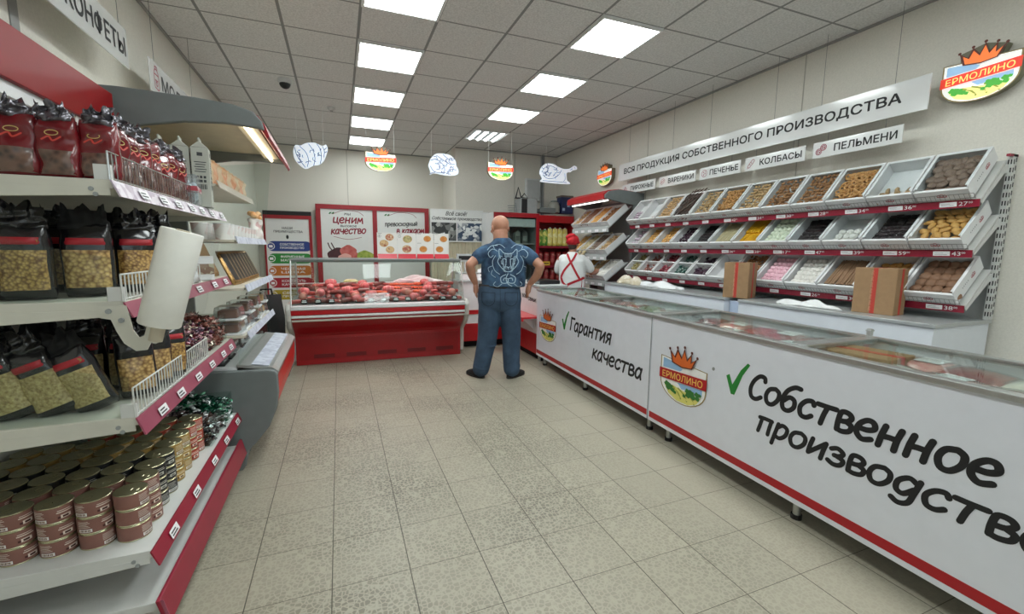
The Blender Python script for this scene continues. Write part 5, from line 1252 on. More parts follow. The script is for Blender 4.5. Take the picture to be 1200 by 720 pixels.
    # a light green pack and clear sheets lying on the back ledge
    t = thing('lettuce_pack', 'pale yellow-green pack on the ledge behind the sausages', 'pack'); t.matrix_world = CT @ Matrix.Translation((.66, .56, .981))
    m = MB(); pillow(m, .2, .1, .05); m.build('pack', M('yellow_green_pack', (196, 196, 120), .4, c2=(222, 220, 170), scale=20), t, smooth=60)
    m = MB(); m.bx(-.05, .05, -.03, .03, .047, .05); m.build('sticker', TAGW, t)
    o = cloth('wrapping_sheets', 'crumpled clear wrapping sheets on the counter ledge at the right', 0, 0, 0, .32, .07, .10, M('crumpled_clear_sheet', (226, 222, 224), .2, c2=(242, 240, 240), scale=12), 41, 'wrapping')
    o.matrix_world = CT @ Matrix.Translation((1.55, .56, .98)); random.seed(77)
meats()
def menu_boards():
    plate = M('pizza_board_white', (236, 234, 230), .45, var=.02); redb = M('board_red_base', (196, 40, 56), .3, coat=.4)
    crust = M('pizza_crust', (206, 166, 116), .6, var=.1); tops = [M('pizza_cheese', (222, 190, 140), .5, c2=(170, 96, 70), kind='cellc', scale=40, thr=(.5, 1)), M('pizza_salami', (178, 96, 80), .5, c2=(226, 200, 160), kind='cellc', scale=40, thr=(.4, 1)), M('pizza_greens', (200, 184, 130), .5, c2=(120, 130, 80), kind='cellc', scale=40, thr=(.5, 1)), M('pie_orange', (198, 110, 40), .5, c2=(224, 156, 80), scale=20)]
    words = ['leftmost, three discs', 'second from the left, two discs', 'third from the left, orange pies', 'rightmost, orange pies']
    for i in range(4):
        w = .50 if i < 2 else .40
        x = (1.125, 1.375, 1.615, 1.835)[i]; 
        t = thing('pizza_board', 'white pizza picture board on the counter top, %s' % words[i], 'menu board'); t.matrix_world = CT @ Matrix.Translation((x, .16, 1.319))
        w = (.25, .24, .225, .20)[i]
        m = MB(); m.bx(-w/2, w/2, -.004, .004, .03, .335); m.build('board', plate, t)
        m = MB(); m.prism([(-.05, 0), (.05, 0), (.01, .06), (-.01, .06)], (-w/2+.005, 0, 0), (0, 1, 0), (0, 0, 1), (w-.01, 0, 0)); m.build('red_stand', redb, t)
        if i == 0: D = [(.03, .275, .054, 1), (-.04, .195, .056, 0), (.035, .115, .054, 0)]
        elif i == 1: D = [(.01, .255, .06, 2), (-.0, .125, .062, 1)]
        else: D = [(.03, .262, .05, 3), (-.025, .125, .052, 3)]
        for (cx, cz, r, k) in D:
            m = MB(); m.poly([(cx+r*math.cos(a), cz+r*.82*math.sin(a)) for a in [2*PI*q/24 for q in range(24)]], (0, -.0046, 0), (1, 0, 0), (0, 0, 1), 0)
            m.poly([(cx+r*.86*math.cos(a), cz+r*.7*math.sin(a)) for a in [2*PI*q/24 for q in range(24)]], (0, -.0052, 0), (1, 0, 0), (0, 0, 1), 1)
            m.build('pictured_pizza', [crust, tops[k]], t, flat=True)
        m = MB()
        for q in range(2): m.poly([(-w/2+.01, .322-.12*q*(i > 1)), (-w/2+.06, .322-.12*q*(i > 1)), (-w/2+.06, .327-.12*q*(i > 1)), (-w/2+.01, .327-.12*q*(i > 1))], (0, -.0048-.0003*q, 0), (1, 0, 0), (0, 0, 1))
        if i < 2: m.stroke([(-w/2+.03+.018*math.cos(a), .29+.018*math.sin(a)) for a in [2*PI*q/12 for q in range(13)]], .004, (0, -.0049, 0), (1, 0, 0), (0, 0, 1), 0, 0, smooth=False, rnd=False); add_text(m, str(i+1), (-w/2+.025, -.005, .281), (1, 0, 0), (0, 0, 1), .009, .018, 0)
        m.build('print', GREYM, t, flat=True)
menu_boards()
# ------------------------------------------------------------------ posters on the far wall
POST = M('poster_white', (222, 224, 222), .4, var=.015)
def poster_frame(t, w, h, mat, bar=.08, d=.03, mids=()):
    m = MB(); m.bx(-w/2, w/2, -d, 0, h-bar, h); m.bx(-w/2, -w/2+bar, -d, 0, 0, h-bar); m.bx(w/2-bar, w/2, -d, 0, 0, h-bar)
    for x in mids: m.bx(x-bar/2, x+bar/2, -d, 0, 0, h-bar)
    m.build('frame', mat, t, bevel=.003)
def posters():
    Y = 9.1
    t = thing('advantages_poster', 'tall white poster with five coloured pill-shaped captions, left of the far wall', 'poster', (-.855, Y, .0))
    w, h = .80, 2.11
    m = MB(); m.bx(-w/2+.02, w/2-.02, -.012, 0, .0, h-.02); m.build('sheet', POST, t)
    m = MB(); m.bx(-w/2, w/2, -.03, .0, h-.075, h); m.build('black_top_bar', BLACK, t); m = MB(); m.bx(-w/2, w/2, -.028, .0, h-.14, h-.075); m.bx(w/2-.05, w/2, -.028, 0, 0, h-.14); m.bx(-w/2, -w/2+.03, -.028, 0, 0, h-.14); m.build('red_frame', REDD, t)
    m = MB(); add_text(m, 'НАШИ', (-.1, -.013, 1.78), (1, 0, 0), (0, 0, 1), .17, .045, bold=.02); add_text(m, 'ПРЕИМУЩЕСТВА', (-.24, -.013, 1.71), (1, 0, 0), (0, 0, 1), .48, .05, bold=.02); m.poly([(.022*math.cos(a), .038*math.sin(a)) for a in [2*PI*i/12 for i in range(12)]], (-.02, -.013, 1.64), (1, 0, 0), (0, 0, 1)); m.build('heading', INK, t, flat=True)
    cols = [('blue', (36, 60, 130), 'СОБСТВЕННОЕ', 'ПРОИЗВОДСТВО'), ('green', (34, 132, 52), 'ФИРМЕННЫЕ', 'МАГАЗИНЫ'), ('orange', (190, 110, 40), 'ЧЕСТНАЯ', 'ЦЕНА'), ('red', (160, 26, 44), 'КОНТРОЛЬ', 'КАЧЕСТВА'), ('olive', (166, 146, 36), 'СВЕЖИЕ', 'ПРОДУКТЫ')]
    for i, (n, c, a, b) in enumerate(cols):
        z = 1.47-.225*i; hh = .092
        m = MB(); P = [(-.26+hh*math.cos(q), hh*math.sin(q)) for q in [PI/2+PI*k/10 for k in range(11)]] + [(.29+hh*math.cos(q), hh*math.sin(q)) for q in [-PI/2+PI*k/10 for k in range(11)]]
        m.poly(P, (0, -.0135, z), (1, 0, 0), (0, 0, 1)); m.build('%s_caption' % n, M('caption_'+n, c, .4), t, flat=True)
        m = MB(); add_text(m, a, (-.15, -.0145, z+.012), (1, 0, 0), (0, 0, 1), .40, .045, bold=.02); add_text(m, b, (-.15, -.0145, z-.055), (1, 0, 0), (0, 0, 1), .40, .045, bold=.02)
        m.stroke([(-.30+.06*math.cos(q), .06*math.sin(q)) for q in [2*PI*k/12 for k in range(13)]], .012, (0, -.0145, z), (1, 0, 0), (0, 0, 1), 0, 0, smooth=False, rnd=False); m.bx(-.33, -.27, -.0149, -.0145, z-.025, z+.02)
        m.build('caption_lettering', TAGW, t, flat=True)
    t = thing('framed_poster_pair', 'two white posters in one dark red frame on the far wall behind the counter', 'poster', (.68, Y, .0))
    w, h = 2.12, 2.265
    poster_frame(t, w, h, M('poster_red_frame', (150, 24, 34), .35, var=.05), .085, .035, (0.0,))
    for k, (x0, x1) in enumerate(((-w/2+.085, -.0425), (.0425, w/2-.085))):
        m = MB(); m.bx(x0, x1, -.014, 0, 0, h-.085); sh = m.build('sheet', POST, t)
        cx = (x0+x1)/2; m = MB()
        wine = M('poster_wine_script', (140, 34, 52), .5)
        if k == 0:
            hand(m, 'мы', (cx-.05, -.015, 2.075), (1, 0, 0), (0, .0, 1), .12, .04, 1, .22); hand(m, 'ценим', (cx-.26, -.015, 1.925), (1, 0, 0), (.06, 0, 1), .56, .10, 0, .26)
            hand(m, 'высокое', (cx-.13, -.015, 1.85), (1, 0, 0), (0, 0, 1), .30, .035, 1, .22); hand(m, 'качество', (cx-.30, -.015, 1.71), (1, 0, .04), (.06, 0, 1), .64, .09, 0, .26)
        else:
            hand(m, 'в каждом', (cx-.10, -.015, 1.745), (1, 0, .03), (.06, 0, 1), .56, .085, 0, .26); hand(m, 'превосходный', (cx-.32, -.015, 1.885), (1, 0, .04), (.06, 0, 1), .64, .06, 1, .24)
        m.stroke([(-.25, 0), (-.05, .07), (.2, .05), (.3, -.02)], .008, (cx, -.015, 2.09), (1, 0, 0), (0, 0, 1), 0, .0005); m.stroke([(-.25, 0), (0, -.05), (.25, -.01)], .008, (cx, -.015, 1.665), (1, 0, 0), (0, 0, 1), 0, .0005)
        m.build('script_lettering', [wine, INKG], sh, flat=True)
        m = MB()
        for sx in (-.05, .0): m.poly([(sx, 0), (sx+.03, .035), (sx+.06, .03), (sx+.03, -.005)], (cx-.28, -.015, 2.09), (1, 0, 0), (0, 0, 1))
        m.build('leaf_mark', M('leaf_green', (40, 110, 60), .5), sh, flat=True)
        if k == 0:
            m = MB()
            for (x, z, rx, rz_, mi) in ((-.18, 1.21, .16, .10, 0), (-.30, 1.17, .08, .09, 0), (.0, 1.23, .15, .13, 1), (.08, 1.15, .16, .09, 1), (-.06, 1.13, .12, .07, 2), (.30, 1.18, .13, .08, 3), (.38, 1.16, .1, .07, 3), (.24, 1.15, .08, .07, 3)):
                m.poly([(rx*(1+.1*math.sin(3*a+x*20))*math.cos(a), rz_*(1+.1*math.cos(4*a))*math.sin(a)) for a in [2*PI*q/18 for q in range(18)]], (cx+x, -.0148-.0004*(mi+1)-.0003*abs(x), z+.14), (1, 0, 0), (0, 0, 1), mi)
            m.stroke([(-.1, .0), (-.2, .1), (-.24, .2)], .02, (cx-.12, -.017, 1.34), (1, 0, 0), (0, 0, 1), 0); m.stroke([(0, 0), (-.06, .08), (-.12, .2)], .02, (cx-.18, -.0172, 1.34), (1, 0, 0), (0, 0, 1), 0)
            m.build('food_picture', [M('pic_dark', (70, 34, 40), .5, var=.3), M('pic_red_meat', (176, 60, 58), .5, c2=(206, 120, 112), scale=9), M('pic_pale', (220, 170, 160), .5), M('pic_salad', (120, 150, 50), .5, c2=(180, 190, 90), scale=16)], sh, flat=True)
GL['ж'] = (1.1, [[(.08, .96), (.34, .55), (.5, .5)], [(.96, .96), (.68, .55), (.5, .5)], [(.52, .98), (.5, 0)], [(.36, .5), (.06, .02)], [(.66, .5), (.98, .02)]])
GL['х'] = (.85, [[(.08, .96), (.72, .02)], [(.74, .96), (.06, .02)]])
posters()
def screen_panel():
    t = thing('slatted_partition', 'beige slatted partition with a white photo board on top, behind the counter', 'partition', (2.06, 8.02, 0))
    m = MB()
    for i in range(14): m.tube([(-.44+.068*i, 0, .02), (-.44+.068*i, 0, 1.66)], [(.026, .014)]*2, 8)
    m.bx(-.48, .48, .012, .02, 0, 1.66); m.build('slats', M('slat_beige', (204, 196, 172), .5, var=.05), t, smooth=50)
    m = MB(); m.bx(-.5, .5, -.03, -.02, 1.58, 2.17); b = m.build('photo_board', POST, t)
    m = MB(); add_text(m, 'Всё своё!', (-.22, -.031, 2.06), (1, 0, 0), (.1, 0, 1), .40, .075, bold=.02, italic=.2); add_text(m, 'Собственное производство', (-.47, -.031, 1.965), (1, 0, 0), (.1, 0, 1), .94, .07, bold=.02, italic=.2); m.build('lettering', INK, b, flat=True)
    for (x0, x1, n, c, c2) in ((-.48, -.02, 'dark', (40, 44, 44), (170, 172, 168)), (.0, .48, 'blue', (44, 66, 92), (222, 226, 224))):
        m = MB(); m.poly([(x0, 1.60), (x1, 1.60), (x1, 1.93), (x0, 1.93)], (0, -.0308, 0), (1, 0, 0), (0, 0, 1), 0)
        if n == 'blue':
            for q in range(9): m.poly([(.05*math.cos(a)*(1+.1*math.cos(3*a)), .03*math.sin(a)) for a in [2*PI*k/12 for k in range(12)]], (.25+.12*math.sin(q*2.3), -.0312-.0001*q, 1.74+.02*q-.1*(q % 3)*.6), (1, 0, 0), (0, 0, 1), 1)
        else:
            m.poly([(0, 0), (.16, .05), (.18, .0), (.1, -.05), (.02, -.04)], (-.4, -.0312, 1.7), (1, 0, 0), (0, 0, 1), 1)
        m.build('photo_print', [M('photo_'+n, c, .4, c2=c2, kind='cellc', scale=14, thr=(.35, .95)), M('photo_pale', (214, 218, 218), .4, var=.1)], b, flat=True)
    t = thing('white_door_panel', 'plain white panel standing between the slatted partition and the glass-door fridge', 'panel', (2.68, 8.0, 0))
    m = MB(); m.bx(-.13, .15, 0, .03, 0, 2.14); m.build('panel_body', WHITE, t, bevel=.003); m = MB(); m.bx(-.02, .15, -.02, 0, 2.10, 2.14); m.build('top_edge', GREYL, t)
screen_panel()
# ------------------------------------------------------------------ glass-door fridge and red shelves in the corner
def corner_units():
    Y = 7.3
    t = thing('glass_door_fridge', 'tall red-framed fridge with glass door in the far right corner', 'fridge', (2.54, Y, 0))
    w = .87; fr = M('fridge_red_frame', (160, 22, 34), .3, var=.05)
    m = MB(); m.bx(0, w, .03, .7, .05, .10); m.bx(0, .04, .03, .7, .1, 2.1); m.bx(w-.04, w, .03, .7, .1, 2.1); m.bx(.04, w-.04, .66, .7, .1, 2.06); m.bx(0, w, .03, .7, 2.06, 2.1); m.build('cabinet', GREYD, t); m = MB(); m.bx(-.006, 0, .03, .7, .05, 2.1); m.build('side_panel', WHITE, t)
    m = MB(); m.bx(0, w, 0, .03, 2.02, 2.10); m.bx(0, .055, 0, .03, .1, 2.02); m.bx(w-.055, w, 0, .03, .1, 2.02); m.bx(.055, w-.055, 0, .03, .1, .2); d = m.build('door_frame', fr, t, bevel=.004)
    m = MB(); m.bx(.055, w-.055, .012, .016, .2, 2.02); m.build('door_glass', CLEAR, d)
    m = MB(); m.bx(.07, .10, -.03, 0, 1.0, 1.4); m.build('handle', GREYL, d, bevel=.006)
    for z in (.5, .85, 1.2, 1.55): m = MB(); m.bx(.05, w-.05, .08, .64, z, z+.012); m.build('shelf', GREYL, t)
    m = MB(); m.bx(.06, w-.06, .05, .16, 1.86, 2.0); m.build('light_box', M('fridge_light_box', (180, 190, 190), .4), t)
    for i, (x, z, c) in enumerate(((.16, 1.563, 'dark'), (.34, 1.563, 'pale'), (.55, 1.563, 'pale'), (.7, 1.563, 'dark'), (.2, 1.213, 'pale'), (.45, 1.213, 'dark'), (.66, 1.213, 'pale'))):
        q = thing('drink_carton', '%s carton inside the glass-door fridge' % c, 'carton', (2.54+x, Y+.3, z), group='%s cartons inside the glass-door fridge' % c)
        m = MB(); m.bx(-.05, .05, -.05, .05, 0, .2); m.prism([(-.05, 0), (.05, 0), (0, .05)], (0, -.05, .2), (1, 0, 0), (0, 0, 1), (0, .1, 0)); m.build('carton_body', M('carton_'+c, (92, 98, 94) if c == 'dark' else (140, 148, 142), .4), q)
        m = MB(); m.bx(-.04, .04, -.0515, -.05, .05, .14); m.build('print', MATS['carton_pale' if c == 'dark' else 'carton_dark'] if ('carton_pale' in MATS and 'carton_dark' in MATS) else GREYM, q)
    t = thing('red_wall_shelf', 'red shelf unit with juice pouches and jars, beside the glass-door fridge', 'shelf unit', (3.42, Y+.05, 0))
    m = MB(); m.bx(0, .73, .36, .38, .1, 2.08); m.bx(0, .02, 0, .36, .1, 2.08); m.bx(.71, .73, 0, .36, .1, 2.08); m.build('red_case', REDD, t)
    m = MB(); m.bx(0, .73, -.01, .36, 1.95, 2.08); m.build('header', RED, t, bevel=.004)
    for z in (.5, .85, 1.16, 1.52): 
        m = MB(); m.bx(.02, .71, .0, .36, z-.015, z); s = m.build('shelf', GREYD, t)
        m = MB(); m.bx(.02, .71, -.008, 0, z-.035, z+.005); m.build('price_strip', BURG, s)
    yel = M('juice_pouch_yellow', (226, 208, 90), .35, c2=(240, 232, 170), kind='cellc', scale=18, thr=(.1, .9)); grn = M('juice_pouch_green', (90, 150, 60), .35, c2=(232, 222, 120), kind='cellc', scale=16, thr=(.3, .9))
    for i in range(6):
        k = 'green' if i < 2 else 'yellow'
        q = thing('juice_pouch', '%s and cream juice pouch on the red corner shelf' % k, 'pouch', (3.50+.105*i, Y+.16, 1.521), group='%s juice pouches on the red corner shelf' % k)
        m = MB(); sack(m, .10, .07, .30+.03*(i > 1), top=.25, seed=i); m.build('pouch', grn if i < 2 else yel, q, smooth=70)
        m = MB(); m.lathe([(.018, 0), (.018, .02), (.001, .021)], (0, 0, .3+.03*(i > 1)), 10); m.build('cap', WHITEP, q)
    jar = M('jar_red', (140, 30, 36), .3, c2=(190, 120, 110), kind='cellc', scale=16, thr=(.5, 1)); lid = M('jar_lid', (170, 40, 46), .3)
    for z, nm in ((1.161, 'upper'), (.851, 'lower')):
        for i in range(5):
            q = thing('red_jar', 'red jar with pale print on the %s jar row of the corner shelf' % nm, 'jar', (3.51+.13*i, Y+.16, z), group='red jars in the %s row of the corner shelf' % nm)
            m = MB(); m.lathe([(.045, 0), (.052, .01), (.052, .19), (.04, .215), (.04, .22)], n=16); m.build('jar_body', jar, q, smooth=40)
            m = MB(); m.lathe([(.043, .22), (.044, .245), (.04, .25), (.001, .25)], n=16); m.build('lid', lid, q, smooth=40)
    q = thing('price_card', 'small yellow card on the jar row of the corner shelf', 'card', (3.60, Y+.06, 1.161)); m = MB(); m.bx(-.07, .07, -.002, .002, 0, .075); m.build('card', M('yellow_card', (220, 180, 60), .5), q); m = MB(); m.bx(-.05, .05, -.003, -.002, .03, .05); m.build('print', INK, q)
    # things standing on top
    q = thing('speaker_box', 'grey metal box with dark front on top of the glass-door fridge', 'box', (3.24, Y+.2, 2.101))
    m = MB(); m.bx(-.16, .16, -.12, .2, 0, .27); m.build('box_body', M('device_grey', (150, 154, 154), .4), q, bevel=.006); m = MB(); m.bx(-.15, -.04, -.124, -.12, .01, .26); m.build('dark_front', BLACK, q)
    q = thing('folded_stand', 'small black triangular stand on top of the grey box', 'stand', (3.14, Y+.22, 2.372)); m = MB()
    m.tube([(-.11, 0, .01), (-.06, 0, .20), (.0, 0, .02), (-.11, 0, .01)], .014, 6); m.tube([(0, 0, .02), (.06, 0, .10), (.13, 0, .02), (0, 0, .02)], .012, 6); m.build('stand_frame', BLACK, q); m = MB(); m.bx(-.12, .14, -.03, .03, 0, .012); m.build('foot', BLACK, q)
    q = thing('cable_bundle', 'small grey wire rack leaning left of the grey box on the fridge', 'rack', (2.97, Y+.2, 2.101)); m = MB()
    for i in range(4): m.tube([(-.08, .02*i, .02+.04*i), (.08, .02*i, .03+.04*i)], .006, 6)
    m.tube([(.08, 0, 0), (.08, .06, .2)], .006, 6); m.build('wires', GREYM, q)
    q = thing('glass_jar', 'round grey jar on top of the red corner shelf', 'jar', (3.80, Y+.2, 2.131)); m = MB(); m.lathe([(.08, 0), (.11, .02), (.115, .13), (.09, .19), (.07, .21), (.001, .212)], n=20); m.build('jar_body', M('grey_jar', (150, 150, 142), .3), q, smooth=40); m = MB(); m.lathe([(.06, .212), (.06, .235), (.001, .236)], n=16); m.build('lid', GREYD, q)
    q = thing('navy_box', 'navy blue box with small pale marks on top of the red corner shelf', 'box', (4.02, Y+.18, 2.131)); m = MB(); m.bx(-.12, .12, -.1, .1, 0, .30); m.build('box_body', M('navy', (30, 40, 84), .4, var=.2), q, bevel=.004); m = MB(); m.bx(-.1, -.05, -.102, -.1, .05, .1); m.bx(.0, .06, -.102, -.1, .12, .15); m.build('print', M('navy_print', (150, 170, 200), .5), q); m = MB(); m.bx(-.13, .12, -.11, .11, .30, .33); m.build('brown_lid', M('lid_brown', (110, 96, 84), .6), q)
    q = thing('dark_tray', 'flat dark tray on the red corner shelf under the jar', 'tray', (3.62, Y+.2, 2.131)); m = MB(); m.bx(-.16, .16, -.12, .12, 0, .03); m.bx(-.16, .16, -.12, -.11, .03, .09); m.bx(-.16, .16, .11, .12, .03, .09); m.build('tray_body', GREYD, q, bevel=.003)
    q = thing('electric_box', 'small white electric box high on the far right wall', 'electric box', (3.62, 8.148, 2.42)); m = MB(); m.bx(-.15, .15, -.09, 0, 0, .42); m.build('box_body', M('electric_white', (206, 210, 210), .4), q, bevel=.006); m = MB(); m.bx(-.13, .13, -.094, -.09, .03, .39); m.build('door', GREYL, q, bevel=.003); 
    q = thing('wall_conduit', 'grey vertical conduit beside the electric box', 'conduit', (3.86, 8.148, 1.9)); m = MB(); m.bx(-.02, .02, -.04, 0, 0, 1.41); m.build('conduit_body', GREYM, q); m = MB(); m.bx(-.05, -.03, -.02, 0, 0, 1.41); m.build('cable', GREYL, q)
corner_units()
# ------------------------------------------------------------------ checkout corner
def checkout():
    t = thing('checkout_counter', 'white L-shaped checkout counter with red shelf and red plinth', 'counter', (0, 0, 0))
    m = MB(); m.bx(1.585, 2.42, 6.12, 6.5, .14, .98); m.bx(2.36, 2.75, 5.0, 6.12, .14, .98); m.build('white_body', WHITEP, t, bevel=.004)
    m = MB(); m.bx(1.56, 2.42, 6.08, 6.52, .98, 1.0); m.bx(2.34, 2.75, 4.98, 6.08, .98, 1.0); m.build('worktop', GREYL, t, bevel=.003)
    m = MB(); m.bx(1.585, 2.36, 6.105, 6.12, .10, .36); m.bx(2.345, 2.36, 5.0, 6.105, .10, .36); m.build('red_plinth', RED, t)
    m = MB(); m.bx(1.585, 2.36, 6.105, 6.12, .50, .56); m.build('red_band', RED, t)
    m = MB(); m.bx(1.6, 2.7, 6.2, 6.5, .0, .14); m.bx(2.42, 2.7, 5.05, 6.2, .0, .14); m.build('recessed_base', BLACKM, t)
    m = MB(); m.bx(2.12, 2.36, 5.0, 6.0, .575, .60); m.bx(2.12, 2.14, 5.0, 6.0, .545, .575); m.build('red_shelf', M('shelf_bright_red', (206, 44, 52), .3, coat=.3), t, bevel=.003)
    for y in (5.15, 5.8): m = MB(); m.prism([(0, 0), (.18, 0), (.18, -.16)], (2.17, y, .574), (1, 0, 0), (0, 0, 1), (0, .01, 0)); m.build('shelf_bracket', WHITEP, t)
    m = MB(); hand(m, 'для всей', (2.3585, 5.74, .80), (0, -1, 0), (0, 0, 1), .36, .045, 0, .22); hand(m, 'семьи', (2.3585, 5.36, .775), (0, -1, 0), (0, 0, 1), .26, .045, 0, .22); m.build('lettering', INK, t, flat=True)
    for (x, y) in ((1.65, 6.16), (2.0, 6.16), (2.40, 5.06)): m = MB(); m.tube([(x, y, 0), (x, y, .1)], .02, 10); m.build('leg', CHROME, t, smooth=50)
    # scale, register, card terminal, monitor
    q = thing('shop_scale', 'white shop scale on the checkout beside the meat counter', 'scale', (1.76, 6.28, 1.0))
    m = MB(); m.bx(-.15, .15, -.13, .13, 0, .09); m.build('scale_body', WHITEP, q, bevel=.01); m = MB(); m.bx(-.16, .16, -.14, .12, .10, .112); m.build('weighing_plate', ALU, q, bevel=.003); m = MB(); m.tube([(.0, .11, .09), (.0, .11, .28)], .015, 8); m.bx(-.13, .13, .09, .13, .26, .38); m.build('display_head', GREYL, q, bevel=.004); m = MB(); m.bx(-.10, .10, .086, .09, .29, .35); m.build('display_screen', BLACK, q)
    q = thing('receipt_printer', 'white receipt printer on the checkout just left of the man', 'printer', (2.08, 6.3, 1.0)); m = MB(); m.prism([(-.12, 0), (.12, 0), (.12, .12), (.02, .17), (-.12, .14)], (-.1, 0, 0), (0, 1, 0), (0, 0, 1), (.2, 0, 0)); m.build('printer_body', WHITEP, q, bevel=.01); m = MB(); m.bx(-.06, .06, -.05, -.01, .15, .22); m.build('paper', TAGW, q); m = MB(); m.bx(-.07, .07, -.123, -.12, .03, .06); m.build('dark_slot', BLACK, q)
    q = thing('number_sign', 'white table sign with the figure 2 near the man\'s left elbow', 'sign', (1.95, 6.17, 1.0)); m = MB(); m.prism([(-.05, 0), (.05, 0), (0, .16)], (-.06, 0, 0), (0, 1, 0), (0, 0, 1), (.12, 0, 0)); m.build('sign_body', TAGW, q); m = MB(); add_text(m, '2', (-.025, -.0375, .04), (1, 0, 0), (0, .3, 1), .045, .07, bold=.03, off=.002); m.build('figure', INK, q, flat=True)
    q = thing('cash_monitor', 'black monitor seen from the side on the checkout, right of the man', 'monitor', (2.60, 5.72, 1.0), 1.15)
    m = MB(); m.bx(-.16, .16, -.015, .02, .10, .36); m.build('screen_body', BLACK, q, bevel=.006, loc=(0, 0, 0)); m = MB(); m.tube([(0, .02, .02), (0, .03, .2)], .02, 8); m.build('stand', BLACK, q); m = MB(); m.bx(-.11, .11, -.08, .10, 0, .02); m.build('foot', BLACK, q, bevel=.005)
    m = MB(); m.bx(-.15, .15, .0205, .022, .11, .35); m.build('screen', M('screen_dark', (30, 34, 38), .15), q)
    q = thing('till_box', 'low black till box under the monitor on the checkout', 'till', (2.57, 5.35, 1.0), .05); m = MB(); m.bx(-.15, .15, -.2, .18, 0, .05); m.build('till_body', BLACK, q, bevel=.005); m = MB(); m.bx(-.152, -.15, -.18, .16, .01, .04); m.build('till_front', GREYD, q)
checkout()
# ------------------------------------------------------------------ chilled wall case with pastry trays, far right
def wall_case():
    y0, y1 = 5.32, 6.45
    t = thing('chilled_wall_case', 'grey-ended chilled wall case with red canopy and slanted pastry trays, far right', 'fridge', (0, 0, 0))
    top = [(4.16, 2.28), (3.72, 2.31), (3.56, 2.28), (3.50, 2.23), (3.50, 2.18), (3.66, 2.15), (4.0, 2.10), (4.16, 2.05)]
    base = [(4.16, 0), (3.5, 0), (3.5, .15), (3.34, .42), (3.30, .66), (4.16, .72)]
    for a in (y0, y1-.04):
        m = MB(); m.prism(top, (0, a, 0), (1, 0, 0), (0, 0, 1), (0, .04, 0)); m.prism(base, (0, a, 0), (1, 0, 0), (0, 0, 1), (0, .04, 0)); m.bx(3.98, 4.16, a, a+.04, .7, 2.1); m.build('end_panel', GREYD, t, bevel=.006)
    m = MB(); m.bx(4.12, 4.16, y0+.04, y1-.04, .1, 2.2); m.build('back_wall', GREYM, t)
    m = MB(); m.prism([(3.49, 2.17), (3.49, 2.25), (3.56, 2.295), (3.74, 2.32), (4.15, 2.29), (4.15, 2.26), (3.74, 2.29), (3.56, 2.26), (3.52, 2.17)], (0, y0+.04, 0), (1, 0, 0), (0, 0, 1), (0, y1-y0-.08, 0)); m.build('red_canopy', RED, t)
    m = MB(); m.tube([(3.58, y0+.06, 2.16), (3.58, y1-.06, 2.16)], .010, 8); m.build('light_tube', M('white_light_tube', (250, 250, 246), .5, var=.01, emit=3), t, smooth=60)
    m = MB(); m.prism([(3.5, .15), (3.34, .42), (3.30, .64), (3.34, .64), (3.38, .44), (3.54, .17)], (0, y0+.04, 0), (1, 0, 0), (0, 0, 1), (0, y1-y0-.08, 0)); m.bx(3.5, 4.12, y0+.04, y1-.04, 0, .15); m.bx(3.34, 4.12, y0+.04, y1-.04, .62, .64); m.build('red_front', RED, t)
    tiers = [(3.60, 1.765, math.radians(40), 'top', 4), (3.58, 1.36, math.radians(38), 'middle', 4), (3.56, .98, math.radians(36), 'bottom', 4)]
    kinds = [('tan', 'brown', 'golden', 'nugget'), ('golden', 'beige', 'gingerbread', 'tan'), ('tan', 'golden', 'slice', 'marsh')]
    for ti, (x, z, th, nm, n) in enumerate(tiers):
        s = V((math.cos(th), 0, math.sin(th))); nn = V((-math.sin(th), 0, math.cos(th)))
        m = MB(); m.prism([(0, 0), (.5, 0), (.5, .012), (0, .012)], (x, y0+.05, z), s, nn, (0, y1-y0-.1, 0)); m.prism([(0, -.05), (.006, -.05), (.006, .03), (0, .03)], (x-.006, y0+.05, z), (1, 0, 0), (0, 0, 1), (0, y1-y0-.1, 0)); sh = m.build('slanted_shelf', GREYL, t)
        for k in range(5): m = MB(); m.bx(x-.012, x-.006, y0+.10+.2*k, y0+.19+.2*k, z-.04, z-.005); m.build('price_tag', TAGW, sh)
        for k in range(n):
            F = frame(V((x+.02, y0+.175+.262*k, z+.035)), (0, -1, 0), s)
            q = thing('pastry_tray', 'white pastry tray, %s from the near end on the chilled case %s tier' % (ORD[k], nm), 'tray', group='white pastry trays in the chilled wall case'); q.matrix_world = F
            m = MB(); w, l, h = .128, .40, .085
            m.bx(-w, w, 0, l, 0, .006); m.bx(-w, w, 0, .006, .006, h); m.bx(-w, w, l-.006, l, .006, h); m.bx(-w, -w+.012, .006, l-.006, .006, h); m.bx(w-.012, w, .006, l-.006, .006, h); m.build('tray_body', WHITEP, q)
            m = MB(); m.bx(-.06, .06, -.002, 0, .03, .055); m.build('tray_label', TAGW, q)
            kk = kinds[ti][3-k]; me = food_mesh(kk)
            for j in range(6):
                for i in range(4):
                    o = inst(FOOD[kk][1], me); o.matrix_world = F @ Matrix.Translation((-.09+.06*i+random.uniform(-.008, .008), .05+.06*j, .03+random.uniform(0, .012))) @ Matrix.Rotation(random.uniform(0, 6), 4, 'Z') @ Matrix.Scale(1.5, 4)
                    wh = '%s %s-tier chilled case tray' % (ORD[k], nm)
                    tag(o, '%s in the %s' % (DES[kk], wh), 'pastry', group='%ss in the %s' % (DES[kk], wh))
wall_case()
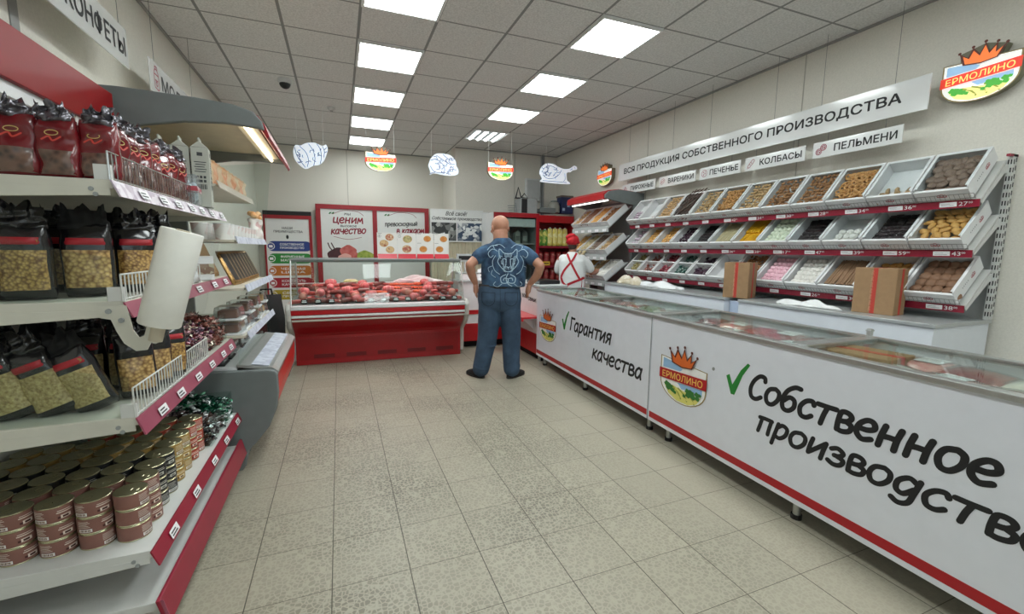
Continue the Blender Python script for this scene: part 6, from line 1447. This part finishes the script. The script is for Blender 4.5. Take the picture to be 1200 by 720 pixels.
# ------------------------------------------------------------------ hanging signs
SIGN = M('sign_acrylic_white', (216, 218, 218), .15, var=.01, coat=.6)
WIRE = M('thin_wire', (120, 122, 122), .5)
ICON = M('sign_icon_wine', (150, 40, 66), .5)
def strip_sign(name, label, X, ya, yb, z0, z1, body, wires, tx=(.03, .97), side=-1, icon=None, th=.22, tz=.28, ix=.015):
    """board parallel to the side walls; reads along -y on the right wall (side=-1), along +y on the left (side=+1)"""
    t = thing(name, label, 'hanging sign', (X, 0, 0))
    m = MB(); m.bx(-.004, .004, min(ya, yb), max(ya, yb), z0, z1); m.build('board', SIGN, t, bevel=.001)
    L = abs(yb-ya); h = z1-z0; d = V((0, side, 0)); o = V((side*.0045 if side < 0 else .0045, ya, z0))
    m = MB(); add_text(m, body, o+d*(L*tx[0])+V((0, 0, h*tz)), d, (0, 0, 1), L*(tx[1]-tx[0]), h*(1-2*tz), bold=.032, off=.0008); m.build('lettering', INK, t, flat=True)
    if icon is not None:
        m = MB(); r = h*.3; c = o+d*(r*1.5+L*ix)+V((0, 0, h*.5))
        def S(pts, w=.14): m.stroke([(p[0]*r, p[1]*r) for p in pts], w*r, c, d, (0, 0, 1), 0, .0008+.00005*len(m.f) % .0005, smooth=True, rnd=False)
        circ = lambda cx, cy, q, n=12: [(cx+q*math.cos(2*PI*i/n), cy+q*math.sin(2*PI*i/n)) for i in range(n+1)]
        if icon == 'cake': S([(-.7, -.9), (.7, -.9)]); S([(-.6, -.9), (-.7, -.1), (.7, -.1), (.6, -.9)]); S([(-.8, -.1), (-.5, .5), (0, .3), (.5, .5), (.8, -.1)]); S(circ(0, .75, .22, 8))
        elif icon == 'dumpling': S([(-1, -.4), (-.6, .6), (.4, .9), (1, .4), (.4, -.3), (-.4, -.7), (-1, -.4)]); S([(-.7, -.2), (0, .1), (.7, .5)]); S([(-.5, .2), (-.2, -.2)]); S([(.1, .6), (.3, .1)])
        elif icon == 'cookie': S(circ(0, 0, .95)); S(circ(-.3, .3, .14, 6)); S(circ(.3, -.1, .14, 6)); S(circ(-.2, -.4, .14, 6)); S([(.1, .5), (.5, .4)])
        elif icon == 'sausage': S([(-.9, -.7), (-.5, -.9), (.8, .4), (.8, .9), (.3, .9), (-.9, -.4), (-.9, -.7)]); S([(-.9, -.9), (-1.1, -1.1)]); S([(-.2, -.3), (-.4, .0)]); S([(.2, .1), (0, .4)])
        elif icon == 'pelmeni':
            for (a, b) in ((-.45, -.4), (.5, .4)): S(circ(a, b, .62)); S(circ(a, b, .38)); S([(a-.3, b+.1), (a+.1, b), (a+.3, b-.2)])
        elif icon == 'milk': S([(-.6, -1), (.6, -1), (.6, .4), (.3, .9), (-.3, .9), (-.6, .4), (-.6, -1)]); S([(-.6, .4), (.6, .4)]); S([(-.4, -.2), (.4, -.2)]); S([(-.3, .9), (-.3, 1.2), (.3, 1.2), (.3, .9)]); S(circ(0, -.55, .22, 8))
        elif icon == 'candy': S(circ(0, 0, .5)); S([(.45, .2), (1, .5), (1, -.5), (.45, -.2)]); S([(-.45, .2), (-1, .5), (-1, -.5), (-.45, -.2)])
        m.build('icon', ICON, t, flat=True)
    m = MB()
    for (y, zt) in wires: m.tube([(0, y, z1-.01), (0, y, zt)], .0018, 5)
    m.build('hanging_wires', WIRE, t)
    return t
strip_sign('banner_sign', 'long white banner along the right wall reading all products of own production', 4.0, 5.74, 1.975, 2.49, 2.735, 'ВСЯ ПРОДУКЦИЯ СОБСТВЕННОГО ПРОИЗВОДСТВА', [(5.5, CEIL), (4.6, CEIL), (4.0, CEIL), (3.2, CEIL), (2.75, CEIL), (2.2, CEIL)], (.035, .955), tz=.31)
for (b, ya, yb, ic, w) in (('ПИРОЖНЫЕ', 5.63, 4.90, 'cake', 'cakes'), ('ВАРЕНИКИ', 4.82, 4.18, 'dumpling', 'filled dumplings'), ('ПЕЧЕНЬЕ', 4.114, 3.55, 'cookie', 'biscuits'), ('КОЛБАСЫ', 3.49, 2.856, 'sausage', 'sausages'), ('ПЕЛЬМЕНИ', 2.784, 2.11, 'pelmeni', 'meat dumplings')):
    L = abs(ya-yb)
    strip_sign('category_sign', 'small white hanging sign for %s below the long banner' % w, 4.0, ya, yb, 2.285, 2.42, b, [(ya-.12, 2.495), (yb+.12, 2.495)], (.27, .95), icon=ic, tz=.28)
strip_sign('category_sign', 'white hanging sign for sweets, high on the left wall above the red header', -1.2, 2.40, 3.64, 2.565, 2.80, 'КОНФЕТЫ', [(3.55, CEIL), (2.5, CEIL)], (.44, .97), side=1, icon='candy', tz=.25, ix=.25)
strip_sign('category_sign', 'white hanging sign for dairy, left wall just above the grey canopy', -1.2, 3.99, 5.10, 2.555, 2.78, 'МОЛОКО', [(4.1, CEIL), (5.0, CEIL)], (.2, .95), side=1, icon='milk', tz=.27)

# shield light boxes
def lightbox(label, o, xd, w, h, depth, wires=()):
    """o = bottom centre of the face, xd = reading direction"""
    xd = V(xd).normalized(); n = xd.cross(V((0, 0, 1))).normalized()
    t = thing('shield_light_box', label, 'lit sign', o)
    S = shield_outline(w*1.05, h*1.03)
    m = MB(); m.prism(S, -n*depth, xd, (0, 0, 1), n*(depth-.001)); m.prism([(-.28*w, .9*h), (-.3*w, 1.2*h), (.04*w, 1.3*h), (.32*w, 1.16*h), (.24*w, .88*h)], -n*depth, xd, (0, 0, 1), n*(depth-.004)); m.build('case', M('light_box_case', (120, 118, 96), .5), t)
    m = MB(); emblem(m, (0, 0, 0), xd, (0, 0, 1), w, h, off=.001); m.build('lit_face', EMB_LIT, t, flat=True)
    if wires:
        m = MB()
        for s in wires: a = xd*(s*w)-n*depth/2; m.tube([a+V((0, 0, h*.9)), a+V((0, 0, CEIL-o[2]))], .002, 5)
        m.build('hanging_wires', M('pale_wire', (200, 202, 200), .5), t)
    return t
lightbox('lit shield sign hanging on two wires over the meat counter', (.60, 6.6, 2.53), (1, 0, 0), .40, .26, .04, (-.47, .47))
lightbox('lit shield sign hanging on two wires above the bald man, farther right', (2.40, 6.6, 2.53), (1, 0, 0), .40, .26, .04, (-.47, .47))
lightbox('small lit shield sign at the far end of the long banner on the right wall', (4.10, 6.29, 2.51), (0, -1, 0), .40, .27, .06)
lightbox('large lit shield sign high on the right wall, nearest the viewer', (4.09, 1.755, 2.50), (0, -1, 0), .385, .275, .06)

# engraved acrylic figures (edge lit)
ACW = M('edge_lit_acrylic', (226, 234, 246), .3, var=.03, emit=.32); ACB = M('engraving_blue_grey', (96, 112, 150), .5)
def figure(name, label, o, outline, lines, wires):
    t = thing(name, label, 'hanging figure', o)
    P = crom(outline+[outline[0]], 5)[:-1]
    m = MB(); m.prism([(p[0], p[1]) for p in P], (0, 0, 0), (1, 0, 0), (0, 0, 1), (0, .012, 0)); m.build('acrylic_plate', ACW, t)
    m = MB()
    for i, l in enumerate(lines): m.stroke(l, .0085, (0, -.0006, 0), (1, 0, 0), (0, 0, 1), 0, .0002+.00002*(i % 20), rnd=False)
    m.build('engraving', ACB, t, flat=True)
    m = MB()
    for (x, z) in wires: m.tube([(x, .006, z), (x, .006, CEIL-o[2])], .002, 5)
    m.build('hanging_wires', MATS['pale_wire'], t)
def squig(x0, x1, z0, z1, n, seed):
    r = random.Random(seed); L = []
    for _ in range(n):
        a, b = r.uniform(x0, x1), r.uniform(z0, z1); q = r.uniform(0, 6.28); s = r.uniform(.012, .032)
        L.append([(a, b), (a+s*math.cos(q), b+s*math.sin(q)), (a+2*s*math.cos(q+.7), b+2*s*math.sin(q+.7))])
    return L
figure('acrylic_sausage', 'white engraved sausage-shaped sign hanging above the left poster', (-.30, 6.6, 2.66), [(-.21, .05), (-.19, -.06), (-.08, -.165), (.02, -.12), (.10, -.10), (.16, -.04), (.20, .06), (.215, .12), (.19, .17), (.15, .145), (.06, .18), (-.04, .17), (-.12, .13), (-.18, .13)],
       [[(-.19, .1), (-.16, -.02), (-.07, -.15)], [(-.13, .12), (-.06, .05), (-.03, -.05), (-.05, -.14)], [(-.02, .16), (.03, .08), (.05, -.02), (.03, -.12)], [(.08, .17), (.12, .1), (.13, .0), (.11, -.09)], [(.15, .14), (.17, .08), (.16, .0)], [(.17, .1), (.2, .13)], [(.17, .06), (.2, .08)]]+squig(-.17, -.08, -.08, .08, 10, 1)+squig(-.04, .12, -.08, .1, 10, 2), [(-.16, .12), (.16, .14)])
figure('acrylic_roll', 'white engraved meat-roll sign hanging between the two shield signs', (1.49, 6.6, 2.66), [(-.22, .0), (-.19, -.08), (-.2, -.125), (-.13, -.10), (-.02, -.115), (.12, -.12), (.22, -.09), (.235, -.03), (.20, .03), (.19, .1), (.12, .17), (.02, .19), (-.1, .18), (-.17, .12), (-.2, .06)],
       [[(-.18, .08), (-.1, .1), (0, .03), (.02, -.06), (-.05, -.09), (-.14, -.07), (-.19, 0)], [(-.12, .04), (-.06, .03), (-.05, -.03), (-.1, -.04)], [(-.1, .16), (.0, .1), (.1, .05), (.18, .05)], [(0, .18), (.08, .12), (.16, .1)], [(.05, -.1), (.1, -.03), (.2, -.03)], [(-.2, -.11), (-.12, -.085)]]+squig(-.1, .17, -.08, .14, 26, 3), [(-.17, .11), (.1, .16)])
figure('acrylic_turkey', 'white engraved bird-leg shaped sign hanging near the right corner', (3.37, 6.6, 2.68), [(-.30, .0), (-.27, .09), (-.18, .16), (-.06, .165), (.06, .12), (.16, .10), (.26, .12), (.33, .165), (.385, .15), (.385, .11), (.31, .09), (.27, .06), (.2, .04), (.21, -.08), (.24, -.10), (.23, -.14), (-.24, -.135), (-.27, -.10), (-.25, -.08)],
       [[(-.26, .02), (-.2, .1), (-.1, .13), (.0, .1)], [(-.24, -.02), (-.16, -.07), (-.04, -.06), (.05, .0), (.1, .08)], [(.16, .03), (.17, -.06), (.14, -.1)], [(-.24, -.11), (.2, -.115)], [(.26, .09), (.31, .12)], [(.34, .14), (.36, .12)]]+squig(-.24, .04, -.04, .12, 34, 4), [(-.18, .15)])
def dome_camera():
    t = thing('dome_camera', 'small black dome camera on the ceiling, left side', 'security camera', (-.49, 5.75, CEIL-.001))
    m = MB(); m.lathe([(.07, 0), (.075, -.015), (.072, -.045), (.001, -.045)], n=20); m.build('white_base', WHITEP, t, smooth=40)
    m = MB(); m.ell((0, 0, -.045), (.058, .058, .055), 16, 10); m.build('dark_dome', BLACK, t, smooth=80)
    t = thing('smoke_detector', 'small pale round detector on the ceiling left of the lamp row', 'smoke detector', (-.02, 6.6, CEIL-.001)); m = MB(); m.lathe([(.05, 0), (.05, -.02), (.03, -.04), (.001, -.042)], n=16); m.build('detector_body', M('detector_white', (196, 198, 198), .4), t, smooth=40); m = MB(); m.lathe([(.02, -.042), (.018, -.048), (.001, -.05)], n=10); m.build('sensor', GREYM, t)
dome_camera()
# ------------------------------------------------------------------ people
SKIN = M('skin_fair', (180, 130, 106), .5, var=.06, scale=30, sss=.08)
SKINW = M('skin_warm', (172, 120, 98), .5, var=.06, scale=30, sss=.08)
def loft(mb, rings, n=24, ex=.85):
    """rings: (cx, cy, z, rx, ry)"""
    vs = []
    for (cx, cy, z, rx, ry) in rings:
        for k in range(n):
            a = 2*PI*k/n; c, s = math.cos(a), math.sin(a)
            vs.append((cx+rx*abs(c)**ex*(1 if c > 0 else -1), cy+ry*abs(s)**ex*(1 if s > 0 else -1), z))
    N = len(rings); fs = [(i*n+k, i*n+(k+1) % n, (i+1)*n+(k+1) % n, (i+1)*n+k) for i in range(N-1) for k in range(n)]
    mb.add(vs, fs+[list(range(n))[::-1], [(N-1)*n+k for k in range(n)]])
def limb(mb, pts, rs, n=16):
    P = crom(pts, 5); m = len(P); R = []
    for i in range(m):
        t = i/(m-1)*(len(rs)-1); k = min(int(t), len(rs)-2); R.append(rs[k]+(rs[k+1]-rs[k])*(t-k))
    mb.tube(P, R, n); mb.ell(P[0], R[0], n, 8); mb.ell(P[-1], R[-1], n, 8)
def hand_shape(mb, w, d, side, curl=.5, spread=V((0, 1, 0)), s=1.0):
    """w = wrist, d = direction of the fingers, side = direction across the palm towards the thumb"""
    d = V(d).normalized(); side = V(side); side = (side-d*side.dot(d)).normalized(); nrm = d.cross(side)
    limb(mb, [w, w+d*.045*s, w+d*.085*s], [.026*s, .03*s, .031*s], 12)
    for q in (-.026, 0, .026): limb(mb, [w+d*.03*s+side*q*s*.8, w+d*.09*s+side*q*s], [.018*s, .014*s], 10)
    for q, L in ((.030, .068), (.010, .078), (-.011, .072), (-.031, .056)):
        a = w+d*.085*s+side*q*s; b = a+(d+side*q*2.0)*L*.5*s; c = b+(d*(1-curl)+nrm*curl)*L*.55*s
        limb(mb, [a, b, c], [.0095*s, .009*s, .0075*s], 9)
    a = w+d*.02*s+side*.026*s; b = a+(d*.6+side*.8).normalized()*.045*s; c = b+(d*.9+side*.35).normalized()*.035*s
    limb(mb, [a, b, c], [.0135*s, .012*s, .009*s], 9)
def head_shape(mb, c, yaw, s=1.0, pitch=0, wide=1.0):
    R = (Matrix.Rotation(yaw, 3, 'Z') @ Matrix.Rotation(pitch, 3, 'X') @ Matrix.Diagonal((wide, 1, 1)))
    def P(x, y, z): return V(c)+R @ V((x*s, y*s, z*s))
    mb.ell(P(0, -.012, .03), (.080*s, .100*s, .092*s), 20, 14, R=R)          # skull
    mb.ell(P(0, .018, -.035), (.064*s, .078*s, .085*s), 18, 12, R=R)         # face
    mb.ell(P(0, .045, -.095), (.038*s, .042*s, .030*s), 14, 9, R=R)         # chin
    mb.ell(P(0, -.05, -.05), (.058*s, .052*s, .06*s), 14, 9, R=R)          # nape
    for x in (-1, 1):
        mb.ell(P(.079*x, -.012, -.012), (.012*s, .022*s, .034*s), 10, 8, R=R @ rot('Z', .25*x))      # ears
        mb.ell(P(.036*x, .078, -.04), (.024*s, .02*s, .022*s), 10, 7, R=R)
        mb.ell(P(.03*x, .086, .022), (.026*s, .012*s, .008*s), 10, 6, R=R)     # brow
    mb.tube([P(0, .088, .012), P(0, .108, -.02), P(0, .116, -.034), P(0, .096, -.044)], [.010*s, .013*s, .016*s, .010*s], 8)
    mb.ell(P(0, .088, -.068), (.024*s, .012*s, .006*s), 10, 6, R=R); mb.ell(P(0, .086, -.078), (.021*s, .012*s, .006*s), 10, 6, R=R)
    return P
def eyes(P, parent, s=1.0):
    for x in (-1, 1):
        m = MB(); m.ell(P(.031*x, .086, .004), .0115*s, 10, 8, 0); m.ell(P(.031*x, .0945, .004), (.005*s, .0035*s, .005*s), 8, 6, 1); m.build('eye', [M('eye_white', (226, 222, 216), .3), M('iris_dark', (60, 54, 50), .3)], parent, smooth=60)
def man():
    t = thing('person', 'bald man from behind in blue wolf t-shirt and jeans, hands on hips', 'person', (1.60, 4.56, 0), -.30)
    b = MB()
    head_c = (.05, .03, 1.692)
    P = head_shape(b, head_c, .42, 1.06, 0, 1.13)
    limb(b, [(.075, -.015, 1.44), (.065, -.005, 1.53), (.055, .0, 1.62)], [.10, .086, .080], 16)
    loft(b, [(.05, .0, .86, .19, .12), (.06, 0, 1.0, .20, .13), (.09, 0, 1.2, .215, .13), (.10, -.005, 1.35, .22, .12), (.095, -.01, 1.45, .16, .09), (.085, -.01, 1.50, .08, .07)])
    arms = {'L': [(-.09, -.01, 1.42), (-.175, -.07, 1.375), (-.275, -.14, 1.285)], 'R': [(.29, -.02, 1.42), (.385, -.08, 1.37), (.485, -.15, 1.28)]}
    fore = {'L': [(-.275, -.14, 1.285), (-.255, -.08, 1.18), (-.215, -.02, 1.075)], 'R': [(.485, -.15, 1.28), (.455, -.085, 1.17), (.385, -.02, 1.07)]}
    for k in 'LR':
        limb(b, arms[k], [.068, .058, .047], 16); limb(b, fore[k], [.047, .050, .042, .029], 16)
    hand_shape(b, V((-.215, -.02, 1.075)), (.05, .04, -1), (.2, 1, .1), .18)
    hand_shape(b, V((.385, -.02, 1.07)), (-.22, .02, -1), (-.2, 1, .1), .18)
    # legs
    limb(b, [(-.04, 0, .84), (-.075, .02, .46), (-.155, .0, .09)], [.10, .062, .045], 16); limb(b, [(.16, 0, .84), (.185, .02, .46), (.195, -.02, .09)], [.10, .062, .045], 16)
    body = fuse(b, 'body', SKIN, t, .0065, 4)
    eyes(P, t, 1.03)
    # jeans
    j = MB()
    loft(j, [(.05, .0, 1.055, .225, .145), (.05, -.005, .99, .238, .155), (.052, -.01, .90, .245, .160), (.054, -.005, .82, .235, .145), (.055, 0, .77, .17, .11)])
    limb(j, [(-.055, -.005, .85), (-.065, .0, .66), (-.085, .015, .45), (-.125, .0, .25), (-.155, -.0, .105)], [.128, .125, .112, .100, .096], 20)
    limb(j, [(.165, -.005, .85), (.178, .0, .66), (.19, .012, .45), (.19, -.005, .25), (.195, -.02, .105)], [.124, .118, .106, .098, .094], 20)
    for (x, z, d) in ((-.075, .40, .006), (.19, .39, .006), (-.15, .14, .010), (.2, .13, .010), (-.14, .18, .007), (.195, .17, .007)):
        j.torus((x, 0 if z > .3 else -.01, z), .098 if z > .3 else .088, d, 20, 6, R=rot('X', .25) @ rot('Y', .15 if x < 0 else -.15))
    jn = M('dark_blue_denim', (36, 54, 74), .85, c2=(66, 90, 114), scale=7, thr=(.25, .8))
    jo = fuse(j, 'jeans', jn, t, .009, 3)
    from mathutils.bvhtree import BVHTree
    def project(me, mb2, dy=-.004):
        bv = BVHTree.FromPolygons([tuple(v.co) for v in me.vertices], [tuple(p.vertices) for p in me.polygons])
        for v in mb2.v:
            hit = bv.ray_cast(V((v.x, -1, v.z)), V((0, 1, 0)))
            if hit[0] is not None: v.y = hit[0].y+dy
    def dense(L): return crom(L, 8) if len(L) > 2 else [V(L[0])+(V(L[1])-V(L[0]))*(i/12) for i in range(13)]
    m = MB()
    for x in (-.075, .175):
        for L in ([(x-.07, .99), (x+.07, .985)], [(x-.07, .99), (x-.065, .88), (x, .84), (x+.06, .88), (x+.07, .985)]):
            m.stroke([tuple(p)[:2] for p in dense(L)], .006, (0, 0, 0), (1, 0, 0), (0, 0, 1), 0, 0, smooth=False, rnd=False)
    m.stroke([tuple(p)[:2] for p in dense([(.05, 1.04), (.052, .8)])], .005, (0, 0, 0), (1, 0, 0), (0, 0, 1), 0, 0, smooth=False, rnd=False)
    project(jo.data, m, -.003); m.build('pocket_seams', M('denim_seam_dark', (28, 40, 56), .9), t, flat=True)
    m = MB(); R_ = [(.05+.232*math.cos(a), .0+.152*math.sin(a)) for a in [2*PI*i/40 for i in range(40)]]
    vs = [(x, y, z) for z in (1.03, 1.068) for (x, y) in R_]; m.add(vs, [(i, (i+1) % 40, 40+(i+1) % 40, 40+i) for i in range(40)]); o = m.build('belt', M('dark_belt', (34, 28, 26), .5), t, smooth=60, flat=True); md = o.modifiers.new('s', 'SOLIDIFY'); md.thickness = .006
    # t-shirt
    s = MB()
    loft(s, [(.095, .0, 1.045, .238, .162), (.095, .0, 1.10, .246, .165), (.095, -.002, 1.2, .250, .160), (.10, -.008, 1.32, .252, .148), (.10, -.012, 1.40, .240, .130), (.095, -.012, 1.465, .205, .11), (.088, -.01, 1.51, .155, .10), (.084, -.01, 1.54, .115, .094), (.078, -.008, 1.56, .095, .088), (.075, -.005, 1.575, .09, .086)], 28)
    limb(s, [(-.065, -.015, 1.43), (-.13, -.045, 1.405), (-.185, -.08, 1.365)], [.085, .082, .078], 18)
    limb(s, [(.265, -.02, 1.43), (.34, -.05, 1.40), (.40, -.09, 1.355)], [.085, .082, .078], 18)
    for z, d in ((1.07, .02), (1.13, .014)): s.torus((.095, 0, z), .225, d, 28, 6, R=rot('Y', .06 if d > .015 else -.08) @ Matrix.Diagonal((1, .66, 1)))
    sh = M('blue_tie_dye', (28, 48, 74), .85, c2=(72, 108, 140), scale=9, thr=(.35, .75))
    so = fuse(s, 'tshirt', sh, t, .009, 3)
    pale = M('print_pale_blue', (164, 190, 206), .8, var=.08); dark = M('print_dark_blue', (22, 38, 62), .8, var=.1)
    m = MB(); cx, cz = .135, 1.32
    def st(L, w, mi=0): m.stroke([tuple(p)[:2] for p in dense([(cx+a*1.12, cz+c*1.12) for a, c in L])], w, (0, 0, 0), (1, 0, 0), (0, 0, 1), mi, 0, smooth=False, rnd=False)
    # dark face mass, ears, muzzle, eyes (a wolf's head) over swirls
    for i in range(9):
        z = .075-.018*i; hw = .085*math.sin(PI*(i+1.4)/11); st([(-hw, z), (0, z-.004), (hw, z)], .02, 1)
    st([(-.085, .04), (-.085, .12), (-.045, .085)], .007); st([(.085, .04), (.085, .12), (.045, .085)], .007)
    st([(-.045, .085), (0, .075), (.045, .085)], .006); st([(-.085, .04), (-.1, .0), (-.07, -.05), (-.03, -.085), (0, -.095), (.03, -.085), (.07, -.05), (.1, .0), (.085, .04)], .007)
    for q in range(14): z = .06-.011*q; st([(-.085+.003*q, z), (-.05+.002*q, z-.016)], .0045); st([(.085-.003*q, z), (.05-.002*q, z-.016)], .0045)
    for q in range(7): st([(-.035+.012*q, .085), (-.03+.010*q, .045)], .004)
    st([(-.055, .022), (-.036, .03), (-.018, .018)], .007); st([(.055, .022), (.036, .03), (.018, .018)], .007); st([(-.02, .05), (-.022, -.02), (-.028, -.05)], .008); st([(.02, .05), (.022, -.02), (.028, -.05)], .008)
    st([(-.016, -.045), (0, -.055), (.016, -.045)], .012); st([(0, -.055), (0, -.075)], .005)
    for q in range(5): st([(-.07+.008*q, -.01-.012*q), (-.045+.008*q, -.02-.012*q)], .004); st([(.07-.008*q, -.01-.012*q), (.045-.008*q, -.02-.012*q)], .004)
    for sx in (-1, 1):
        st([(sx*.02, -.12), (sx*.07, -.15), (sx*.06, -.2), (sx*.01, -.2), (sx*.0, -.165), (sx*.035, -.155), (sx*.045, -.18)], .008)
        st([(sx*.12, .06), (sx*.15, .0), (sx*.13, -.08), (sx*.08, -.12)], .006); st([(sx*.1, .1), (sx*.15, .12), (sx*.19, .08), (sx*.17, .04), (sx*.14, .06)], .006)
        st([(sx*.03, .13), (sx*.08, .165), (sx*.14, .15), (sx*.13, .125)], .005); st([(sx*.06, -.21), (sx*.1, -.24), (sx*.14, -.22), (sx*.12, -.19)], .006); st([(sx*.15, -.04), (sx*.19, -.06), (sx*.18, -.1)], .005)
    st([(0, -.11), (-.02, -.16), (.0, -.21), (.04, -.235)], .009); st([(-.12, -.15), (-.16, -.12), (-.15, -.08)], .005); st([(-.2, .11), (-.16, .15), (-.1, .155)], .006)
    project(so.data, m, -.0035); m.build('wolf_print', [pale, dark], t, flat=True)
    # shoes
    for (x, y, rz, nm) in ((-.185, .03, .75, 'l'), (.21, .0, -.8, 'r')):
        f = MB(); f.T = Matrix.Translation((x, y, 0)) @ Matrix.Rotation(rz, 4, 'Z')
        loft(f, [(0, .05, .004, .046, .145), (0, .05, .035, .05, .148), (0, .035, .06, .045, .12), (0, .0, .085, .042, .075), (0, -.02, .115, .042, .06)], 20)
        o = fuse(f, 'shoe', M('black_suede_shoe', (24, 23, 24), .75, var=.2), t, .007, 3)
        q = MB(); q.T = f.T; loft(q, [(0, .05, .0, .048, .147), (0, .05, .016, .051, .15)], 20); q.build('sole', BLACK, o)
man()
def woman():
    t = thing('person', 'shop assistant in red headscarf, white shirt and crossed red apron straps, reaching to the trays', 'person', (3.17, 5.62, 0), -.55)
    b = MB()
    P = head_shape(b, (.0, .03, 1.545), -.15, .95, .1)
    limb(b, [(.0, -.01, 1.32), (.0, 0, 1.42), (0, .012, 1.49)], [.07, .055, .055], 14)
    loft(b, [(0, 0, .84, .17, .12), (0, 0, .98, .165, .12), (0, 0, 1.15, .17, .115), (0, 0, 1.30, .165, .10), (0, -.01, 1.37, .10, .07)])
    limb(b, [(.165, 0, 1.31), (.245, .06, 1.20), (.275, .08, 1.13)], [.055, .045, .04], 14); limb(b, [(.275, .08, 1.13), (.33, .16, 1.13), (.375, .25, 1.15)], [.04, .037, .026], 14)
    limb(b, [(-.165, 0, 1.31), (-.21, .08, 1.17), (-.19, .14, 1.08)], [.055, .045, .04], 14); limb(b, [(-.19, .14, 1.08), (-.10, .25, 1.09), (-.03, .35, 1.12)], [.04, .037, .026], 14)
    hand_shape(b, V((.375, .25, 1.15)), (.5, .9, -.1), (-.9, .5, .3), .45, s=.92); hand_shape(b, V((-.03, .35, 1.12)), (.2, 1, .1), (1, -.1, .3), .45, s=.92)
    limb(b, [(-.085, 0, .84), (-.09, .01, .46), (-.09, -.01, .08)], [.10, .06, .042], 14); limb(b, [(.085, 0, .84), (.09, .01, .46), (.09, -.01, .08)], [.10, .06, .042], 14)
    fuse(b, 'body', SKINW, t, .0065, 4)
    eyes(P, t, .95)
    h = MB(); h.ell(P(0, -.055, -.035), (.062, .052, .062), 14, 10); fuse(h, 'hair', M('dark_brown_hair', (56, 38, 30), .7, var=.25, scale=60), t, .007, 2)
    c = MB(); R = Matrix.Rotation(-.15, 3, 'Z')
    c.ell(P(0, -.022, .052), (.093, .113, .084), 20, 12, R=R); c.torus(P(0, -.01, .018), .083, .019, 24, 8, R=R @ rot('X', -.12) @ Matrix.Diagonal((1, 1.18, 1))); c.ell(P(-.03, -.05, .115), (.075, .075, .04), 14, 8, R=R @ rot('Y', -.3)); c.torus(P(0, -.02, .06), .086, .013, 24, 6, R=R @ rot('Y', .25) @ Matrix.Diagonal((1, 1.15, 1)))
    c.ell(P(.05, -.095, .01), (.03, .02, .022), 8, 6)
    fuse(c, 'headscarf', M('red_headscarf', (190, 22, 36), .7, var=.12), t, .007, 2)
    s = MB()
    loft(s, [(0, 0, .80, .20, .155), (0, 0, .95, .195, .15), (0, 0, 1.05, .192, .148), (0, 0, 1.18, .195, .14), (0, -.005, 1.29, .19, .125), (0, -.01, 1.36, .13, .095), (0, -.008, 1.40, .08, .075), (0, -.004, 1.425, .068, .066)], 26)
    limb(s, [(.13, 0, 1.31), (.21, .04, 1.245), (.25, .065, 1.185)], [.08, .076, .072], 16); limb(s, [(-.13, 0, 1.31), (-.185, .05, 1.23), (-.2, .08, 1.16)], [.08, .076, .072], 16)
    for z, d, a in ((1.06, .016, .1), (1.0, .018, -.08), (1.12, .012, .06)): s.torus((0, 0, z), .18, d, 26, 6, R=rot('Y', a) @ Matrix.Diagonal((1, .76, 1)))
    so = fuse(s, 'shirt', M('white_shirt', (224, 226, 226), .85, var=.03), t, .009, 3)
    from mathutils.bvhtree import BVHTree
    bv = BVHTree.FromPolygons([tuple(v.co) for v in so.data.vertices], [tuple(p.vertices) for p in so.data.polygons])
    m = MB()
    def strap(L, w=.03):
        m.stroke([tuple(p)[:2] for p in crom(L, 8)], w, (0, 0, 0), (1, 0, 0), (0, 0, 1), 0, 0, smooth=False, rnd=False)
    strap([(-.075, 1.40), (-.03, 1.30), (.06, 1.13), (.12, 1.03)]); strap([(.06, 1.41), (-.0, 1.30), (-.11, 1.16), (-.155, 1.06)]); strap([(-.155, 1.06), (-.12, .98), (-.05, .93)]); strap([(-.06, .955), (.04, 1.0), (.13, 1.035), (.18, 1.06)], .034); strap([(.165, 1.07), (.165, .98), (.155, .86)], .045)
    for v in m.v:
        hit = bv.ray_cast(V((v.x, -1, v.z)), V((0, 1, 0)))
        v.y = (hit[0].y if hit[0] is not None else -.02)-.006
    o = m.build('apron_straps', M('red_apron', (176, 20, 38), .7, var=.06), t, flat=True)
    p = MB(); loft(p, [(0, .165, .45, .2, .012), (0, .17, .8, .2, .012), (0, .165, 1.05, .17, .012), (0, .15, 1.22, .11, .012)], 20); p.build('apron_front', MATS['red_apron'], t, smooth=60)
    j = MB(); loft(j, [(0, 0, .98, .165, .13), (0, 0, .86, .19, .145), (0, 0, .78, .16, .11)]); limb(j, [(-.09, 0, .84), (-.09, .01, .46), (-.09, -.01, .07)], [.108, .08, .065], 16); limb(j, [(.09, 0, .84), (.09, .01, .46), (.09, -.01, .07)], [.108, .08, .065], 16)
    fuse(j, 'trousers', M('dark_trousers', (52, 54, 60), .85, var=.1), t, .01, 3)
    for x in (-.09, .09):
        f = MB(); f.T = Matrix.Translation((x, 0, 0)); loft(f, [(0, .045, .0, .042, .125), (0, .045, .03, .045, .128), (0, .03, .055, .04, .1), (0, -.01, .09, .038, .055)], 18); fuse(f, 'shoe', M('white_shoe', (206, 206, 206), .6), t, .007, 3)
woman()
